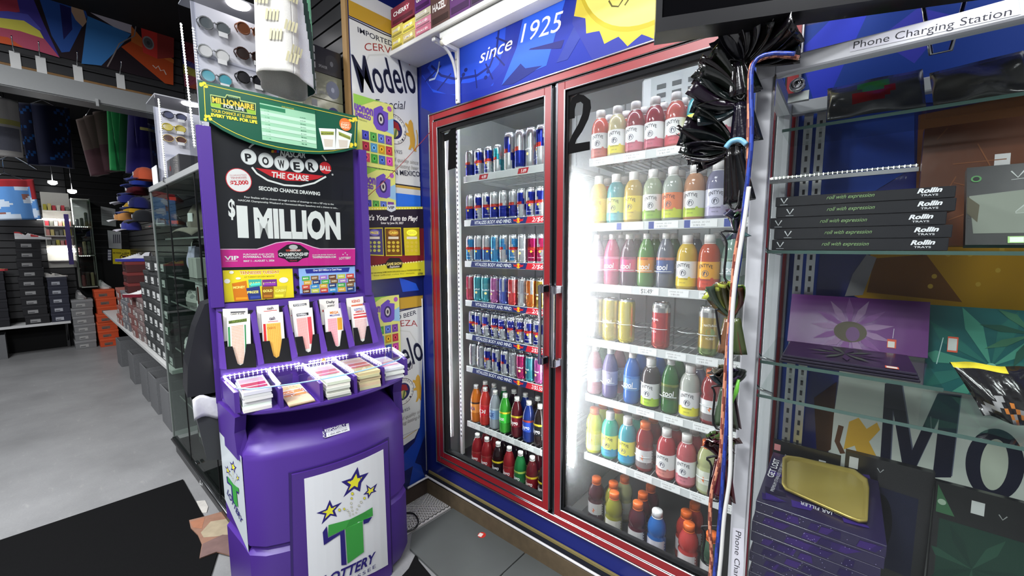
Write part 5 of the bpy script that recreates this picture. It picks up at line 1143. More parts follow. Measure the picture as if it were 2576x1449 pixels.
front = [[(270, 498), (480, 470), (492, 880), (290, 895)], [(545, 470), (738, 455), (768, 830), (572, 850)], [(788, 440), (970, 420), (1005, 775), (835, 795)], [(1048, 436), (1205, 424), (1228, 735), (1072, 752)], [(1258, 415), (1400, 400), (1428, 690), (1290, 710)]]
bd = [[('t', ('CASH 4 LIFE', .3, .2, .85, .006, (60, 60, 60))), ('r', (.3, .1, .9, .14, (70, 70, 74)))], [('t', ('cash', .45, .16, .75, .008, (90, 80, 90))), ('r', (.3, .2, .9, .22, (200, 60, 60)))], [('r', (.2, .12, .85, .19, (40, 40, 46))), ('t', ('POWERBALL', .24, .18, .82, .007, (230, 230, 230))), ('r', (.05, .45, .9, .48, (200, 60, 70)))], [('t', ('Daily', .35, .18, .8, .011, (60, 60, 64))), ('t', ('JACKPOT', .38, .32, .78, .008, (40, 40, 44))), ('r', (.1, .42, .5, .5, (170, 60, 60)))], [('t', ('KENO', .3, .24, .8, .013, (206, 90, 60))), ('r', (.25, .34, .95, .42, (206, 110, 80)))]]
ORG = (216, 150, 60); SAL = (226, 130, 120); PK = (216, 90, 110)
fd = [[('r', (.08, .08, .85, .14, (120, 140, 60))), ('t', ('MILLIONAIRE', .1, .135, .84, .010, (60, 80, 40))), ('r', (.04, .2, .12, .6, (60, 140, 84))), ('r', (.74, .2, .80, .9, (60, 140, 84))), ('g', (.18, .19, .70, .95, 9, 26, (222, 156, 110)))],
      [('t', ('cash', .35, .15, .62, .010, (80, 70, 90))), ('r', (.28, .18, .75, .19, (206, 60, 60))), ('r', (.06, .22, .17, .62, (200, 44, 44))), ('r', (.2, .22, .85, .95, (230, 186, 90))), ('g', (.24, .24, .82, .93, 7, 24, ORG)), ('t', ('CASH 5', .22, .34, .6, .009, (190, 110, 40)))],
      [('r', (.2, .1, .78, .16, (40, 40, 46))), ('t', ('POWERBALL', .24, .15, .70, .008, (232, 232, 232))), ('r', (.16, .2, .68, .9, (236, 190, 186))), ('r', (.70, .2, .9, .8, (220, 90, 96))), ('g', (.18, .21, .66, .9, 10, 28, SAL)), ('g', (.72, .22, .88, .78, 3, 24, (200, 60, 70)))],
      [('pass', 0)] , [('t', ('LOTTO', .2, .12, .7, .010, (60, 70, 160))), ('t', ('AMERICA', .25, .18, .8, .009, (200, 60, 60))), ('r', (.12, .21, .92, .24, (206, 60, 60))), ('r', (.12, .28, .95, .33, (206, 70, 70))), ('g', (.15, .36, .9, .9, 8, 18, (226, 150, 150)))]]
fd[3] = [('t', ('MEGA', .3, .13, .78, .012, (220, 130, 30))), ('t', ('MILLIONS', .28, .19, .84, .008, (60, 70, 150))), ('r', (.14, .24, .66, .95, (236, 196, 200))), ('g', (.15, .25, .65, .94, 9, 26, PK)), ('r', (.68, .24, .95, .55, (226, 170, 60))), ('g', (.7, .26, .93, .54, 4, 14, (206, 140, 40)))]
bl = ['play slips with a dark heading behind the green-edged slips, first kiosk slot', 'white play slips behind the orange grid slips, second kiosk slot', 'white play slips behind the pink grid slips, third kiosk slot', 'daily jackpot play slips at the back of the fourth kiosk slot', 'keno play slips at the back of the fifth kiosk slot']
fl_ = ['green-edged play slips with peach number grids, front of first kiosk slot', 'play slips with orange grid and red tab, front of second kiosk slot', 'play slips with red and pink number grids, front of third kiosk slot', 'play slips with pink and orange grids, front of fourth kiosk slot', 'white play slips with red stripes, front of fifth kiosk slot']
for k in range(5):
    slip_stack(k, back[k], KS0, .014, .009, OFFW, bd[k], bl[k], G_); slip_stack(k, front[k], KS0, .030, .012, (228, 226, 220), fd[k], fl_[k], G_)
# stacks lying in the tray
TG = 'paper stacks in the lit tray'
tray = [(-.585, .075, (232, 232, 230), [(200, 60, 90), (216, 180, 190)], 'fanned stack of white slips in the first tray bay'), (-.452, .012, (232, 206, 160), [(226, 140, 70), (236, 206, 150)], 'orange printed slips under crumpled clear film, second tray bay'), (-.322, .07, (226, 224, 214), [(220, 130, 140), (230, 200, 200)], 'thick stack of white and pink slips in the middle tray bay'), (-.19, .075, (214, 200, 160), [(206, 120, 110), (220, 180, 160)], 'cream paper stack with curled edge, fourth tray bay'), (-.06, .055, (230, 230, 230), [(206, 150, 170), (226, 210, 214)], 'white slip stack in the last tray bay beside the cooler')]
for k, (sc_, hh, c, cc, lab) in enumerate(tray):
    d0 = KT.d(sc_)+.012; mb = MB(PAPER, c); n = max(2, int(hh/.011)); z = .9045
    for i in range(n):
        j = random.uniform(-.004, .004); dz = hh/n*.97; f = random.uniform(-.008, .004)
        pts = [kw(sc_-.044+j, d0+f, z), kw(sc_+.044+j, d0+f-.004, z), kw(sc_+.046+j, .17, z), kw(sc_-.046+j, .17, z)]
        mb._add(pts+[p+ZUP*dz for p in pts], [(3, 2, 1, 0), (4, 5, 6, 7), (0, 1, 5, 4), (1, 2, 6, 5), (2, 3, 7, 6), (3, 0, 4, 7)], PAPER, tuple(int(v*random.uniform(.93, 1.0)) for v in c)); z += dz+.0003
    S2 = Surf(kw(sc_, .08, z), KU, -KN); S2.n = ZUP; mb.layer = 1
    rect(mb, S2, -.044, -.06, .044, .07, (232, 226, 226)); rect(mb, S2, -.04, -.04, .04, .0, cc[0]); rect(mb, S2, -.04, .01, .04, .06, cc[1]); rect(mb, S2, -.04, -.075+.0, .04, -.05, cc[0])
    if k == 1:
        mb.grid(lambda u, v: kw(sc_-.045+.09*u, d0+.02+.11*v, z+.004+.028*abs(math.sin(5*u+3*v))*math.sin(PI*u)), 10, 8, ACRYLIC, (230, 230, 240))
    o = mb.build('paper_stack', org=kw(sc_, .08, .9045)); tag(o, lab, 'paper stack', TG)
mb = MB(CARD, (206, 120, 40)); p = kw(-.30, .175, .9895); mb.hull([p+V(-.012, -.006, 0), p+V(.01, -.008, 0), p+V(.012, .006, 0), p+V(-.01, .008, 0), p+V(0, 0, .014), p+V(-.005, .004, .012)]); o = mb.build('candy_wrapper', org=p); tag(o, 'small crumpled orange wrapper lying on the tray cover', 'wrapper')
# ================================================================ glass charging case, what it holds, and what hangs round it
CX0, CX1, CY0, CY1, CZT = 1.70, 2.42, -.40, -.03, 1.892
ALU = (178, 180, 184)
case = thing('display_case', 'tall aluminium-framed glass case with charging station signs beside the cooler', 'display case', (2.06, -.2, 0))
fb = MB(METAL, ALU)
def bars(mb, m, c, w=.033):
    for x in (CX0, CX1-w):
        for y in (CY0, CY1-w): mb.box((x, y, 0), (x+w, y+w, CZT), m, c, .003)
    for z0, z1 in ((0, .10), (CZT-w, CZT)):
        for y in (CY0, CY1-w): mb.box((CX0+w, y, z0), (CX1-w, y+w, z1), m, c, .003)
        for x in (CX0, CX1-w): mb.box((x, CY0+w, z0), (x+w, CY1-w, z1), m, c, .003)
bars(fb, PAINTED, (204, 206, 211)); cf_ = fb.build('case_frame', case)
mb = MB(CHROME, (225, 225, 228)); mb.box((CX0+.033, CY0-.001, .10), (CX0+.037, CY0+.004, CZT-.033), CHROME, (225, 225, 228)); mb.build('frame_trim', case)
mb = MB(SATIN, (196, 197, 200)); mb.box((CX0-.001, CY0-.0012, CZT-.036), (CX0+.034, CY0, CZT+.0005), SATIN, (192, 193, 197), .0005); mb.build('corner_joint', case)
g = MB(GLASS, (225, 230, 228)); g.box((CX0+.033, CY0+.012, .10), (CX1-.033, CY0+.017, CZT-.033)); gp = g.build('glass_pane', case)
g = MB(GLASS, (225, 230, 228)); g.box((CX0+.012, CY0+.033, .10), (CX0+.017, CY1-.033, CZT-.033)); g.build('glass_pane', case)
g = MB(GLASS, (225, 230, 228)); g.box((CX1-.017, CY0+.033, .10), (CX1-.012, CY1-.033, CZT-.033)); g.build('glass_pane', case)
mb = MB(PAINTED, (60, 60, 62)); mb.box((CX0+.033, CY0+.033, .09), (CX1-.033, CY1-.033, .10)); mb.build('case_floor', case)
DGL = glass_mat('green_edge_glass', (.92, .95, .935), .8)
for z, y0 in ((1.772, -.25), (1.482, -.372), (1.228, -.372), (1.150, -.382)):
    xe = 2.030 if z == 1.228 else CX1-.036; mb = MB(DGL, (120, 150, 140)); mb.box((CX0+.036, y0, z), (xe, CY1-.036, z+.007), DGL, (120, 150, 140)); s_ = mb.build('glass_shelf', case)
    mb = MB(SHINY, (70, 92, 86)); mb.box((CX0+.036, y0-.0012, z), (xe, y0, z+.007), SHINY, (64, 88, 82)); mb.build('shelf_edge', s_)
for x in (1.772, 1.800):
    mb = MB(METAL, (170, 172, 172)); y = -.050; mb.box((x-.010, y, .10), (x+.010, y+.008, CZT-.035), METAL, (176, 178, 178)); z = .14
    while z < 1.84: mb.box((x-.003, y-.0012, z), (x+.003, y, z+.014), MATTE, (40, 40, 42)); z += .03
    mb.build('slotted_upright', case)
for z in (1.483, 1.229, 1.151):
    mb = MB(CHROME, (190, 192, 194)); mb.tube([(CX0+.019, -.33, z+.02), (CX0+.032, -.335, z+.004), (CX0+.062, -.34, z-.002)], .004, 8); mb.build('shelf_bracket', case)
# lock
p = ay(2005, 210, CY0); M = Matrix.Translation((p.x, CY0+.012, p.z)) @ Matrix.Rotation(PI/2, 4, 'X')
mb = MB(CHROME, (206, 208, 210)); mb.lathe([(.0145, 0), (.0145, .003), (.012, .008), (.009, .011), (.009, .010), (.0055, .009), (.0055, .012), (.001, .012)], 16, M=M); mb.box((p.x-.0008, CY0-.0015, p.z-.004), (p.x+.0008, CY0, p.z+.004), MATTE, (16, 16, 16)); mb.box((p.x-.016, CY0+.018, p.z-.03), (p.x+.02, CY0+.03, p.z-.012), METAL, (170, 172, 172)); mb.build('case_lock', case)
# signs on the frame
S = XZ(CY0-.0005); mb = MB(PAPER, (226, 226, 232))
mb.ppoly(S, [(2136, 108), (2560, -8), (2568, 36), (2138, 131)], (224, 223, 232), PAPER); mb.ptext(S, 'Phone Charging Station', (2146, 123), (2544, 38), 17, (50, 50, 58)); mb.build('sign_print', case)
mb = MB(PAPER, (226, 226, 232)); mb.ppoly(S, [(1843, 1327), (1873, 1331), (1866, 1640), (1832, 1640)], (224, 223, 232), PAPER); mb.ptext(S, 'Phone Charging Station', (1849, 1334), (1836, 1590), 0, (50, 50, 58)) if False else None
a0, b0 = S.ab(1851, 1334); a1, b1 = S.ab(1841, 1560); mb.ptext(S, 'Phone Charging Station', (a0, b0), (a1, b1), .0115, (50, 50, 58), px=False); mb.build('sign_print', case)
# lit strip along the back
mb = MB(METAL, (190, 192, 194)); yl = -.10; pL, pR = ay(1942, 452, yl), ay(2312, 417, yl); zL = (pL.z+pR.z)/2
mb.box((pL.x-.02, yl-.004, zL-.012), (pR.x, yl+.008, zL-.002), METAL, (196, 198, 200)); st_ = mb.build('strip_holder', case)
LEDC = emit('case_led_dot', (.97, 1, 1), 30)
led_run('led_dot_strip', [(pL.x-.015, yl-.004, zL+.002), (pR.x-.002, yl-.004, zL+.002)], .0095, st_, .0030, LEDC, .0045)
# ---------------- contents
def fx(px, py, y): return ay(px, py, y).x
x0, x1 = fx(1945, 560, -.36), fx(2392, 560, -.36); z = 1.4895
for k in range(5):
    j = (0, .003, -.006, .004, .002)[k]; top = k == 4
    o_ = Surf((0, -.36, 0), (1, 0, 0), ZUP); mb = MB(SATIN, (30, 30, 33)); h = .0235 if not top else .021
    mb.box((x0+j, -.36, z), (x1+j, -.10, z+h), SATIN, (32, 32, 35), .001); S = XZ(-.3605); mb.layer = 2
    W_ = x1-x0; c = (206, 208, 210)
    a = x0+j+.016+(.01 if k % 2 else .0); mb.pline(S, [(a-.006, z+.018), (a, z+.007), (a+.006, z+.018)], .0022, c, px=False); mb.pline(S, [(a-.003, z+.018), (a, z+.012), (a+.003, z+.018)], .001, (30, 30, 33), px=False); mb.pline(S, [(a-.007, z+.0035), (a+.007, z+.0035)], .0008, c, px=False)
    mb.ptext(S, 'roll with expression', (x0+j+.09, z+.010), (x0+j+.165, z+.010), .005, (130, 160, 110), px=False, shear=.4)
    mb.ptext(S, 'Rollin', (x1+j-.05, z+.011), (x1+j-.017, z+.012), .0085, (222, 222, 226), px=False, shear=.3, bold=.04); mb.ptext(S, 'TRAYS', (x1+j-.045, z+.005), (x1+j-.022, z+.005), .0035, (200, 200, 204), px=False, bold=.02)
    o = mb.build('tray_box', org=((x0+x1)/2, -.23, z)); tag(o, ('bottom', 'second from bottom', 'middle', 'second from top', 'topmost')[k] + ' black rolling tray box in the stack of five beside the lit strip', 'box', 'stacked black tray boxes'); z += h+.0006
def lean(name, quad, y, back, c, m, fn, label, cat, group=None, thick=.012, zs=None):
    """a flat boxed tray leaning back: quad TL TR BR BL in photo points; y at the foot, 'back' metres further at the top"""
    bl, br = ay(*quad[3], y), ay(*quad[2], y); tl, tr = ay(*quad[0], y+back), ay(*quad[1], y+back)
    if zs is not None:
        dz = zs-min(bl.z, br.z)
    zb = (bl.z+br.z)/2 if zs is None else zs+thick*abs(back)*10+.001; zt = (tl.z+tr.z)/2
    if zs == 1.4895: zt = min(zt, 1.762)
    o = V(min(bl.x, tl.x), y, zb); S = Surf(o, V(1, 0, 0), V(0, back, zt-zb)); W_ = max(br.x, tr.x)-o.x; H_ = V(0, back, zt-zb).length
    mb = MB(m, c); mb.prism(S, [(0, 0), (W_, 0), (W_, H_), (0, H_)], -thick, 0, m, c); mb.layer = 2; mb.lim = (W_, H_); fn(mb, S, W_, H_)
    ob = mb.build(name, org=(o.x+W_/2, y, zb)); return tag(ob, label, cat, group)
def petals(mb, S, cx, cy, c1, c2, r, n=9):
    for k in range(n):
        t = 2*PI*k/n+.2; mb.ppoly(S, [(cx, cy), (cx+r*.6*math.cos(t-.16), cy+r*.6*math.sin(t-.16)), (cx+r*math.cos(t), cy+r*math.sin(t)), (cx+r*.6*math.cos(t+.16), cy+r*.6*math.sin(t+.16))], c1 if k % 2 else c2, px=False)
def pr_purple(mb, S, W_, H_):
    petals(mb, S, W_*.48, H_*.38, (128, 84, 140), (150, 120, 156), min(W_, H_)*.62, 13); mb.pell(S, (W_*.48, H_*.32), W_*.12, H_*.2, (90, 84, 70), px=False); mb.pell(S, (W_*.5, H_*.28), W_*.05, H_*.14, (110, 80, 120), px=False)
    rect(mb, S, W_*.74, H_*.10, W_*.80, H_*.26, (220, 96, 70)); rect(mb, S, W_*.745, H_*.11, W_*.79, H_*.22, (226, 222, 214)); mb.pline(S, [(W_*.775, H_*.28), (W_*.78, H_*.46)], .0012, (200, 190, 210), px=False)
lean('rolling_tray', [(1996, 737), (2330, 762), (2330, 936), (1980, 858)], -.14, .045, (100, 40, 116), FILM, pr_purple, 'purple flower-print tray in clear wrap leaning at the back of the case', 'tray', None, .01, 1.2362)
def pr_teal(mb, S, W_, H_):
    petals(mb, S, W_*.55, H_*.35, (70, 140, 120), (40, 104, 96), min(W_, H_)*.8, 11); petals(mb, S, W_*.85, H_*.75, (60, 110, 84), (36, 80, 66), H_*.4, 9); mb.pell(S, (W_*.55, H_*.35), W_*.04, W_*.04, (120, 180, 160), px=False)
    rect(mb, S, W_*.18, H_*.46, W_*.27, H_*.64, (220, 96, 70)); rect(mb, S, W_*.185, H_*.48, W_*.26, H_*.62, (206, 210, 206)); mb.pline(S, [(W_*.1, H_*.3), (W_*.14, H_*.62)], .0016, (170, 206, 200), px=False)
lean('rolling_tray', [(2340, 758), (2640, 795), (2650, 960), (2340, 925)], -.10, .03, (34, 92, 92), FILM, pr_teal, 'teal green leaf-print tray in clear wrap beside the purple tray', 'tray', None, .01, 1.158)
mb = MB(SATIN, (28, 22, 36)); y0 = -.365; xa, xb = fx(1962, 890, y0), fx(2318, 940, y0)
for k in range(3):
    mb.box((xa+.002*k, y0+.003*k, 1.2358+.006*k), (xb-.002*k, -.19, 1.2408+.006*k), SATIN, (30+k*4, 24+k*3, 40+k*5), .001)
S = FLOORS(1.2536); mb.layer = 2; petals(mb, S, (xa+xb)/2, -.27, (70, 74, 70), (60, 40, 70), .07, 11); rect(mb, S, xb-.05, -.355, xb-.03, -.335, (210, 90, 70)); rect(mb, S, xb-.048, -.352, xb-.032, -.338, (214, 206, 200))
o = mb.build('flat_tray', org=((xa+xb)/2, -.28, 1.2358)); tag(o, 'flat dark flower-print tray lying in front of the purple tray', 'tray')
def pr_420(mb, S, W_, H_):
    mb.ppoly(S, [(W_*.08, H_*.14), (W_*1.0, H_*.14), (W_*1.0, H_*.70), (W_*.03, H_*.62)], (112, 118, 108), px=False); mb.ppoly(S, [(W_*.0, H_*.40), (W_*.12, H_*.28), (W_*.14, H_*.5), (0, H_*.62)], (70, 66, 50), px=False)
    mb.ptext(S, '420', (W_*.50, H_*.30), (W_*1.25, H_*.33), H_*.26, (150, 156, 150), px=False, bold=.02); mb.ptext(S, '420', (W_*.505, H_*.305), (W_*1.245, H_*.325), H_*.235, (124, 130, 120), px=False)
    a, b = W_*.55, H_*.86; mb.pline(S, [(a-.012, b+.008), (a-.004, b-.006), (a+.004, b+.008)], .002, (170, 172, 170), px=False); mb.pline(S, [(a-.012, b-.010), (a+.008, b-.008)], .001, (170, 172, 170), px=False)
    mb.pell(S, (W_*.10, H_*.84), .007, .007, (70, 120, 70), px=False); mb.pell(S, (W_*.10, H_*.84), .0045, .0045, (24, 26, 26), px=False)
    rect(mb, S, W_*.42, H_*.02, W_*.58, H_*.10, (150, 190, 120)); rect(mb, S, W_*.44, H_*.03, W_*.57, H_*.09, (206, 210, 204))
lean('rolling_tray', [(2436, 440), (2696, 380), (2686, 640), (2428, 612)], -.30, .06, (22, 23, 24), SATIN, pr_420, 'black tray box with grey four-twenty plate beside the box stack', 'tray', None, .016, 1.4895)
def pr_brown(mb, S, W_, H_):
    rect(mb, S, W_*.60, H_*.46, W_*.72, H_*.72, (206, 204, 204)); 
    for k in range(7): mb.pline(S, [(W_*random.random(), H_*random.random()), (W_*random.random(), H_*random.random())], .002, (126, 76, 44), px=False)
lean('rolling_tray', [(2330, 285), (2640, 235), (2650, 420), (2335, 445)], -.16, .04, (94, 52, 30), FILM, pr_brown, 'amber brown tray in crinkled wrap with white price tag, behind black tray', 'tray', None, .02, 1.4895)
# crumpled packets on the top glass shelf
def packet(quad, y, c, label, spots=(), zs=1.7835):
    bl, br, tl, tr = ay(*quad[3], y), ay(*quad[2], y), ay(*quad[0], y), ay(*quad[1], y); mb = MB(FOILBAG, c); sd = random.random()*6
    def fn(u, v):
        p = (bl*(1-u)+br*u)*(1-v)+(tl*(1-u)+tr*u)*v; p = V(p.x, y, zs+max(0, p.z-min(bl.z, br.z))); b_ = math.sin(PI*u)*math.sin(PI*min(1, v+.02)); return p+V(0, -.022*b_+.006*math.sin(9*u+sd)*math.sin(7*v+sd)+.05*v, 0)
    def cf(u, v):
        for (a, b, r, cc) in spots:
            if (u-a)**2+(v-b)**2 < r*r: return cc
        return c
    mb.grid(fn, 18, 10, FOILBAG, c, cf, True, .004); o = mb.build('snack_packet', org=(bl.x, y, zs)); tag(o, label, 'packet', 'packets on the top glass shelf')
packet([(2080, 205), (2330, 150), (2330, 265), (2080, 300)], -.24, (66, 68, 70), 'grey film packet with red fruit and green leaf on the top glass shelf', [(.45, .45, .2, (120, 30, 34)), (.5, .78, .16, (50, 110, 50)), (.62, .6, .1, (120, 30, 34))])
packet([(2350, 145), (2600, 80), (2600, 210), (2350, 245)], -.22, (72, 72, 70), 'grey crinkled film packet at the right end of the top glass shelf')
# pouch low at the right
def pouch():
    mb = MB(FOILBAG, (30, 28, 30)); y = -.30; A, B, Cc, D = ay(2400, 905, y), ay(2640, 925, y), ay(2640, 1075, y), ay(2480, 1030, y)
    zs = 1.164; low = min(Cc.z, D.z)
    def fn(u, v):
        p = (D*(1-u)+Cc*u)*(1-v)+(A*(1-u)+B*u)*v; return V(p.x, y-.03*math.sin(PI*u)*math.sin(PI*v)+.01*math.sin(11*u+5*v)+.04*v, zs+(p.z-low)*1.0)
    mb.grid(fn, 16, 10, FOILBAG, (30, 28, 30), lambda u, v: (226, 206, 60) if v > .93 and u < .6 else ((200, 120, 50) if (v < .45 and u > .35 and int(u*17+v*9) % 3 == 0) else ((150, 148, 150) if (int(u*13-v*11) % 5 == 0 and v < .5) else (30, 28, 30))), True, .003)
    o = mb.build('foil_pouch', org=(A.x, y, zs)); tag(o, 'black foil pouch with yellow edge and gold print at the right', 'pouch')
pouch()
# galaxy-print tray boxes stacked in the bottom
xa, xb = fx(1898, 1260, -.375), fx(2225, 1390, -.375); zt = .893; h = .0265; n = 9; z = zt-n*h
def star_box(mb, x0, x1, y0, y1, z, h, j):
    mb.box((x0, y0, z), (x1, y1, z+h-.0008), GALAXY, (30, 20, 60), .0008); S = XZ(y0-.0005); mb.layer = 2
    for k in range(7):
        a = random.uniform(x0+.01, x1-.04); mb.ppoly(S, [(a, z+.003), (a+random.uniform(.01, .03), z+.004), (a+random.uniform(.02, .04), z+h*.8), (a+.005, z+h*.7)], random.choice([(42, 26, 82), (36, 24, 70), (54, 32, 98)]), px=False)
    for k in range(16): a, b = random.uniform(x0, x1-.002), random.uniform(z+.002, z+h-.004); mb.layer -= 1 if k else 0; rect(mb, S, a, b, a+.0012, b+.0012, (170, 160, 200))
for k in range(n):
    j = random.uniform(-.004, .004); mb = MB(GALAXY, (30, 20, 60)); star_box(mb, xa+j, xb+j, -.375, -.08, z, h, j)
    if k == n-1:
        S = FLOORS(z+h-.0006); mb.layer = 1
        for q in range(16): a, b = random.uniform(xa+.01, xb-.05), random.uniform(-.36, -.12); mb.ppoly(S, [(a, b), (a+.05*random.random()+.01, b+.01), (a+.04, b+.04*random.random()+.01), (a-.005, b+.03)], random.choice([(52, 32, 110), (40, 24, 90), (22, 16, 46)]), px=False)
        mb.ptext(S, 'GET LOST', S.ab(1945, 1203), S.ab(1962, 1158), .014, (226, 226, 230), px=False, bold=.02); mb.ptext(S, 'PREMIUM STAINLESS STEEL ROLLING TRAY', S.ab(1946, 1238), S.ab(1982, 1146), .007, (206, 206, 214), px=False)
        mb.ptext(S, 'CONE FILLER', (2046, 1170), (2126, 1192), 7, (206, 206, 214)); mb.ptext(S, 'JAR FILLER', (2096, 1290), (2014, 1262), 8, (206, 206, 214)); mb.pline(S, [(2015, 1158), (2028, 1160), (2042, 1164)], .0012, (210, 210, 214)); mb.pline(S, [(2098, 1292), (2115, 1300), (2135, 1300)], .0012, (210, 210, 214))
    o = mb.build('galaxy_box', org=((xa+xb)/2, -.23, z)); tag(o, f'purple starry tray box, {ORD[k]} from the bottom of the stack under the gold tray' if k < n-1 else 'topmost purple starry tray box with white lettering, under the gold tray', 'box', 'stacked purple starry boxes'); z += h
# gold tray on top
S = FLOORS(z+.0004); rim = [(x, y+7) for x, y in [(1968, 1152), (1978, 1146), (2010, 1150), (2150, 1182), (2182, 1206), (2186, 1230), (2182, 1310), (2180, 1312), (2160, 1312), (2130, 1300), (2010, 1246), (1975, 1230), (1966, 1216)]]
q = [S.ab(*p) for p in rim]; cxq = sum(p[0] for p in q)/len(q); cyq = sum(p[1] for p in q)/len(q); GOLDM = finish('gold_anodised', .38, metal=.45, coat=.2); mb = MB(GOLDM, (176, 156, 78)); n = len(q); base = 0
rings = [(1.0, .004), (1.0, .010), (.97, .0105), (.93, .0095), (.88, .004), (.85, .0025)]
for kx, hz in rings: mb.v += [V(cxq+(a-cxq)*kx, cyq+(b-cyq)*kx, z+hz) for a, b in q]
GOLD_ = (178, 158, 82); METAL_ = METAL; METAL = GOLDM
for i in range(len(rings)-1):
    for k in range(n): mb.f.append(((i*n+k, i*n+(k+1) % n, (i+1)*n+(k+1) % n, (i+1)*n+k), METAL, GOLD_, True))
mb.f.append((tuple((len(rings)-1)*n+k for k in range(n)), METAL, (150, 132, 62), False)); mb.f.append((tuple(reversed(range(n))), METAL, GOLD_, False))
METAL = METAL_; S2 = FLOORS(z+.0025); mb.layer = 6; mb.ptext(S2, 'GET LOST', S2.ab(2082, 1246), S2.ab(2098, 1200), .015, (232, 228, 214), px=False, bold=.02); o = mb.build('gold_tray', org=(cxq, cyq, z+.004)); tag(o, 'gold metal rolling tray with rounded corners on top of starry boxes', 'tray')
def pr_black(mb, S, W_, H_):
    mb.ppoly(S, [(W_*.12, H_*.18), (W_*.86, H_*.16), (W_*.86, H_*.78), (W_*.12, H_*.8)], (34, 36, 58), px=False); mb.pell(S, (W_*.45, H_*.5), W_*.16, H_*.24, (18, 18, 26), px=False); mb.ppoly(S, [(W_*.1, H_*.7), (W_*.4, H_*.72), (W_*.3, H_*.86), (W_*.08, H_*.84)], (60, 44, 110), px=False)
    rect(mb, S, W_*.05, H_*.88, W_*.16, H_*.97, (190, 190, 190)); a, b = W_*.42, H_*.92; mb.pline(S, [(a-.006, b+.004), (a, b-.006), (a+.006, b+.004)], .002, (170, 172, 174), px=False); mb.ptext(S, 'Rollin', (W_*.68, H_*.05), (W_*.93, H_*.04), .008, (190, 190, 194), px=False, shear=.3, bold=.03)
lean('tray_box', [(2128, 1135), (2345, 1190), (2338, 1330), (2225, 1300)], -.072, .0, (26, 26, 28), SATIN, pr_black, 'upright black tray box standing behind the gold tray', 'box', None, .02, .60)
def pr_green(mb, S, W_, H_):
    mb.ppoly(S, [(W_*.06, H_*.12), (W_*.97, H_*.12), (W_*.97, H_*.74), (W_*.06, H_*.74)], (30, 56, 46), px=False); petals(mb, S, W_*.4, H_*.45, (40, 72, 58), (26, 50, 42), H_*.3, 7); mb.ppoly(S, [(W_*.02, H_*.78), (W_*.2, H_*.78), (W_*.02, H_*.98)], (60, 100, 70), px=False); mb.pell(S, (W_*.07, H_*.86), .007, .007, (150, 170, 150), px=False)
    rect(mb, S, W_*.34, H_*.84, W_*.46, H_*.93, (190, 192, 190)); a, b = W_*.62, H_*.87; mb.pline(S, [(a-.006, b+.004), (a, b-.006), (a+.006, b+.004)], .002, (150, 152, 150), px=False); rect(mb, S, W_*.02, H_*.04, W_*.5, H_*.08, (70, 110, 80))
lean('tray_box', [(2362, 1205), (2640, 1290), (2640, 1440), (2350, 1320)], -.12, .03, (20, 22, 22), SATIN, pr_green, 'black tray box with dark green centre leaning at the right', 'box', None, .018, .60)
lean('tray_box', [(1945, 1118), (2115, 1132), (2115, 1160), (1945, 1150)], -.060, .0, (22, 22, 24), SATIN, lambda mb, S, W_, H_: (rect(mb, S, W_*.02, H_*.90, W_*.12, H_*.96, (200, 130, 130)), rect(mb, S, W_*.7, H_*.84, W_*.8, H_*.92, (190, 190, 190))), 'black tray box edge showing at the back above starry boxes', 'box', None, .006, .60)
mb = MB(DGL, (120, 150, 140)); mb.box((CX0+.036, CY0+.04, .59), (CX1-.036, CY1-.036, .598), DGL, (120, 150, 140)); mb.build('glass_shelf', case)
# ---------------- the wire rack of bags hung on the case's flank
rack = thing('bag_rack', 'black wire strip rack hanging down the case side, holding bunched bags', 'rack', (1.66, -.44, .5))
RY = -.44
mb = MB(PAINTED, (18, 18, 20)); pts = [ay(x, y, RY) for x, y in ((1884, 120), (1880, 300), (1872, 600), (1860, 900), (1848, 1200), (1838, 1449))]; [setattr(p, 'x', min(p.x, 1.689)) for p in pts]; mb.tube(pts, .005, 8, PAINTED, (18, 18, 20)); mb.build('rack_spine', rack)
LOOPS = [[(1885, 158), (1838, 150), (1838, 170), (1850, 240), (1882, 242), (1888, 170)], [(1880, 372), (1832, 372), (1830, 384), (1834, 508), (1886, 512), (1890, 380)], [(1870, 583), (1812, 583), (1828, 612), (1822, 698), (1872, 702), (1874, 590)], [(1862, 782), (1806, 778), (1802, 790), (1818, 880), (1862, 894), (1868, 790)], [(1858, 975), (1792, 972), (1798, 990), (1794, 1066), (1852, 1082), (1860, 985)], [(1850, 1152), (1778, 1152), (1790, 1172), (1784, 1248), (1842, 1262), (1852, 1160)], [(1842, 1335), (1766, 1325), (1774, 1345), (1768, 1410), (1830, 1430), (1846, 1345)]]
for L in LOOPS:
    mb = MB(PAINTED, (16, 16, 18)); P = [ay(x, y, RY-.02-.012*(i in (1, 2, 3, 4))) for i, (x, y) in enumerate(L)]; [setattr(p, 'x', min(p.x, 1.692)) for p in P]; mb.tube(smooth_path(P+[P[0]], 3), .0026, 6, PAINTED, (16, 16, 18)); mb.build('wire_pocket', rack)
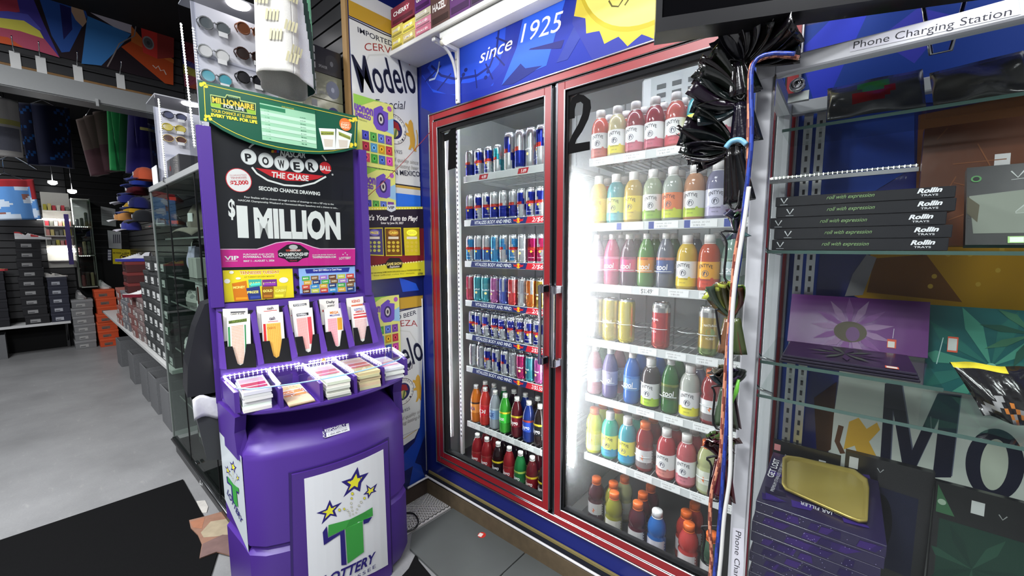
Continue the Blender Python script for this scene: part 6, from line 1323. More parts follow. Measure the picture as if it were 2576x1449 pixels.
def bunch(pivot, tips, tail, c, n, label, y=RY-.02, wt=.05, name='bag_bunch', hi=(40, 40, 44), ends=None):
    """film bags gathered at the pivot: they fan out to the tips and hang straight down to the tail"""
    P = ay(*pivot, y); T = [ay(*t, y) for t in tips]; mb = MB(FOILBAG, c)
    for i in range(n):
        f = i/(n-1)*(len(T)-1); k = min(int(f), len(T)-2); t = T[k]*(1-(f-k))+T[k+1]*(f-k); t = t+V(random.uniform(-.006, .006), random.uniform(-.05, .02), random.uniform(-.006, .006))
        d = t-P; L = d.length; d.normalize(); sd = d.cross(V(0, -1, 0)); sd.normalize(); ang = random.uniform(-1.2, 1.2); nn = V(0, -1, 0); w_ = sd*math.cos(ang)+nn*math.sin(ang); w2 = d.cross(w_); ph = random.uniform(0, 6); wid = wt*random.uniform(.6, 1.1); cc = tuple(int(v*random.uniform(.6, 1.2)) for v in c)
        if ends and i % 3 == 0: cc2 = ends
        else: cc2 = cc
        mb.grid(lambda u, v: P+d*(L*u)+w_*((v-.5)*wid*(.18+.82*u**.7))+w2*(.007*math.sin(7*v+ph)*(u+.2)+.012*math.sin(PI*u)), 8, 6, FOILBAG, cc, lambda u, v: cc2 if u > .82 else cc, True, .0012)
    B = ay(*tail, y)
    for i in range(max(4, n//3)):
        d = B-P; L = d.length; d.normalize(); sd = d.cross(V(0, -1, 0)).normalized(); ph = random.uniform(0, 6); off = random.uniform(-.012, .012); cc = tuple(int(v*random.uniform(.7, 1.3)) for v in c)
        mb.grid(lambda u, v: P+d*(L*u*random.uniform(1, 1))+sd*((v-.5)*.05*(.4+.6*u)+off*.5)+V(0, -.004-.006*math.sin(6*v+ph)-.003*i+.01, 0), 6, 6, FOILBAG, cc, None, True, .0012)
    o = mb.build(name, org=P); return tag(o, label, 'plastic bags', 'bunched bags on the wire rack')
BLK = (20, 20, 23)
bunch((1870, 160), [(1812, 92), (1850, 75), (1905, 62), (1960, 60), (2008, 78), (2008, 128)], (1880, 238), BLK, 26, 'top bunch of black film bags spreading over the case corner', wt=.07)
bunch((1868, 262), [(1800, 150), (1772, 185), (1766, 235), (1774, 300)], (1876, 360), BLK, 24, 'second bunch of black film bags curling toward the cooler', wt=.07)
bunch((1846, 374), [(1762, 296), (1728, 320), (1724, 352), (1734, 392), (1760, 402)], (1862, 508), BLK, 26, 'third bunch of black film bags fanned out with pale blue band', wt=.062)
bunch((1850, 585), [(1836, 535), (1858, 528), (1870, 545)], (1852, 600), (70, 70, 74), 8, 'short tuft of grey film bags above an empty wire pocket', wt=.03)
bunch((1842, 800), [(1778, 740), (1800, 716), (1830, 710), (1868, 722)], (1840, 888), (84, 88, 44), 18, 'bunch of olive and yellow-green bags in a wire pocket', wt=.035, ends=(170, 180, 70))
bunch((1830, 975), [(1800, 930), (1826, 920), (1866, 930)], (1828, 1072), (70, 70, 74), 12, 'bunch of grey and black bags with a green tag', wt=.04)
bunch((1818, 1155), [(1790, 1095), (1814, 1090), (1852, 1105)], (1814, 1255), (60, 22, 30), 14, 'bunch of dark red and multicolour bags low on the rack', wt=.035, ends=(60, 80, 40))
mb = MB(SATIN, (110, 160, 186)); P = [ay(x, y, RY-.07) for x, y in ((1826, 372), (1840, 356), (1862, 352), (1878, 364))]; mb.tube(smooth_path(P, 4), .0055, 6, SATIN, (110, 164, 190)); o = mb.build('bag_tie', org=P[0]); tag(o, 'pale blue band tied round the third black bag bunch', 'band')
mb = MB(SATIN, (110, 200, 60)); P = [ay(x, y, RY-.06) for x, y in ((1858, 955), (1852, 985), (1842, 1016))]; mb.tube(P, [.003, .005, .001], 6, SATIN, (120, 210, 70)); o = mb.build('green_tag', org=P[0]); tag(o, 'thin bright green tag hanging from the grey bag bunch', 'tag')
for k, (pts, c1, c2, r, lab) in enumerate([([(2010, 145), (1950, 140), (1912, 150), (1888, 175), (1884, 300), (1878, 500), (1850, 640), (1838, 780), (1828, 900), (1818, 1050), (1812, 1150), (1790, 1240), (1786, 1330), (1790, 1400), (1784, 1470)], (196, 130, 100), (120, 60, 50), .0042, 'orange braided charging cable with pale flecks running down the rack'),
    ([(2000, 135), (1940, 135), (1902, 152), (1890, 200), (1890, 360), (1872, 520), (1862, 640), (1846, 750), (1836, 870), (1832, 1000), (1822, 1150), (1812, 1290), (1802, 1400), (1794, 1480)], (36, 60, 150), (26, 40, 110), .0042, 'navy blue braided charging cable beside the white cable'),
    ([(1884, 470), (1872, 560), (1848, 720), (1840, 850), (1838, 980), (1838, 1100), (1836, 1200), (1822, 1300), (1814, 1400), (1806, 1480)], (206, 206, 202), (206, 206, 202), .0042, 'plain white charging cable hanging down the rack')]):
    mb = MB(SATIN, c1); yy = RY-.06-k*.0125; P = smooth_path([ay(x, y, yy-.012*min(1, max(0, (y-300)/400))) for i, (x, y) in enumerate(pts)], 8); mb.tube(P, r, 8, SATIN, c1, cf=lambda i, q, c1=c1, c2=c2: c2 if (i+q) % 4 < 2 else c1); o = mb.build('charging_cable', org=P[-1]); tag(o, lab, 'cable', 'charging cables')
# ---------------- television and stand over the case
tvd = V(math.cos(math.radians(23)), math.sin(math.radians(23)), 0); p0 = ay(1648, 84, -.60); tvn = tvd.cross(ZUP)
tv = thing('wall_television', 'black flat television mounted above the charging case', 'television', p0)
S = Surf(p0, tvd, ZUP); W_, H_ = .74, .44
mb = MB(SATIN, (20, 20, 22)); mb.prism(S, [(0, 0), (W_, 0), (W_, H_), (0, H_)], -.05, -.006, SATIN, (22, 22, 24))
for a, b, c_, d in ((0, 0, W_, .026), (0, H_-.018, W_, H_), (0, .026, .012, H_-.018), (W_-.012, .026, W_, H_-.018)): mb.prism(S, [(a, b), (c_, b), (c_, d), (a, d)], -.006, .004, SATIN, (30, 30, 32))
mb.build('screen_bezel', tv); mb = MB(SHINY, (6, 6, 8)); mb.prism(S, [(.0125, .0265), (W_-.0125, .0265), (W_-.0125, H_-.0185), (.0125, H_-.0185)], -.0058, 0, SHINY, (7, 7, 9)); mb.build('screen', tv)
q = S.pt(W_/2, H_*.6, -.05); mb = MB(METAL, (60, 60, 64)); mb.tube([q, V(q.x+.03, .0, q.z)], .018, 10, METAL, (60, 60, 64)); mb.build('wall_arm', tv)
mb = MB(CHROME, (190, 192, 196)); P1 = [ay(2318, -10, -.2), ay(2352, 42, -.2), ay(2400, 38, -.2), ay(2432, -14, -.2)]
zc = CZT+.004; P1[1].z = zc; P1[2].z = zc; mb.tube(P1, .004, 8); o = mb.build('wire_stand', org=P1[1]); tag(o, 'bent silver wire stand on top of the glass case', 'stand')
# ---------------- shelf over the cooler with its cartons and lamp
mb = MB(PAINTED, (214, 212, 208)); mb.box((.002, -.175, 2.475), (1.55, .004, 2.497), PAINTED, (212, 210, 207), .002); o = mb.build('wall_shelf', org=(.8, -.1, 2.475)); tag(o, 'long white board shelf above the cooler doors', 'shelf')
for x, nm in ((.327, 'first'),):
    mb = MB(PAINTED, (226, 226, 224)); mb.box((x-.012, -.012, 2.212), (x+.012, .004, 2.474), PAINTED, (226, 226, 224), .003); mb.box((x-.012, -.155, 2.456), (x+.012, -.012, 2.474), PAINTED, (226, 226, 224), .003)
    mb.tube(smooth_path([(x, -.01, 2.33), (x, -.03, 2.40), (x, -.07, 2.445), (x, -.14, 2.46)], 4), .008, 8, PAINTED, (220, 220, 218))
    for z in (2.228, 2.42): mb.lathe([(.005, 0), (.003, .003)], 8, o=(x, -.0125, z), c=(150, 150, 150), M=Matrix.Rotation(PI/2, 4, 'X'))
    o = mb.build('shelf_bracket', org=(x, -.01, 2.33)); tag(o, 'white steel bracket under the board shelf ' + ('beside the date lettering, nearest the printed can wall' if x < 1 else 'further right near the yellow bottle cap'), 'bracket')
lamp = thing('tube_lamp', 'bright slim tube lamp fixed beneath the white board shelf', 'lamp', (.38, -.14, 2.43))
mb = MB(PAINTED, (226, 226, 222)); mb.box((.375, -.158, 2.448), (1.50, -.122, 2.474), PAINTED, (226, 226, 222), .003); mb.build('lamp_base', lamp)
TUBE = emit('tube_lamp_glow', (1, .97, .86), 9); mb = MB(TUBE, (255, 255, 255)); mb.tube([(.39, -.14, 2.437), (1.49, -.14, 2.437)], .0125, 12, TUBE, (255, 255, 255)); mb.build('lamp_tube', lamp)
mb = MB(SATIN, (226, 222, 206)); mb.tube([(.372, -.14, 2.437), (.392, -.14, 2.437)], .0145, 12, SATIN, (226, 222, 206)); mb.build('end_cap', lamp)
def carton(px0, px1, z0, h, c, y0, dpt, words_, wc, label):
    x0, x1 = ay(px0, 70, y0).x, ay(px1, 60, y0).x; mb = MB(CARD, c); mb.box((x0+.001, y0, z0), (x1-.001, y0+dpt, z0+h), CARD, c, .001); S = XZ(y0-.0005); mb.layer = 2
    W_ = x1-x0; rect(mb, S, x0+W_*.08, z0+h*.12, x1-W_*.08, z0+h*.3, tuple(int(v*.7) for v in c)); mb.pell(S, (x0+W_*.7, z0+h*.62), min(W_, h)*.2, min(W_, h)*.2, tuple(min(255, int(v*1.35)) for v in c), px=False); mb.ptext(S, words_, (x0+W_*.12, z0+h*.5), (x0+W_*.8, z0+h*.5), h*.22, wc, px=False, bold=.03)
    o = mb.build('snack_carton', org=((x0+x1)/2, y0, z0)); tag(o, label, 'carton', 'cartons on the board shelf')
ZS = 2.4975
for a in [(984, 1012, ZS, .055, (206, 186, 80), 'SWEET', 'yellow carton at the wall end of the board shelf, lowest'), (984, 1012, ZS+.056, .055, (216, 196, 96), 'SWEET', 'pale yellow carton stacked on the wall end yellow carton'), (1012, 1044, ZS, .05, (196, 176, 110), 'LEMON', 'tan carton on the board shelf beside the yellow cartons'), (1012, 1044, ZS+.051, .05, (222, 206, 90), 'LEMON', 'lemon yellow carton on top of the tan carton'), (984, 1044, ZS+.112, .09, (120, 40, 56), 'CHERRY', 'dark red carton across the tops of the yellow cartons'),
          (1044, 1084, ZS, .036, (206, 120, 140), 'PEACH', 'rose carton at the foot of the pink pile'), (1044, 1084, ZS+.037, .036, (216, 140, 160), 'MELON', 'light pink carton in the middle of the pink pile'), (1044, 1084, ZS+.074, .036, (206, 196, 170), 'GUAVA', 'cream carton at the top of the pink pile'), (1044, 1084, ZS+.111, .09, (96, 44, 110), 'GRAPE', 'violet carton resting on the cream carton'),
          (1084, 1132, ZS, .14, (92, 66, 62), 'HAZEL', 'tall brown carton beside the pink pile'), (1132, 1184, ZS, .15, (98, 56, 110), 'HONEY', 'tall purple carton to the right of the brown carton'), (1184, 1236, ZS, .13, (80, 60, 90), 'BERRY', 'slate violet carton above the lamp start'), (1236, 1292, ZS, .14, (120, 60, 84), 'PLUM', 'plum coloured carton above the lamp middle'), (1292, 1350, ZS, .14, (70, 80, 100), 'MINT', 'blue grey carton furthest along the board shelf')]:
    carton(a[0], a[1], a[2], a[3], a[4], -.165, .12, a[5], (236, 230, 226), a[6])
mb = MB(SATIN, (150, 30, 30)); A, B = V(.022, *ax(922, 497, .022).yz), ay(1084, 330, -.014); mb.tube([A+(B-A)*(k/8)+V(0, 0, -.012*math.sin(PI*k/8)) for k in range(9)], .0016, 6, SATIN, (150, 36, 34)); o = mb.build('red_cord', org=A); tag(o, 'thin red cord strung from the printed wall to the cooler frame', 'cord')
# ---------------- posters on the printed partition
SW = YZ(.0068)
def vape_strip(b0, b1, label, half=False):
    mb = MB(GLOSSINK, (226, 224, 110)); a0, a1 = PE+.004, -.168; H_ = b1-b0; W_ = a1-a0
    mb.prism(SW, [(a0, b0), (a1, b0), (a1, b1), (a0, b1)], 0, .0012, GLOSSINK, (222, 222, 120)); S = YZ(.0082); mb.layer = 0
    f = lambda u, v: (a0+W_*u, b0+H_*v)
    mb.ppoly(S, [f(.0, .80), f(.5, .98), f(.75, 1), f(0, 1)], (150, 200, 80), px=False); mb.ppoly(S, [f(.62, .6), f(1, .55), f(1, .8), f(.8, .74)], (150, 190, 220), px=False); mb.ppoly(S, [f(0, 0), f(.1, 0), f(.1, .5), f(0, .5)], (206, 220, 100), px=False)
    mb.ptext(S, 'uonon', f(.0, .78), f(.46, .76), H_*.09, (120, 80, 170), px=False, bold=.06); mb.ptext(S, 'beacto', f(.02, .70), f(.40, .68), H_*.06, (120, 80, 170), px=False, bold=.05); mb.ptext(S, 'DISPOSABLE DEVICE', f(.04, .65), f(.3, .64), H_*.018, (90, 100, 60), px=False)
    def dev(u, v, k, c):
        w_, h_ = W_*.15*k, H_*.13*k; cx, cyy = f(u, v); mb.ppoly(S, [(cx-w_*.3, cyy+h_), (cx+w_*.1, cyy+h_*1.15), (cx+w_*.4, cyy+h_), (cx+w_*.3, cyy+h_*.8), (cx+w_, cyy+h_*.7), (cx+w_*.9, cyy-h_*.8), (cx+w_*.4, cyy-h_), (cx-w_*.6, cyy-h_*.95), (cx-w_, cyy-h_*.5), (cx-w_*.9, cyy+h_*.7)], c, px=False)
        mb.pell(S, (cx, cyy), w_*.5, h_*.55, tuple(int(v*.55) for v in c), px=False, seg=16); mb.pell(S, (cx, cyy), w_*.3, h_*.38, (206, 200, 190), px=False, seg=14); mb.pell(S, (cx, cyy), w_*.14, h_*.2, (60, 50, 60), px=False, seg=10)
    mb.ppoly(S, [f(.5, .66), f(.6, .56), f(.66, .6), f(.56, .7)], (196, 150, 60), px=False); dev(.66, .74, 1.35, (110, 80, 180)); mb.pell(S, f(.9, .93), W_*.06, W_*.06, (170, 90, 180), px=False, seg=16)
    cs = [(70, 70, 160), (80, 150, 70), (90, 110, 180), (120, 70, 150), (170, 50, 70), (90, 150, 190), (196, 150, 40), (180, 60, 70), (190, 70, 90), (70, 150, 60), (70, 100, 170), (190, 70, 150)]
    for r in range(3):
        for k in range(4):
            cx, cyy = f(.25+k*.2, .45-r*.16); w_, h_ = W_*.085, H_*.065; mb.ppoly(S, [(cx-w_, cyy-h_), (cx+w_, cyy-h_), (cx+w_, cyy+h_), (cx-w_, cyy+h_)], cs[r*4+k], px=False); mb.pell(S, (cx, cyy), w_*.55, h_*.55, tuple(min(255, int(v*1.35)) for v in cs[r*4+k]), px=False, seg=12); mb.pell(S, (cx, cyy), w_*.28, h_*.35, tuple(int(v*.5) for v in cs[r*4+k]), px=False, seg=10)
    o = mb.build('vape_poster', org=(.001, (a0+a1)/2, b0)); tag(o, label, 'poster', 'yellow device posters')
def zb_(px, py): return ax(px, py, 0).z
vape_strip(zb_(960, 425), zb_(940, 252), 'topmost yellow-green poster of coloured devices, under the big black lettering')
vape_strip(zb_(960, 425)-.004-(zb_(940, 252)-zb_(960, 425)), zb_(960, 425)-.004, 'middle yellow-green device poster, half covered by the game show poster')
vape_strip(zb_(960, 760)-(zb_(940, 252)-zb_(960, 425))*.98+.03, zb_(960, 760)+.03, 'lowest yellow-green device poster, behind the kiosk shoulder')
S = YZ(.0142); mb = MB(GLOSSINK, (216, 206, 40)); Q = [(906, 520), (1063, 520), (1070, 692), (912, 707)]
mb.prism(YZ(.0128), [YZ(.0128).ab(*p) for p in Q], 0, .0012, GLOSSINK, (220, 210, 44)); mb.layer = 2
C2 = lambda u, v: (860+u/2.0115, 480+v/2.0115)
mb.ppoly(S, [C2(*p) for p in [(106, 98), (412, 92), (416, 350), (112, 388)]], (34, 24, 40)); mb.ppoly(S, [C2(*p) for p in [(108, 330), (416, 322), (417, 352), (300, 368), (240, 362), (112, 388)]], (120, 30, 34)); mb.ppoly(S, [C2(*p) for p in [(390, 190), (414, 190), (416, 330), (396, 320)]], (110, 28, 30))
for k in range(22): mb.pell(S, C2(112+k*13.8, 92-k*.2), 2.2, 2.0, (236, 226, 150), seg=8); mb.layer -= 1
mb.layer += 1
for k in range(22): mb.pell(S, C2(118+k*13.6, 384-k*1.3), 2.2, 2.0, (236, 226, 150), seg=8); mb.layer -= 1
mb.layer += 1
mb.ppoly(S, [C2(*p) for p in [(228, 70), (272, 70), (272, 98), (250, 108), (228, 98)]], (206, 210, 214)); mb.ptext(S, 'VIP', C2(234, 92), C2(266, 92), 7, (40, 40, 60), bold=.03)
mb.ptext(S, "It's Your Turn to Play!", C2(128, 148), C2(384, 152), 13, (236, 232, 226), bold=.03, shear=.3); mb.ptext(S, 'Enter by June 30, 2027', C2(198, 168), C2(312, 168), 5.5, (230, 226, 220), bold=.02)
for q, c, t in (([(118, 188), (206, 186), (212, 330), (124, 326)], (70, 60, 110), 'PRIZE'), ([(216, 186), (298, 186), (304, 330), (222, 330)], (110, 70, 20), 'CASH'), ([(310, 188), (390, 186), (394, 326), (318, 328)], (200, 180, 30), 'GO')):
    mb.ppoly(S, [C2(*p) for p in q], (206, 190, 40)); mb.ppoly(S, [C2(*p) for p in shr(q, .93)], c); cx = sum(p[0] for p in q)/4; mb.pell(S, C2(cx, 212), 13, 8, tuple(min(255, int(v*1.5)+20) for v in c)); mb.ptext(S, t, C2(cx-20, 218), C2(cx+20, 218), 6, (240, 220, 90), bold=.04); mb.ppoly(S, [C2(*p) for p in ((cx-26, 232), (cx+26, 232), (cx+26, 244), (cx-26, 244))], (226, 214, 190))
    for i in range(3):
        for j in range(3): mb.pell(S, C2(cx-22+i*22, 262+j*20), 4, 3.8, (206, 180, 60) if c[2] < 100 else (190, 190, 90), seg=10)
mb.ppoly(S, [C2(*p) for p in [(222, 360), (240, 340), (290, 340), (306, 360), (300, 388), (228, 392)]], (30, 24, 26)); mb.ptext(S, 'GAME SHOW', C2(226, 378), C2(302, 374), 7, (236, 214, 120), bold=.03); mb.ptext(S, 'Explosion', C2(240, 390), C2(290, 386), 5, (230, 220, 210), shear=.3, bold=.02)
mb.ptext(S, 'Enter non-winning GAME SHOW EXPLOSION tickets at TNVIPREWARDS.COM', C2(140, 420), C2(396, 402), 3.4, (70, 64, 20), bold=.015); mb.ptext(S, 'See official rules for details', C2(160, 432), C2(366, 418), 2.8, (80, 72, 20)); mb.ptext(S, 'LOTTERY', C2(384, 424), C2(410, 422), 4.5, (40, 40, 40), bold=.03)
o = mb.build('lottery_poster', org=(.003, -.2, 1.4)); tag(o, 'yellow and black game show lottery poster on the printed can wall', 'poster')
# ================================================================ floor coverings and skirting round the cooler
def slab(name, pts, z0, z1, m, c, label, cat, group=None, px=True):
    S = FLOORS(0); mb = MB(m, c); P = [S.ab(*p) if px else p for p in pts]; mb.prism(S, P, z0, z1, m, c); o = mb.build(name, org=(sum(p[0] for p in P)/len(P), sum(p[1] for p in P)/len(P), z0)); return tag(o, label, cat, group)
MAT = finish('black_mat_pile', .97, noise=.25, nscale=260, bump=.5, spec=.08)
slab('floor_mat', [(-1.32, -.93), (-.45, -.95), (-.02, -1.14), (.16, -1.25), (.36, -1.32), (.6, -1.8), (.7, -3.2), (-1.45, -3.2)], .0005, .010, MAT, (17, 17, 18), 'black fibre doormat on the concrete in front of the kiosk', 'mat', px=False)
STONE = finish('broken_stone_tile', .6, noise=.3, nscale=22, bump=.3)
slab('rubber_mat', [(.35, -.35), (.40, -.372), (.64, -.41), (.85, -.62), (.80, -1.0), (.52, -1.0), (.45, -.62), (.40, -.43)], .0005, .006, MAT, (20, 20, 21), 'small black mat at the right foot of the kiosk beside the grey board', 'mat', px=False)
S = FLOORS(.0105)
mb = MB(STONE, (168, 120, 96)); P = [(476, 1311), (520, 1300), (556, 1290), (600, 1296), (660, 1420), (545, 1390), (502, 1406), (508, 1372), (498, 1348), (480, 1330)]
mb.prism(S, [S.ab(*p) for p in P], 0, .006, STONE, (140, 104, 86)); S2 = FLOORS(.0168); mb.layer = 1
mb.ppoly(S2, [(505, 1340), (530, 1312), (590, 1302), (610, 1340), (540, 1350), (512, 1352)], (160, 146, 122), STONE); mb.ppoly(S2, [(502, 1404), (510, 1368), (560, 1345), (640, 1350), (655, 1415), (545, 1388)], (110, 86, 82), STONE); mb.ppoly(S2, [(478, 1313), (515, 1302), (508, 1330), (486, 1328)], (156, 104, 78), STONE)
o = mb.build('tile_fragment', org=S2.pt(*S2.ab(540, 1340))); tag(o, 'broken orange and cream stone tile lying at the kiosk foot on the mat', 'tile')
mb = MB(STONE, (190, 186, 180)); P = [(494, 1262), (516, 1260), (524, 1276), (520, 1290), (506, 1292)]; S0 = FLOORS(.0005); mb.prism(S0, [S0.ab(*p) for p in P], 0, .004, STONE, (186, 182, 176)); o = mb.build('tile_fragment', org=S0.pt(*S0.ab(520, 1275))); tag(o, 'pale white tile chip on the concrete next to the mat corner', 'tile')
TILE = finish('smooth_grey_board', .5, noise=.05, nscale=14, spec=.3)
slab('floor_board', [(1037, 1347), (1144, 1280), (1327, 1388), (1262, 1449), (1240, 1470), (1120, 1470), (1031, 1385)], .0005, .012, TILE, (86, 89, 88), 'smooth dark grey floor board with the red number sticker, before the cooler', 'floor board', 'grey floor boards')
slab('floor_board', [(1330, 1390), (1480, 1478), (1440, 1640), (1240, 1560), (1266, 1449)], .0005, .012, TILE, (84, 87, 86), 'second dark grey floor board beyond the seam, nearer the viewer', 'floor board', 'grey floor boards')
S = FLOORS(.0123); mb = MB(GLOSSINK, (206, 52, 44)); a, b = S.ab(1212, 1346); mb.pell(S, (a, b), .021, .021, (206, 52, 44), GLOSSINK, False); mb.ptext(S, '1', (1210, 1351), (1216, 1343), 7, (236, 220, 214), bold=.03); o = mb.build('floor_sticker', org=(a, b, .0124)); tag(o, 'round red sticker with white number one on the grey floor board', 'sticker')
# plastic drain grid
S = FLOORS(.001); gq = [S.ab(*p) for p in [(1010, 1272), (1077, 1242), (1136, 1275), (1010, 1352)]]; mb = MB(PAINTED, (206, 204, 202))
def gpt(u, v): return tuple((gq[0][i]*(1-u)+gq[1][i]*u)*(1-v)+(gq[3][i]*(1-u)+gq[2][i]*u)*v for i in (0, 1))
mb.prism(S, gq, 0, .003, MATTE, (90, 84, 82))
def gbar(p, q, wd):
    d = (V(*q, 0)-V(*p, 0)); n = V(-d.y, d.x, 0).normalized()*wd/2; mb.prism(S, [(p[0]+n.x, p[1]+n.y), (p[0]-n.x, p[1]-n.y), (q[0]-n.x, q[1]-n.y), (q[0]+n.x, q[1]+n.y)], .003, .010, PAINTED, (206, 203, 202))
for k in range(4): gbar(gq[k], gq[(k+1) % 4], .018)
for k in range(-12, 13):
    a = k/12
    p = [(u, u*1.0+a) for u in (max(0, -a), min(1, 1-a))]; q = [(u, -u+1+a) for u in (max(0, a), min(1, 1+a))]
    for (u0, v0), (u1, v1) in (p, q):
        if abs(u1-u0) > .03: gbar(gpt(u0, v0), gpt(u1, v1), .0055)
o = mb.build('drain_grate', org=S.pt(*gpt(.5, .5))); tag(o, 'dirty white plastic lattice grate in the floor corner by the cooler', 'grate')
mb = MB(SATIN, (20, 20, 22)); P = [az(x, y, .0205) for x, y in ((1022, 1290), (1040, 1292), (1052, 1308), (1048, 1325), (1030, 1336), (1015, 1338))]; mb.tube(smooth_path(P, 5), .004, 8, SATIN, (20, 20, 22)); o = mb.build('power_cord', org=P[0]); tag(o, 'black cord curling out beside the kiosk onto the white grate', 'cord')
# skirting: brown board, foam strip, white pipe
WOODY = finish('old_brown_board', .7, noise=.35, nscale=26, bump=.2)
mb = MB(WOODY, (92, 78, 58)); mb.box((.002, -.014, .0), (3.0, .004, .098), WOODY, (92, 78, 58), .002); struct(mb.build('baseboard_back'))
mb = MB(WOODY, (50, 40, 34)); mb.box((-.001, PE, .0), (.012, -.016, .098), WOODY, (56, 44, 36), .002); struct(mb.build('baseboard_left'))
mb = MB(RUBBER, (124, 112, 72)); mb.box((.014, -.006, .136), (3.0, .004, .152), RUBBER, (124, 112, 72), .002); mb.box((.014, -.010, .100), (3.0, .004, .136), MATTE, (24, 26, 36)); struct(mb.build('trim_1'))
mb = MB(SATIN, (214, 212, 214)); mb.tube(smooth_path([(.02, -.16, .115), (.022, -.06, .118), (.03, -.02, .119), (.07, -.016, .117), (1.5, -.016, .112), (3.0, -.016, .108)], 6), .0062, 10, SATIN, (214, 212, 214)); o = mb.build('white_pipe', org=(.03, -.02, .119)); tag(o, 'thin white pipe running round the foot of the cooler wall', 'pipe')
mb = MB(SATIN, (214, 214, 214)); mb.tube([(.006, -.012, .15), (.006, -.012, 1.2)], .003, 8); o = mb.build('wall_conduit', org=(.006, -.012, .15)); tag(o, 'slim white conduit standing in the corner between mural and cooler', 'conduit')

# ================================================================ glass showcase on the shoe side
SX0, SX1, SY0, SY1, SZT = -1.84, -.115, -.885, -.405, 1.91
show = thing('glass_showcase', 'tall glass showcase with black base, filled with shoes and hats, behind kiosk', 'display case', ((SX0+SX1)/2, -.65, 0))
mb = MB(PAINTED, (24, 24, 26)); mb.box((SX0+.02, SY0+.012, 0), (SX1, SY1, .095), PAINTED, (26, 26, 28), .003); S = XZ(SY0+.0115); mb.ptext(S, '27', (502, 1217), (513, 1224), 16, (206, 206, 206), bold=.02); mb.build('case_base', show)
mb = MB(METAL, (120, 122, 124)); mb.box((SX0, SY0, .095), (SX1, SY0+.03, .115), METAL, (116, 118, 120), .003); mb.tube([(SX0, SY0-.002, .098), (SX1, SY0-.002, .098)], .008, 8); mb.box((SX0, SY0, SZT-.035), (SX1, SY0+.03, SZT), PAINTED, (150, 152, 152), .003); mb.box((SX0, SY1-.02, SZT-.035), (SX1, SY1, SZT), PAINTED, (150, 152, 152), .003); mb.box((SX0, SY0+.03, SZT-.035), (SX0+.02, SY1-.02, SZT), PAINTED, (150, 152, 152), .003)
for x in (SX0, SX1-.02): mb.box((x, SY0+.004, .115), (x+.016, SY0+.016, SZT-.035), PAINTED, (112, 116, 114), .002)
for x in (SX0, SX1-.02, -1.0): mb.box((x, SY1-.02, .115), (x+.02, SY1, SZT-.035), PAINTED, (120, 122, 120), .002)
mb.build('case_frame', show)
mb = MB(PAINTED, (60, 62, 62)); mb.box((SX0, SY0+.03, SZT-.008), (SX1, SY1-.02, SZT-.001), PAINTED, (70, 72, 72)); mb.build('case_top', show)
SGL = glass_mat('showcase_glass', (.82, .87, .84), .35, .02)
for x0, x1 in ((SX0+.016, -1.335), (-1.322, -.70), (-.69, SX1-.02)):
    mb = MB(SGL, (200, 210, 205)); mb.box((x0, SY0+.008, .115), (x1, SY0+.012, SZT-.036)); mb.build('glass_pane', show)
mb = MB(SGL, (200, 210, 205)); mb.box((SX0+.004, SY0+.02, .115), (SX0+.008, SY1-.02, SZT-.036)); mb.build('glass_pane', show)
mb = MB(MATTE, (14, 14, 15))
for x in (-1.334, -.699): mb.box((x, SY0+.006, .115), (x+.008, SY0+.014, SZT-.03), MATTE, (16, 16, 17))
mb.build('pane_seam', show)
mb = MB(CHROME, (200, 202, 204))
p = ay(500, 1164, SY0); mb.box((p.x-.03, SY0-.012, p.z-.006), (p.x+.012, SY0+.004, p.z+.006), CHROME, (206, 208, 210), .003); mb.box((-1.33, SY0-.008, SZT-.02), (-1.31, SY0+.004, SZT+.008), CHROME, (190, 190, 192), .002); mb.build('pane_clip', show)
SHZ = [.42, .78, 1.12, 1.30, 1.56]
for z in SHZ:
    mb = MB(DGL, (120, 150, 140)); mb.box((SX0+.03, SY0+.06, z-.008), (SX1-.03, SY1-.03, z), DGL, (120, 150, 140)); sh_ = mb.build('glass_shelf', show); mb = MB(PAINTED, (130, 134, 132)); mb.box((SX0+.03, SY0+.058, z-.010), (SX1-.03, SY0+.06, z-.0005), PAINTED, (120, 126, 122)); mb.build('shelf_edge', sh_)
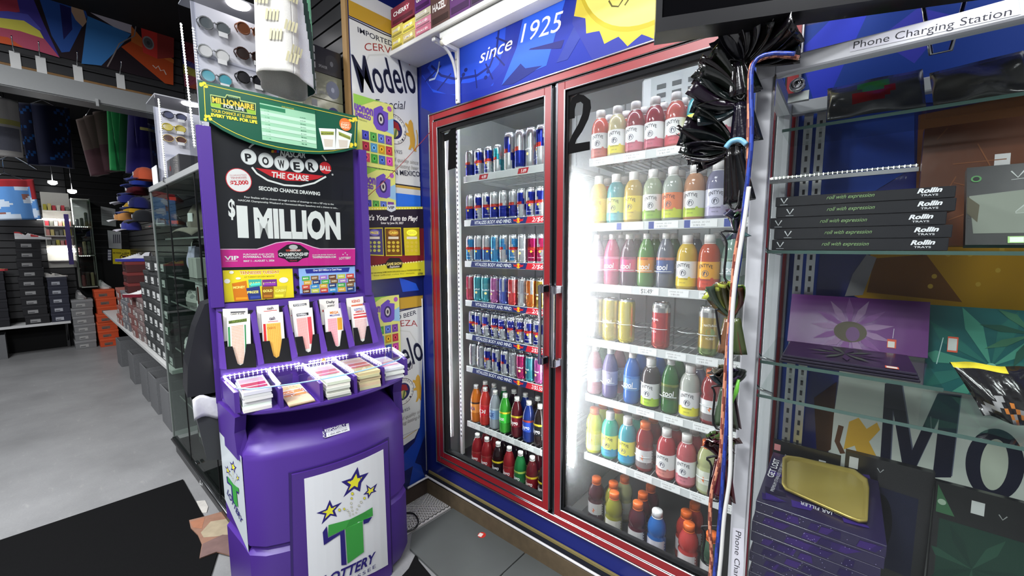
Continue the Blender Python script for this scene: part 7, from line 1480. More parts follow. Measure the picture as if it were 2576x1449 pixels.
# ---- shoes, hats and boxes
def sneaker(name, L, c_up, c_sole, c2, hi=.0):
    """one trainer pointing +x: sole, upper, tongue and laces"""
    mb = MB(FABRIC, c_up); n, m_ = 14, 9
    hw = lambda u: L*.16*(.62+.38*math.sin(min(1, u*1.35+.15)*PI*.5))*(1 if u < .82 else math.sqrt(max(0, 1-((u-.82)/.185)**2)))*(1 if u > .06 else .8)
    hh = lambda u: L*(.30+hi if u < .12 else (.31+hi-(u-.12)*.9*(1+hi) if u < .30 else max(.09, (.27+hi*.3)-(u-.30)*.34)))
    def up(u, v):
        t = PI*v; w_ = hw(u)*.93; return V(L*(u-.5), -w_*math.cos(t), L*.08+max(0, hh(u)-L*.08)*math.sin(t)**.75)
    mb.grid(up, n, m_, FABRIC, c_up, lambda u, v: c2 if (u < .18 and .2 < v < .8) or (.42 < u < .62 and (v < .3 or v > .7)) or u > .9 else c_up)
    o = mb.build(name); sm = MB(RUBBER, c_sole); P = [(u, 1) for u in (k/12 for k in range(13))]
    out = [V(L*(u-.5), -hw(u)*1.06, 0) for u, _ in P]+[V(L*(u-.5), hw(u)*1.06, 0) for u, _ in reversed(P)]; k = len(out)
    sm.v = out+[p+V(0, 0, L*(.10 if p.x < 0 else .085)) for p in out]; sm.f = [(tuple(reversed(range(k))), RUBBER, c_sole, False), (tuple(range(k, 2*k)), RUBBER, c_sole, False)]+[((i, (i+1) % k, k+(i+1) % k, k+i), RUBBER, c_sole, False) for i in range(k)]; sm.build('sole', o)
    lm = MB(FABRIC, c2)
    for q in range(5):
        u = .30+q*.07; z = hh(u)+.001; lm.box((L*(u-.5)-.003, -hw(u)*.4, z-.004), (L*(u-.5)+.003, hw(u)*.4, z+.002), FABRIC, (226, 226, 224), .001)
    lm.build('laces', o); return o
def place(o, loc, label, cat, group=None, rz=0.): o.location = loc; o.rotation_euler = (0, 0, rz); return tag(o, label, cat, group)
def cap_hat(name, c, c2, logo=''):
    mb = MB(FABRIC, c); mb.lathe([(.088, 0), (.092, .03), (.084, .07), (.06, .105), (.025, .12), (.001, .122)], 20, cf=lambda t, z: c if int(t*3/PI) % 2 else tuple(int(v*.9) for v in c), cap=False)
    o = mb.build(name); bm_ = MB(FABRIC, c2); bm_.grid(lambda u, v: V((.07+.085*u)*1.0*math.cos(1.25*(v-.5)*(1.15-.35*u))+.004, (.095)*math.sin(1.25*(v-.5)*2*(1-.22*u*u)), .006-.03*u*u+.02*(1-4*(v-.5)**2)*u), 5, 10, FABRIC, c2, None, True, .004); bm_.build('brim', o)
    l = MB(FABRIC, (226, 226, 226)); M = Matrix.Translation((.088, 0, .05)) @ Matrix.Rotation(PI/2, 4, 'Y'); l.box((-.018, -.018, -.003), (.018, .018, .004), FABRIC, (220, 220, 222), .002, M); l.build('badge', o); return o
def sack(mbn, c, w_, h, d, label, loc, cat, cf=None, wav=.03):
    mb = MB(FABRIC, c); mb.grid(lambda u, v: V((u-.5)*w_*(1-.15*v), -d/2-wav*math.sin(PI*u)*math.sin(PI*v)+.006*math.sin(9*u+4*v), h*v), 14, 10, FABRIC, c, cf, True, d*.8); o = mb.build(mbn); o.location = loc; return tag(o, label, cat)
def si(px, py, y, z=None): p = ay(px, py, y); return V(min(-.3, max(-1.66, p.x)), y, p.z if z is None else z)
yI = -.74
o = cap_hat('bucket_hat', (120, 112, 104), (132, 124, 116)); o.scale = (1.25, 1.25, 1.6); place(o, V(-1.52, -.64, 1.615), 'large grey wool hat with patterned band on the showcase top shelf', 'hat', rz=-1.2)
sack('folded_shirt', (176, 170, 196), .16, .20, .05, 'pale lilac shirt folded upright on the showcase shelf', V(-1.60, -.70, 1.304), 'shirt', lambda u, v: (90, 84, 120) if .4 < u < .7 and .55 < v < .65 else (176, 170, 196))
mb = MB(CARD, (170, 170, 166)); p = V(-1.36, -.72, 1.3005); mb.box((p.x-.10, -.78, p.z), (p.x+.09, -.60, p.z+.13), CARD, (168, 168, 164), .002); o = mb.build('white_carton', org=p); tag(o, 'off-white carton on the showcase shelf beside the lilac shirt', 'carton')
p = V(-1.17, -.8, 1.12); mb = MB(PAPER, (206, 206, 206)); mb.box((p.x-.035, -.805, 1.1205), (p.x+.045, -.785, 1.285), PAPER, (206, 206, 206), .001); mb.box((p.x, -.8065, 1.15), (p.x+.04, -.8055, 1.26), SATIN, (84, 50, 44)); mb.box((p.x-.028, -.8065, 1.17), (p.x-.012, -.8055, 1.25), INK, (60, 60, 60)); o = mb.build('accessory_pack', org=p); tag(o, 'white card pack with brown strap standing at the showcase front', 'package')
for k, (px, z, y, up, so, c2, lab, rz) in enumerate([(420, 1.1205, -.72, (150, 150, 146), (176, 176, 172), (110, 112, 110), 'grey mesh trainer on the showcase shelf, upper left', .1), (430, .7805+.34*0+.0, -.74, (186, 186, 184), (200, 200, 198), (150, 150, 150), 'pale grey flat trainer on the lower showcase shelf', .2), (458, .7805, -.76, (206, 120, 160), (220, 170, 190), (226, 226, 226), 'pink trainer on the lower showcase shelf', -.9), (486, .7805, -.76, (220, 216, 214), (206, 200, 200), (200, 170, 190), 'white trainer with pink trim beside the pink trainer', -.8), (512, .7805, -.76, (206, 110, 150), (226, 206, 210), (226, 220, 222), 'rose trainer furthest along the lower showcase shelf', -.8)]):
    place(sneaker('trainer_shoe', .25, up, so, c2), ((-1.60, -1.62, -1.34, -1.17, -1.0)[k], y, z), lab, 'shoe', 'trainers in the showcase', rz)
mb = MB(SHINY, (70, 14, 26)); p = V(-1.36, -.72, 1.1205); mb.lathe([(.036, 0), (.04, .01), (.04, .10), (.02, .13), (.018, .16), (.001, .16)], 14, o=p, m=SHINY, c=(72, 14, 26)); o = mb.build('dark_bottle', org=p); tag(o, 'dark red glass bottle in the showcase', 'bottle')
p = V(-1.22, -.70, 1.1205); mb = MB(SHINY, (16, 16, 18)); mb.box((p.x-.05, -.78, p.z), (p.x+.06, -.66, p.z+.15), SHINY, (18, 18, 20), .02); mb.lathe([(.012, 0), (.012, .015)], 10, o=(p.x, -.72, p.z+.15), m=METAL, c=(170, 150, 90)); o = mb.build('perfume_flask', org=p); tag(o, 'square black flask with brass neck in the showcase', 'flask')
for k, (px, z, c) in enumerate([(500, .42, (40, 40, 44)), (440, .42, (50, 48, 52)), (470, .42, (60, 60, 58)), (455, .1155, (58, 60, 60)), (492, .1155, (44, 46, 46))]):
    p = V((-1.42, -1.68, -1.16, -1.5, -1.24)[k], -.7, z+.0005); mb = MB(CARD, c); mb.box((p.x-.10, -.78, p.z), (p.x+.09, -.58, p.z+.14+.03*(k % 3)), CARD, c, .003); S = XZ(-.7805); mb.layer = 2; rect(mb, S, p.x-.07, p.z+.05, p.x-.03, p.z+.08, (170, 172, 170)); rect(mb, S, p.x+.0, p.z+.06, p.x+.05, p.z+.09, (96, 90, 80)); o = mb.build('shoe_box', org=p); tag(o, f'dim grey box with small pale label low in the showcase, {ORD[k]} along', 'box', 'boxes low in the showcase')
mb = MB(MATTE, (26, 28, 32)); p = V(-1.12, -.62, 1.5605); mb.hull([p+V(.12*math.cos(t)*math.cos(f), .10*math.sin(t)*math.cos(f), .09+.09*math.sin(f)) for t in (2*PI*k/14 for k in range(14)) for f in (-1.2, -.6, 0, .6, 1.2)], SHINY, (28, 28, 32), True); o = mb.build('helmet', org=p); tag(o, 'dark glossy helmet at the back of the showcase top shelf', 'helmet')
# on top of the showcase
p = V(-1.46, 0, 0); mb = MB(SATIN, (52, 52, 54)); zt = SZT+.0008; mb.box((p.x-.05, SY0+.05, zt), (p.x+.26, SY0+.20, zt+.14), SATIN, (54, 54, 56), .004); S = XZ(SY0+.0495); mb.pell(S, (p.x+.04, zt+.08), .02, .016, (110, 36, 36), px=False); o = mb.build('black_carton', org=p); tag(o, 'small black carton with red mark on the showcase top', 'carton')
p = ay(394, 455, SY0+.014); mb = MB(PAPER, (214, 214, 216)); mb.box((p.x-.085, SY0+.008, zt), (p.x+.06, SY0+.012, zt+.115), PAPER, (216, 216, 218)); mb.box((p.x-.06, SY0+.012, zt), (p.x+.04, SY0+.022, zt+.003), PAPER, (210, 210, 212)); o = mb.build('blank_card', org=p); tag(o, 'blank white card standing at the showcase top corner', 'card')
# ---- acrylic sunglasses displays
WH_AC = finish('white_acrylic', .3, coat=.2)
def sunglasses(name, lens, frame, round_=True):
    """a pair facing +x, folded temples behind, small white price tag"""
    mb = MB(SHINY, lens)
    for s in (-1, 1):
        pts = [V(.004+.003*math.cos(t), s*.033+.026*math.cos(t), .021*math.sin(t)*(1 if round_ else (1 if math.sin(t) < 0 else .8))) for t in (2*PI*k/16 for k in range(16))]; mb._add(pts, [tuple(range(16))], SHINY, lens)
    o = mb.build(name); f = MB(SHINY, frame)
    for s in (-1, 1): f.tube([V(.004, s*.033+.027*math.cos(t), .022*math.sin(t)) for t in (2*PI*k/16 for k in range(16))], .0032, 6, SHINY, frame, closed=True)
    f.tube([(.005, -.008, .006), (.008, 0, .010), (.005, .008, .006)], .003, 6, SHINY, frame); f.build('frame_rim', o)
    for s in (-1, 1):
        tm = MB(SHINY, frame); tm.tube([(.004, s*.060, .010), (-.008, s*.064, .008), (-.014, s*.064, .002), (-.015, s*.052, -.016)], .0028, 6, SHINY, frame); tm.build('temple', o)
    tg = MB(PAPER, (230, 230, 230)); tg.box((.009, .012, -.034), (.0105, .048, -.016), PAPER, (226, 226, 226)); tg.build('price_tag', o); return o
def tower(name, x, y0, y1, z0, z1, label, back=.22):
    """acrylic display box: white lit back board facing +x"""
    t = thing(name, label, 'display stand', (x-back/2, (y0+y1)/2, z0), 'acrylic sunglasses displays')
    mb = MB(WH_AC, (222, 222, 230)); mb.box((x-.012, y0, z0+.02), (x-.006, y1, z1-.06), WH_AC, (222, 222, 230)); mb.box((x-back, y0, z0), (x+.05, y1, z0+.006), WH_AC, (214, 214, 222)); mb.build('back_board', t)
    mb = MB(WH_AC, (206, 206, 212)); mb.box((x-back, y0, z1), (x+.06, y1, z1+.006), WH_AC, (200, 200, 206)); mb.lathe([(.05, -.004), (.05, 0)], 20, o=(x+.01, (y0+y1)/2, z1-.001), m=emit('display_downlight', (1, .98, 1), 6), c=(255, 255, 255)); mb.build('canopy', t)
    for yy in (y0, y1): 
        mb = MB(ACRYLIC, (230, 230, 236)); mb.box((x-back, yy-.002, z0+.006), (x+.06, yy+.002, z1)); mb.build('side_pane', t)
    for k in range(3):
        z = z0+.075+k*(z1-z0-.12)/3
        mb = MB(WH_AC, (206, 206, 226)); mb.box((x-.006, y0+.02, z-.03), (x+.018, y1-.02, z-.022), ACRYLIC, (206, 206, 230)); mb.build('nose_rail', t)
    return t
LEDT = emit('tower_led_dot', (1, .98, .92), 42)
zt = SZT+.0008
tw = tower('sunglasses_display', -.58, -.86, -.47, zt, 2.72, 'lit acrylic sunglasses display on the showcase, behind the green kiosk topper')
led_run('led_dot_strip', [tuple(ay(455, 58, SY0)), tuple(ay(490, 372, SY0))], .0135, tw, .0048, LEDT, .007)
tw2 = tower('sunglasses_display', -1.60, -.86, -.47, zt, 2.46, 'far acrylic sunglasses display at the showcase end, seen under the grey beam')
pA, pB = ay(401, 272, SY0+.02), ay(407, 410, SY0+.02); led_run('led_dot_strip', [(pA.x, pA.y, 2.40), (pA.x, pB.y, zt+.01)], .0135, tw2, .0048, LEDT, .008)
led_run('led_dot_strip', [(pA.x-.25, pA.y+.3, 2.40), (pA.x-.25, pA.y+.3, zt+.01)], .0135, tw2, .004, LEDT, .006)  # extra tape added behind to brighten the far display
SG = [(540, 65, (90, 96, 100), (120, 122, 124), 'grey mirrored sunglasses, top row of the lit display, beside the light tape'), (538, 134, (206, 206, 206), (160, 162, 164), 'silver mirrored sunglasses, middle row of the lit display'), (545, 196, (70, 150, 166), (130, 132, 136), 'teal mirrored sunglasses, bottom row of the lit display'), (632, 78, (110, 66, 44), (130, 80, 56), 'brown tinted sunglasses, top row, next to the hanging shorts'), (630, 140, (50, 40, 38), (60, 36, 30), 'dark brown sunglasses, middle row, next to the hanging shorts'), (632, 200, (40, 40, 44), (26, 26, 28), 'black sunglasses, bottom row, next to the hanging shorts')]
for k, (px, py, l, f, lab) in enumerate(SG):
    p = ax(px, py, -.555); o = sunglasses('sunglasses', l, f); place(o, (-.56, p.y, p.z), lab, 'sunglasses', 'sunglasses on the displays'); o.scale = (1.15, 1.05, 1.25)
for k, (px, py, l, f, lab) in enumerate([(438, 322, (196, 180, 90), (190, 170, 60), 'yellow sunglasses in the far display'), (440, 350, (90, 60, 50), (206, 180, 130), 'brown lens sunglasses in the far display'), (440, 292, (80, 84, 110), (60, 60, 70), 'blue grey sunglasses in the far display')]):
    p = ax(px, py, -1.575); o = sunglasses('sunglasses', l, f); place(o, (-1.58, p.y, max(p.z, zt+.05)), lab, 'sunglasses', 'sunglasses on the displays')
# ---- speaker cartons by the wall end
XB = -.12
yb0, yb1 = -.575, -.403; zc = zt; hs = [.15, .125, .115, .115]
for k, (h, c, c2, lab) in enumerate([(.15, (120, 120, 110), (60, 60, 96), 'lowest olive grey speaker carton on the showcase, mostly behind the green topper'), (.128, (150, 150, 120), (70, 70, 110), 'clear-wrapped olive speaker carton with dark blue disc'), (.118, (120, 122, 100), (120, 124, 140), 'shiny wrapped grey green speaker carton below the black carton'), (.118, (38, 38, 40), (54, 54, 58), 'black speaker carton with white icons, topmost of the stack')]):
    mb = MB(SATIN, c); mb.box((XB-.26, yb0-(.02 if k < 2 else 0), zc), (XB+.06, yb1, zc+h-.001), FOILBAG if k in (1, 2) else SATIN, c, .002); S = YZ(XB+.0605); mb.layer = 2; mb.pell(S, (yb1-.05, zc+h*.45), .032, h*.34, c2, px=False); mb.pell(S, (yb1-.05, zc+h*.45), .008, h*.1, tuple(min(255, v+50) for v in c2), px=False)
    for q in range(3): mb.ppoly(S, [(yb0+.02, zc+h*(.12+.29*q)), (yb0+.045, zc+h*(.12+.29*q)), (yb0+.045, zc+h*(.34+.29*q)), (yb0+.02, zc+h*(.34+.29*q))], (190, 192, 192), px=False)
    mb.ptext(S, 'SPEAKER', (yb0+.06, zc+h*.2), (yb0+.10, zc+h*.2), h*.1, (170, 170, 170), px=False); o = mb.build('speaker_carton', org=(XB-.1, -.48, zc)); tag(o, lab, 'carton', 'stacked speaker cartons'); zc += h
# ---- shorts hanging in front
XS = .04
def shorts():
    o = thing('hanging_shorts', 'white print shorts with green and black side panel hanging before the display', 'shorts', (XS, -.69, 2.9)); mb = MB(FABRIC, (206, 204, 200))
    zb, ztop = 2.165, 3.05; cy_m = -.69; ry = .105; rx = .075
    def ring(u, v):
        t = 2*PI*u; z = zb+(ztop-zb)*v; k = 1+.10*math.sin(5*t+2)*(1-v*.5); sway = .03*(1-v)
        lo = .03*math.cos(t+.4)*(1-v)**3
        return V(XS+rx*k*math.cos(t), cy_m-sway*.4+ry*k*math.sin(t)*(1-.12*v), z+lo)
    def cf(u, v):
        y = math.sin(2*PI*u); x = math.cos(2*PI*u)
        if x > -.2:
            e = .30+.55*math.exp(-((v-.0)/.5)**2)
            if y > e+.16: return (120, 196, 150)
            if y > e-.02: return (24, 52, 46)
            if y > .25: return (212, 212, 216)
        return (206, 204, 198)
    mb.grid(ring, 140, 60, FABRIC, (206, 204, 200), cf, True, .003)
    pm = mb
    for k in range(16):
        u = random.uniform(.80, 1.02) % 1; v = .06+.05*k+random.uniform(-.01, .01)
        if v > .9: continue
        n = (ring(u+.01, v)-ring(u-.01, v)).cross(ring(u, v+.01)-ring(u, v-.01)).normalized(); p = ring(u, v); e1 = (ring(u+.01, v)-ring(u-.01, v)).normalized(); e2 = n.cross(e1)
        if n.dot(V(1, 0, 0)) < 0: n = -n
        for q in range(4): 
            a = (q-1.5)*.012; pts = [p+n*.008+e1*(a+dx)+e2*dy for dx, dy in ((-.004, -.02), (.004, -.02), (.004+.008, .02), (-.004+.008, .02))]; pm._add(pts, [(0, 1, 2, 3)], INK, (198, 192, 156))
    mb.build('shorts_leg', o)
    hk = MB(CHROME, (200, 200, 204)); hk.tube([(XS, cy_m, 3.04), (XS, cy_m, 3.40)], .004, 8); hk.tube([(XS, cy_m-.12, 3.045), (XS, cy_m+.12, 3.045)], .005, 8); hk.build('hanger', o)
shorts()
# ---- the waste bin hooked on the kiosk's back corner
def kb_hull(mb, L, m, c): mb.hull([kw(*p) for p in L], m, c)
mb = MB(PLASTIC, (60, 62, 64)); kb_hull(mb, [(-.765, .315, .88), (-.615, .315, .88), (-.615, .43, .90), (-.775, .43, .90), (-.735, .315, .62), (-.615, .315, .58), (-.615, .40, .58), (-.735, .40, .62)], PLASTIC, (48, 50, 52)); bb_ = mb.build('waste_bin', kiosk)
mb = MB(PLASTIC, (34, 36, 42)); kb_hull(mb, [(-.78, .312, .90), (-.615, .312, .90), (-.615, .435, .90), (-.79, .435, .92), (-.77, .312, 1.02), (-.735, .312, 1.18), (-.70, .312, 1.27), (-.615, .312, 1.30), (-.78, .435, 1.04), (-.745, .435, 1.18), (-.71, .435, 1.27), (-.615, .435, 1.30)], PLASTIC, (22, 23, 28)); mb.build('bin_hood', bb_)
mb = MB(FOILBAG, (206, 206, 208)); mb.grid(lambda u, v: kw(-.765+.12*u, .306-.006*math.sin(PI*v)-.004*math.sin(11*u+3*v), .80+.09*v+.012*math.sin(7*u)), 10, 6, FOILBAG, (204, 204, 208), None, True, .003); mb.build('bin_liner', bb_)

# ================================================================ the far shop
# header beam with slatted front and art poster
HX = -3.0
mb = MB(MATTE, (26, 26, 28)); mb.box((HX-.22, -5.9, 2.70), (HX-.01, PE-.008, 3.4), MATTE, (20, 20, 22))
z = 2.862
while z < 3.38: mb.box((HX-.01, -5.9, z), (HX+.006, PE-.008, min(z+.066, 3.39)), PAINTED, (46, 46, 48)); z += .0762
mb.box((HX-.01, -5.9, 2.842), (HX+.014, PE-.008, 2.858), WOODY, (130, 96, 56)); mb.box((HX-.01, -5.9, 2.70), (HX+.012, PE-.008, 2.842), PAINTED, (150, 152, 152)); mb.box((HX-.20, -5.9, 2.692), (HX-.0, PE-.008, 2.70), PAINTED, (120, 122, 122)); struct(mb.build('wall_header'))
mb = MB(PAINTED, (170, 172, 172)); p = ax(243, 255, HX+.012); mb.box((HX+.004, p.y-.006, p.z-.04), (HX+.03, p.y+.012, p.z+.02), PAINTED, (170, 172, 172), .002); struct(mb.build('trim_2'))
S = YZ(HX+.012); Q = [(-40, -60), (440, -60), (436, 212), (-40, 98)]; P = [S.ab(*p) for p in Q]; mb = MB(GLOSSINK, (60, 40, 40)); mb.prism(S, P, 0, .012, GLOSSINK, (44, 34, 40)); S = YZ(HX+.0242); mb.layer = 1
T = lambda L: [(x, y) for x, y in L]
mb.ppoly(S, T([(-40, -60), (60, -60), (110, 60), (150, 145), (100, 130), (-40, 98)]), (70, 60, 150)); mb.ppoly(S, T([(-40, -60), (30, -60), (50, 30), (-40, 40)]), (176, 60, 80))
mb.ppoly(S, T([(-40, 28), (20, 28), (70, 36), (105, 75), (60, 70), (-40, 44)]), (90, 90, 190)); mb.ppoly(S, T([(-40, 40), (60, 52), (100, 78), (112, 100), (50, 82), (-40, 66)]), (226, 216, 90)); mb.ppoly(S, T([(-40, 62), (50, 78), (112, 98), (150, 145), (100, 130), (-40, 98)]), (190, 84, 110)); mb.ppoly(S, T([(-40, 84), (20, 94), (60, 120), (-40, 100)]), (214, 92, 50))
mb.ppoly(S, T([(80, -60), (180, -60), (220, 40), (175, 130), (155, 132), (130, 90)]), (44, 84, 160)); mb.ppoly(S, T([(150, 10), (178, 20), (182, 74), (160, 100)]), (30, 30, 90)); mb.ppoly(S, T([(182, -60), (330, -60), (332, 85), (290, 70), (225, 30), (200, 10)]), (206, 198, 208)); mb.ppoly(S, T([(220, 40), (330, 86), (300, 120), (255, 165), (205, 160)]), (60, 124, 190))
mb.ppoly(S, T([(178, 0), (205, 10), (218, 55), (208, 68), (190, 50), (180, 30)]), (196, 160, 130)); mb.ppoly(S, T([(330, -60), (440, -60), (439, 60), (400, 55), (335, 20)]), (84, 62, 50)); mb.ppoly(S, T([(340, 0), (400, 40), (438, 52), (438, 70), (390, 60), (340, 30)]), (150, 116, 96))
mb.ppoly(S, T([(305, 118), (335, 100), (436, 160), (436, 214), (415, 210)]), (190, 76, 34)); mb.ppoly(S, T([(330, 65), (360, 100), (437, 150), (437, 160), (330, 105)]), (206, 110, 50)); mb.ppoly(S, T([(352, 38), (395, 52), (396, 148), (360, 132)]), (216, 60, 54)); mb.ppoly(S, T([(395, 52), (438, 62), (437, 145), (396, 148)]), (150, 54, 50))
for x, y, r in ((369, 66, 8), (373, 108, 14)): mb.pell(S, (x, y), r, r*1.15, (150, 150, 150)); mb.pell(S, (x, y), r*.78, r*.9, (96, 96, 98)); mb.pell(S, (x, y), r*.3, r*.35, (70, 70, 72), seg=12)
mb.pline(S, T([(384, 164), (392, 172), (398, 166), (404, 178), (412, 176), (418, 188)]), .008, (226, 210, 200)); mb.pline(S, T([(345, 45), (338, 90), (300, 110), (285, 140), (270, 168)]), .008, (140, 130, 130))
o = mb.build('art_poster', org=(HX+.012, -1.0, 3.0)); tag(o, 'large painted poster of seated people in jeans with red speakers, on the beam', 'poster')
for k, (px, py) in enumerate([(38, 146), (103, 158), (196, 180), (303, 200)]):
    p = ax(px, py, HX+.012); mb = MB(CHROME, (190, 192, 196)); mb.box((HX+.0065, p.y-.012, p.z-.01), (HX+.012, p.y+.012, p.z+.05), CHROME, (180, 182, 186), .002); mb.tube([(HX+.01, p.y, p.z+.04), (HX+.06, p.y-.004, p.z+.05), (HX+.17, p.y-.006, p.z+.07), (HX+.19, p.y-.006, p.z+.10)], .0035, 6); o = mb.build('slatwall_hook', org=p)
    tag(o, f'chrome display hook with white tag under the art poster, {("nearest the photo edge", "second from the photo edge", "third from the photo edge", "nearest the display tower")[k]}', 'hook', 'hooks under the art poster'); t = MB(PAPER, (226, 226, 224)); t.box((HX+.013, p.y-.026, p.z-.075), (HX+.0145, p.y+.026, p.z+.045), PAPER, (220, 220, 218)); t.build('price_tag', o)
# back wall of the far shop
FX = -7.15
mb = MB(MATTE, (14, 14, 15)); mb.box((FX-.1, -5.9, 0), (FX, PE-.008, 3.4), MATTE, (14, 14, 15)); z = .5
while z < 3.3: mb.box((FX, -5.9, z), (FX+.014, -1.03, z+.088), PAINTED, (30, 30, 32)); mb.box((FX, -1.02, z+.9) if z < 2.4 else (FX, -1.02, z), (FX+.004, PE-.01, (z+.9 if z < 2.4 else z)+.004), PAINTED, (40, 40, 42)); z += .1
struct(mb.build('wall_far'))
# lit snack shelves set on it
lit = thing('lit_wall_shelf', 'brightly lit shelf unit of small goods glimpsed above the shoe boxes', 'shelf unit', (FX+.1, -1.14, 1.2))
y0, y1 = ax(110, 560, FX+.2).y, ax(182, 560, FX+.2).y
mb = MB(PAINTED, (206, 204, 196)); mb.box((FX+.015, y0, 1.20), (FX+.03, y1, 2.3), PAINTED, (200, 198, 190)); mb.build('unit_back', lit)
for z in (1.30, 1.52, 1.66, 1.80, 2.02):
    mb = MB(PAINTED, (214, 212, 206)); mb.box((FX+.03, y0, z), (FX+.2, y1, z+.012), PAINTED, (210, 208, 200)); mb.build('unit_shelf', lit)
LB = emit('far_tube', (1, 1, .97), 13)
for z, a, b in ((1.90, y0-.06, y1-.02), (1.475, y0, y1-.005), (1.44, y0, y1)):
    mb = MB(LB, (255, 255, 255)); mb.tube([(FX+.21, a, z), (FX+.21, b, z)], .012, 8, LB, (255, 255, 255)); mb.build('lamp_tube', lit)
for r, z in enumerate((1.5325, 1.6725, 1.8125, 2.0325)):
    for k in range(6):
        yy = y0+.012+k*(y1-y0-.02)/6; c = random.choice([(206, 190, 120), (190, 60, 70), (214, 206, 190), (180, 170, 60), (120, 120, 110), (206, 140, 130)]); mb = MB(SATIN, c); hh = random.uniform(.06, .10); mb.box((FX+.06, yy, z), (FX+.16, yy+(y1-y0)/8, z+hh), SATIN, c, .003)
        o = mb.build('small_package', org=(FX+.1, yy, z)); tag(o, f'tiny bright package, {ORD[k]} along the {("lowest", "second", "third", "top")[r]} lit far shelf', 'package', 'packages on the lit far shelves')
mb = MB(PAINTED, (70, 50, 130)); p0_, p1_ = ax(168, 580, FX+.25), ax(182, 650, FX+.25); mb.box((FX+.235, ax(169, 620, FX+.25).y, 1.25), (FX+.30, ax(181, 620, FX+.25).y, 1.98), PAINTED, (64, 46, 120), .003); o = mb.build('purple_post', org=(FX+.25, p0_.y, 1.25)); tag(o, 'dark purple post beside the lit far shelves', 'post')
# slim far display tower
fy0, fy1 = ax(188, 600, FX+.3).y, ax(236, 600, FX+.3).y
ft = thing('far_showcase', 'slim lit glass tower of small goods against the black far wall', 'display case', (FX+.2, (fy0+fy1)/2, .95))
mb = MB(PAINTED, (110, 112, 106)); 
for yy in (fy0, fy1-.012):
    for xx in (FX+.02, FX+.3): mb.box((xx, yy, .9), (xx+.012, yy+.012, 2.22), PAINTED, (116, 116, 110))
for z in (.9, 1.37, 1.80, 2.2): mb.box((FX+.02, fy0, z), (FX+.312, fy1, z+.012), PAINTED, (160, 162, 156))
mb.build('case_frame', ft)
mb = MB(WH_AC, (200, 200, 196)); mb.box((FX+.02, fy0+.014, 1.82), (FX+.03, fy1-.014, 2.2), WH_AC, (206, 206, 204)); mb.build('back_board', ft)
mb = MB(SGL, (200, 210, 205)); mb.box((FX+.314, fy0, .912), (FX+.318, fy1, 2.2)); mb.build('glass_pane', ft)
led_run('led_dot_strip', [(FX+.32, fy0+.005, 1.83), (FX+.32, fy0+.005, 2.2)], .018, ft, .006, LEDT, .009); led_run('led_dot_strip', [(FX+.32, fy0+.01, 1.80), (FX+.32, fy1-.05, 1.80)], .02, ft, .005, LB, .006); led_run('led_dot_strip', [(FX+.32, fy0+.02, 1.372), (FX+.32, fy1-.05, 1.372)], .02, ft, .005, LB, .006)
for k in range(9):
    z = (.9125, 1.3825, 1.8125)[k // 3]; yy = fy0+.03+(k % 3)*(fy1-fy0-.05)/3; c = random.choice([(80, 84, 70), (120, 60, 60), (100, 100, 104), (60, 60, 56), (150, 140, 110)]); mb = MB(SHINY, c); mb.box((FX+.12, yy, z), (FX+.22, yy+.035, z+random.uniform(.1, .22)), SHINY, c, .008); o = mb.build('small_figure', org=(FX+.16, yy, z)); tag(o, f'small dark figure in the slim far tower, {ORD[k % 3]} on its {("lowest", "middle", "upper")[k // 3]} shelf', 'figure', 'goods in the slim far tower')
# papers and the yellow notice
S = YZ(FX+.001)
def notice(quad, c, fn, label, name, cat):
    P = [YZ(FX+.0045).ab(*p) for p in quad]; mb = MB(PAPER, c); mb.prism(YZ(FX+.0045), P, 0, .002, PAPER, c); S = YZ(FX+.0067); mb.layer = 1; fn(mb, S); o = mb.build(name, org=(FX, P[0][0], P[0][1])); tag(o, label, cat)
notice([(253, 519), (290, 526), (292, 570), (256, 566)], (150, 152, 152), lambda m, s: [m.ptext(s, 'NOTICE TO CUSTOMERS', (258, 531+k*6), (282, 534+k*6), 2.4, (90, 92, 92)) for k in range(5)], 'upper grey paper notice on the black far wall', 'paper_notice', 'notice')
notice([(270, 579), (304, 583), (306, 626), (274, 624)], (168, 170, 172), lambda m, s: [m.ppoly(s, [(284+k*5, 590), (287+k*5, 590), (288+k*5, 612), (285+k*5, 612)], (80, 78, 90)) for k in range(4)], 'lower paper notice with dark bars on the black far wall', 'paper_notice', 'notice')
def yel(m, s):
    m.ptext(s, 'NO FOOD or DRINK', (284, 638), (326, 639), 4, (60, 50, 10), bold=.04); m.ptext(s, 'Thank you', (303, 632), (320, 632), 2.5, (60, 50, 10)); m.pell(s, (313, 648), 11.5, 9, (70, 50, 20)); m.pell(s, (313, 648), 9.5, 7.4, (206, 186, 40)); m.ppoly(s, [(308, 644), (316, 643), (318, 652), (309, 653)], (90, 60, 30)); m.pline(s, [(306, 643), (320, 654)], .012, (70, 50, 20)); m.ptext(s, 'Beyond this point', (296, 661), (324, 662), 2.4, (60, 50, 10))
notice([(282, 626), (328, 628), (328, 665), (284, 664)], (206, 186, 40), yel, 'yellow no food or drink notice on the far wall', 'wall_notice', 'notice')
notice([(271, 628), (280, 628), (280, 655), (271, 655)], (110, 110, 130), lambda m, s: [m.ppoly(s, [(271.5, 629+k*7), (279.5, 629+k*7), (279.5, 633+k*7), (271.5, 633+k*7)], (190, 190, 196)) for k in range(4)], 'narrow strip of small stickers beside the yellow notice', 'sticker_strip', 'sticker')
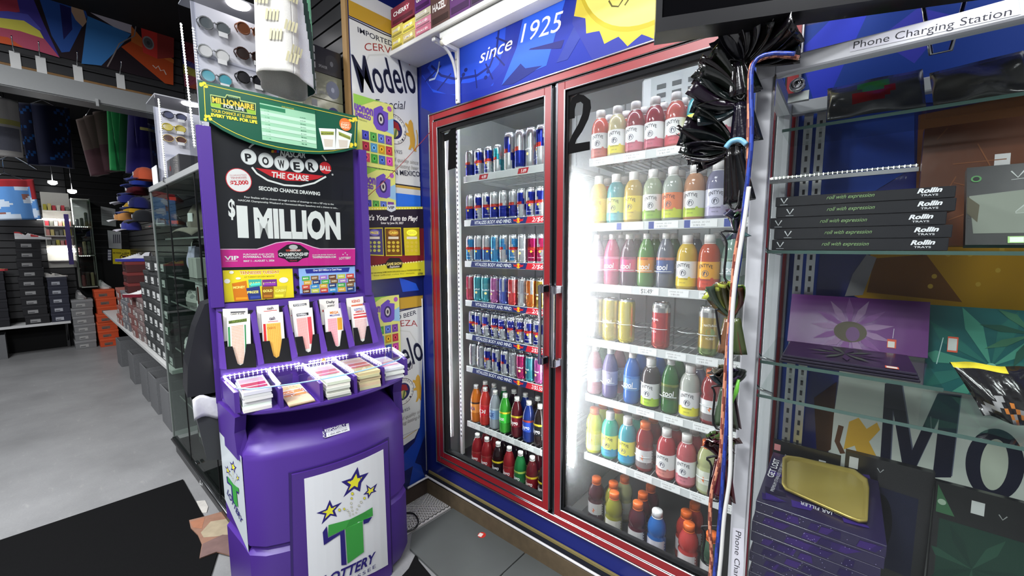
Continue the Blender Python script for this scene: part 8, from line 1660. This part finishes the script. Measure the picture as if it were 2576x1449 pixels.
# ---- shoe boxes
def shoebox(name, wd, h, dp, c, lidc, labc, axis, lab_at=.5):
    """end face toward the aisle; axis 'x' faces +x, '-y' faces -y; origin at the base centre of the facing end"""
    mb = MB(CARD, c); lid = MB(CARD, lidc); lm = MB(PAPER, labc)
    if axis == 'x':
        mb.box((-dp, -wd/2, 0), (-.004, wd/2, h*.72), CARD, c, .002); lid.box((-dp-.003, -wd/2-.003, h*.70), (0, wd/2+.003, h-.002), CARD, lidc, .002); lm.box((-.0042, -wd*.30, h*.16), (-.003, wd*.12, h*.50), PAPER, labc)
        lm.box((-.0032, -wd*.27, h*.22), (-.0028, -wd*.02, h*.30), INK, (70, 70, 74))
    else:
        mb.box((-wd/2, .004, 0), (wd/2, dp, h*.72), CARD, c, .002); lid.box((-wd/2-.003, 0, h*.70), (wd/2+.003, dp+.003, h-.002), CARD, lidc, .002); lm.box((-wd*.30, .003, h*.10), (wd*.18, .0042, h*.56), PAPER, labc)
        lm.box((-wd*.27, .0026, h*.2), (.0, .003, h*.28), INK, (90, 90, 94))
    o = mb.build(name); lid.build('box_lid', o); lm.build('label', o); return o
def stack(proto, locs, labels, group):
    for k, (l, t) in enumerate(zip(locs, labels)):
        if k == 0: proto.location = l; tag(proto, t, 'shoe box', group)
        else: dup(proto, l, t, group)
FXB = -6.78; ZSH = .436
mb = MB(PAINTED, (200, 200, 200)); ya, yb = -2.6, ax(178, 806, FXB+.03).y; mb.box((FX+.015, ya, ZSH-.035), (FXB+.03, yb, ZSH-.001), PAINTED, (206, 206, 206), .002)
for yy in (yb-.05, yb-1.2): mb.box((FX+.02, yy, .0), (FX+.06, yy+.03, ZSH-.035), PAINTED, (24, 24, 26)); mb.tube([(FX+.05, yy+.015, .1), (FXB-.02, yy+.015, ZSH-.04)], .008, 6, PAINTED, (60, 60, 62))
o = mb.build('wall_bench', org=(FX+.2, (ya+yb)/2, ZSH-.03)); tag(o, 'long white-edged shelf carrying the black shoe boxes at the far wall', 'shelf')
cB = (ax(43, 700, FXB).y+ax(116, 700, FXB).y)/2; cA = cB-.40; cC = (ax(119, 750, FXB).y+ax(178, 750, FXB).y)/2; wB = ax(116, 700, FXB).y-ax(43, 700, FXB).y-.035; wC = ax(178, 750, FXB).y-ax(119, 750, FXB).y-.035
BLKB = (30, 30, 33)
stack(shoebox('shoe_box', wB, .131, .3, BLKB, (36, 36, 39), (150, 150, 150), 'x'), [(FXB+random.uniform(-.01, .008), cB+random.uniform(-.012, .012), ZSH+.131*k) for k in range(9)], [f'black shoe box, {ORD[k]} from the shelf up, in the tallest far stack' for k in range(9)], 'black shoe boxes on the far shelf')
stack(shoebox('shoe_box', .30, .125, .3, (28, 28, 34), (34, 34, 40), (150, 150, 150), 'x'), [(FXB+random.uniform(-.01, .008), cA+.01, ZSH+.125*k) for k in range(6)], [f'black shoe box, {ORD[k]} from the shelf up, under the tan and red shoe' for k in range(6)], 'black shoe boxes on the far shelf')
stack(shoebox('shoe_box', wC, .128, .3, (46, 48, 62), (50, 52, 66), (176, 178, 186), 'x'), [(FXB+random.uniform(-.008, .006), cC, ZSH+.128*k) for k in range(5)], [f'slate blue shoe box, {ORD[k]} from the shelf up, next to the grey floor stack' for k in range(5)], 'slate shoe boxes on the far shelf')
place(sneaker('trainer_shoe', .33, (206, 204, 206), (226, 226, 226), (170, 50, 54)), (FXB-.12, cB+.06, ZSH+.131*9+.0008), 'white trainer with red side on the tallest black box stack', 'shoe', 'trainers on box stacks', PI/2)
place(sneaker('trainer_shoe', .32, (206, 176, 90), (190, 70, 76), (120, 60, 70)), (FXB-.1, cA+.04, ZSH+.125*6+.0008), 'tan and red trainer on the black boxes at the photo edge', 'shoe', 'trainers on box stacks', PI/2)
place(sneaker('trainer_shoe', .22, (196, 192, 186), (220, 218, 214), (120, 120, 120)), (FXB-.1, cC, ZSH+.128*5+.0008), 'pale trainer lying on the slate blue box stack', 'shoe', 'trainers on box stacks', PI/2)
gy0, gy1 = ax(190, 870, FXB+.02).y, ax(246, 870, FXB+.02).y; oy0, oy1 = ax(250, 860, FXB+.1).y, ax(303, 860, FXB+.1).y
stack(shoebox('shoe_box', gy1-gy0-.01, .122, .3, (122, 123, 124), (140, 141, 142), (170, 170, 168), 'x'), [(FXB+.02+random.uniform(-.02, .01), (gy0+gy1)/2+random.uniform(-.006, .006), .0005+.122*k) for k in range(6)], [f'grey shoe box, {ORD[k]} from the floor, stack beside the orange boxes' for k in range(6)], 'grey shoe boxes on the floor')
stack(shoebox('shoe_box', oy1-oy0-.012, .124, .3, (204, 78, 40), (214, 86, 46), (120, 96, 86), 'x'), [(FXB+.12+random.uniform(-.03, .01), (oy0+oy1)/2+random.uniform(-.012, .012), .0005+.124*k) for k in range(7)], [f'orange shoe box, {ORD[k]} from the floor, bright floor stack' for k in range(7)], 'orange shoe boxes on the floor')
place(sneaker('trainer_shoe', .30, (206, 206, 204), (216, 214, 210), (190, 190, 188), .12), (FXB-.14, (oy0+oy1)/2+.02, .0005+.124*7+.0008), 'white high trainer on the orange box stack', 'shoe', 'trainers on box stacks', .2)
place(sneaker('trainer_shoe', .28, (150, 150, 150), (166, 166, 164), (130, 130, 132), .15), (FXB-.14, (gy0+gy1)/2, .0005+.122*6+.0008), 'grey high trainer on the grey box stack', 'shoe', 'trainers on box stacks', .1)
# ---- the shoe run along the slatted wall
RYF = -.83; ZR = .60
mb = MB(PAINTED, (206, 206, 204)); mb.box((-6.2, RYF-.02, ZR-.03), (SX0-.02, PE-.012, ZR), PAINTED, (206, 206, 204), .002); o = mb.build('wall_bench', org=(-4, -.6, ZR-.03)); tag(o, 'long white-edged shelf along the slatted wall holding shoe boxes over fabric bins', 'shelf')
nC = 5; locs, labs = [], []
for cidx in range(nC):
    nr = 7 if cidx < 4 else 5
    for r in range(nr): locs.append((-2.0-.222*cidx+random.uniform(-.008, .008), RYF+random.uniform(-.012, .012), ZR+.0005+.118*r)); labs.append(f'charcoal shoe box with white label, {ORD[cidx]} stack along from the showcase, {ORD[r]} up')
stack(shoebox('shoe_box', .205, .118, .33, (50, 52, 52), (58, 60, 60), (196, 198, 196), '-y'), locs, labs, 'charcoal shoe boxes along the slatted wall')
for ci, (c, lc, nm) in enumerate([((112, 96, 94), (126, 108, 106), 'taupe'), ((120, 80, 76), (130, 90, 86), 'dusty red'), ((104, 104, 108), (120, 120, 124), 'mid grey'), ((140, 76, 66), (150, 90, 80), 'brick red')]):
    locs, labs = [], []
    for cidx in range(2):
        for r in range(4): locs.append((-3.12-.47*ci-.225*cidx, RYF+random.uniform(-.01, .01), ZR+.0005+.105*r)); labs.append(f'{nm} shoe box, {("nearer", "farther")[cidx]} stack of its colour, {ORD[r]} up')
    stack(shoebox('shoe_box', .21, .105, .33, c, lc, (180, 176, 172), '-y'), locs, labs, 'coloured shoe boxes along the slatted wall')
zr = ZR+.0005+.105*4+.0005
stack(shoebox('shoe_box', .30, .11, .33, (74, 34, 34), (120, 50, 48), (60, 30, 30), '-y'), [(-3.9, RYF, zr+.0005+.11*k) for k in range(3)], ['dark red shoe box under the blue-soled trainer, lowest of three', 'dark red shoe box under the blue-soled trainer, middle of three', 'dark red shoe box under the blue-soled trainer, topmost'], 'dark red shoe boxes')
place(sneaker('trainer_shoe', .32, (206, 206, 210), (54, 54, 140), (206, 206, 210)), (-3.86, RYF+.075, zr+.33+.0015), 'white trainer with blue sole on the dark red boxes', 'shoe', 'trainers along the slatted wall', -PI*.72)
place(sneaker('trainer_shoe', .33, (220, 220, 218), (110, 30, 44), (226, 226, 224)), (-3.36, RYF+.055, ZR+.0005+.105*4+.0008), 'white trainer with dark red heel on the taupe boxes', 'shoe', 'trainers along the slatted wall', -PI*.72)
for k, (x, z, up, so, c2, lab) in enumerate([(-2.1, 1.47, (170, 170, 164), (190, 190, 186), (60, 60, 60), 'grey trainer on the wall shelf next to the showcase, lower'), (-2.15, 1.66, (160, 158, 152), (190, 188, 184), (70, 70, 70), 'grey trainer on the wall shelf next to the showcase, upper'), (-2.75, 1.70, (190, 190, 190), (206, 90, 50), (206, 206, 206), 'silver trainer with orange sole on the wall shelf'), (-2.75, 1.90, (150, 160, 180), (190, 60, 50), (206, 206, 206), 'grey blue trainer with red sole on the wall shelf'), (-3.3, 1.70, (216, 214, 212), (206, 206, 204), (120, 120, 120), 'white trainer furthest along the lower wall shelf')]):
    m2 = MB(ACRYLIC, (200, 206, 210)); m2.box((x-.16, -.70, z-.006), (x+.16, PE-.008, z-.001)); m2.box((x-.16, PE-.012, z-.006), (x+.16, PE-.0085, z+.05)); t_ = m2.build('shoe_ledge', org=(x, -.55, z-.005)); tag(t_, f'clear ledge on the slatted wall under the {lab.split(" on ")[0].split(" furthest")[0]}{(", lower", ", upper", "", "", " at the far end")[k]}', 'ledge', 'clear shoe ledges')
    place(sneaker('trainer_shoe', .29, up, so, c2), (x, -.58, z), lab, 'shoe', 'trainers along the slatted wall', PI*.9)
for k, (px, py, c, c2, lab) in enumerate([(322, 500, (40, 46, 120), (200, 200, 206), 'navy and white cap, nearest the dark far wall'), (345, 478, (96, 30, 40), (40, 50, 110), 'maroon cap above the navy caps'), (355, 455, (40, 60, 150), (36, 50, 120), 'royal blue cap with white letters at the rack top'), (366, 440, (200, 90, 60), (50, 60, 120), 'orange and blue cap beside the showcase corner'), (337, 524, (206, 160, 40), (60, 70, 120), 'mustard cap on the rack, brim toward the aisle'), (312, 545, (200, 140, 80), (214, 214, 214), 'tan and white cap low on the rack'), (352, 512, (36, 40, 100), (30, 34, 80), 'dark navy cap behind the mustard cap'), (330, 568, (60, 66, 150), (200, 196, 206), 'violet blue cap at the bottom of the rack'), (362, 545, (34, 36, 40), (60, 60, 64), 'black cap at the bottom of the rack beside the showcase')]):
    p = ay(px, py, -.66); o = cap_hat('baseball_cap', c, c2); place(o, (p.x, -.66, p.z-.05), lab, 'cap', 'caps on the slatted wall rack', -PI*.5+random.uniform(-.4, .2)); 
    m2 = o; hk = MB(CHROME, (150, 152, 154)); hk.tube([(p.x, -.56, p.z-.02), (p.x, PE-.008, p.z-.02)], .004, 6); q = hk.build('cap_hook', org=(p.x, PE, p.z-.02)); tag(q, f'thin wire hook carrying the {lab.split(" cap")[0]} cap' + (' low' if k in (7, 8) else ''), 'hook', 'cap hooks')
# ---- fabric bins under the run
WEAVE = finish('grey_woven_fabric', .9, noise=.35, nscale=160, bump=.4, spec=.15)
def fbin(name, w_, d, h):
    mb = MB(WEAVE, (112, 113, 115)); t = .008
    mb.box((-w_/2, 0, 0), (w_/2, t, h), WEAVE, (112, 113, 115)); mb.box((-w_/2, d-t, 0), (w_/2, d, h), WEAVE, (112, 113, 115)); mb.box((-w_/2, t, 0), (-w_/2+t, d-t, h), WEAVE, (104, 105, 107)); mb.box((w_/2-t, t, 0), (w_/2, d-t, h), WEAVE, (104, 105, 107)); mb.box((-w_/2+t, t, 0), (w_/2-t, d-t, .01), WEAVE, (60, 60, 62)); o = mb.build(name)
    l = MB(WEAVE, (30, 30, 32)); l.box((-w_/2+t, t, .011), (w_/2-t, d-t, h*.35), FABRIC, (22, 22, 24), .01); l.build('dark_inner_block', o)  # plain dark block over the bin floor
    return o
fb0 = fbin('fabric_bin', .33, .30, .33)
for k, x in enumerate([-2.42, -2.95, -3.42, -4.2, -5.2]):
    l_ = ('nearest the showcase, with white paper inside', 'second from the showcase', 'third from the showcase', 'fourth from the showcase', 'farthest along, beside the orange boxes')[k]; loc = (x, RYF+.005, .0005); t = f'grey woven fabric bin under the shoe shelf, {l_}'
    if k == 0: fb0.location = loc; tag(fb0, t, 'bin', 'grey fabric bins under the shelf')
    else: dup(fb0, loc, t, 'grey fabric bins under the shelf')
mb = MB(PAPER, (200, 200, 202)); mb.hull([V(-2.42+.1*math.cos(t)*q, RYF+.155+.07*math.sin(t)*q, .13+.05*(2-q)) for t in (2*PI*k/9 for k in range(9)) for q in (.5, 1, 1.1)]); o = mb.build('crumpled_paper', org=(-2.42, RYF+.15, .13)); tag(o, 'crumpled white paper lying in the nearest fabric bin', 'paper')
dup(fb0, (FXB+.0, cA-.06, .0005), 'wide grey fabric bin on the floor under the far shelf, at the photo edge', 'grey fabric bins under the shelf', PI/2)
# ---- clothes hanging under the beam
def garment(name, kind, x, quad, c, cf, label, group, parts=()):
    """a hanging garment facing +x; quad TL TR BR BL photo points at its plane"""
    tl, tr, br, bl = [ax(*p, x) for p in quad]; mb = MB(FABRIC, c); ph = random.random()*6
    def front(u, v):
        p = (tl*(1-u)+tr*u)*(1-v)+(bl*(1-u)+br*u)*v; b_ = math.sin(PI*u); return V(x+.05*b_+.016*math.sin(11*u+ph)*(.3+v)+.004*math.sin(23*u+2*ph), p.y, p.z)
    mb.grid(front, 26, 22, FABRIC, c, cf, True, .07); o = mb.build(name, org=(x, (tl.y+tr.y)/2, tl.z)); tag(o, label, 'clothing', group)
    hg = MB(CHROME, (190, 192, 194)); m = (tl+tr)/2; zz = max(tl.z, tr.z); hg.tube([(x-.02, tl.y, tl.z-.03), (x-.02, m.y, zz+.06), (x-.02, tr.y, tr.z-.03)], .005, 6); hg.tube([(x-.02, m.y, zz+.06), (x-.02, m.y, 3.39)], .004, 6); hg.build('hanger', o); return o
GG = 'clothes hanging under the beam'
garment('hanging_shirt', 0, -4.3, [(-60, 245), (32, 255), (46, 395), (-50, 398)], (190, 188, 182), lambda u, v: (190, 186, 110) if .38 < v < .46 and u > .3 else ((120, 122, 134) if v > .5 and u > .2 and v < .9 and u < .85 else (196, 194, 190)), 'white tee with grey and yellow print hanging at the photo edge', GG)
SEQ = finish('sequin_cloth', .4, noise=.6, nscale=420, bump=.6, metal=.3)
g_ = garment('hanging_leggings', 0, -4.7, [(42, 262), (170, 275), (188, 425), (70, 415)], (16, 26, 66), lambda u, v: (20, 70, 130) if (int(u*60)+int(v*44)) % 5 == 0 and math.sin(u*9+v*2) > -.2 else (12, 18, 46), 'dark blue sparkling garment hanging under the beam', GG)
garment('hanging_shorts', 0, -4.52, [(204, 305), (278, 272), (300, 430), (246, 445)], (88, 72, 68), lambda u, v: (84, 56, 62) if v > .55 else (92, 78, 72), 'brown two-tone shorts hanging beside the green shirt', GG)
garment('hanging_shirt', 0, -4.32, [(277, 270), (342, 280), (336, 430), (292, 432)], (34, 130, 70), lambda u, v: (24, 90, 50) if (u > .55 and v < .4) or math.sin(u*14) > .8 else (40, 150, 80), 'bright green satin shirt hanging in the middle', GG)
garment('hanging_shirt', 0, -4.10, [(342, 282), (376, 286), (380, 440), (336, 440)], (40, 32, 100), lambda u, v: (206, 200, 120) if .28 < v < .33 and u > .3 and u < .8 else ((220, 220, 226) if .25 < v < .28 and .3 < u < .8 else (36, 30, 96)), 'dark purple jersey with yellow and white stripes beside the displays', GG)
garment('hanging_shirt', 0, -6.2, [(-60, 455), (80, 452), (106, 552), (-50, 556)], (110, 160, 214), lambda u, v: (160, 44, 50) if v < .16 or u > .93 and v < .5 else ((206, 220, 236) if math.sin(9*u+7*v)*math.sin(5*u-11*v) > .35 else ((150, 100, 90) if math.sin(13*u+3*v)*math.cos(7*v) > .75 else (96, 150, 214))), 'sky blue cloud-print shirt with red shoulders on the far rail', GG)
hm = MB(CHROME, (206, 208, 210)); p = ax(30, 410, -6.15); hm.tube(smooth_path([(p.x, p.y-.2, p.z-.05), (p.x, p.y-.05, p.z+.06), (p.x, p.y, p.z+.09), (p.x, p.y+.06, p.z+.06), (p.x, p.y+.2, p.z-.05)], 4), .012, 6); hm.tube([(p.x, p.y, p.z+.09), (p.x, p.y, 3.39)], .004, 6); o = hm.build('empty_hanger', org=p); tag(o, 'bare pale hanger above the cloud-print shirt', 'hanger')
for k, (px, py) in enumerate([(133, 465), (182, 487)]):
    p = ax(px, py, -6.6); mb = MB(emit('spot_bulb', (1, 1, 1), 6), (255, 255, 255)); mb.lathe([(.02, 0), (.045, .02), (.045, .05), (.001, .06)], 12, o=(p.x, p.y, p.z)); o = mb.build('spot_lamp', org=p); tag(o, ('small bright spot lamp over the shoe boxes', 'small bright spot lamp over the lit far shelves')[k], 'lamp', 'small far spot lamps'); st = MB(CHROME, (140, 140, 142)); st.tube([(p.x, p.y, p.z+.06), (p.x, p.y, 3.39)], .006, 6); st.build('lamp_stem', o)
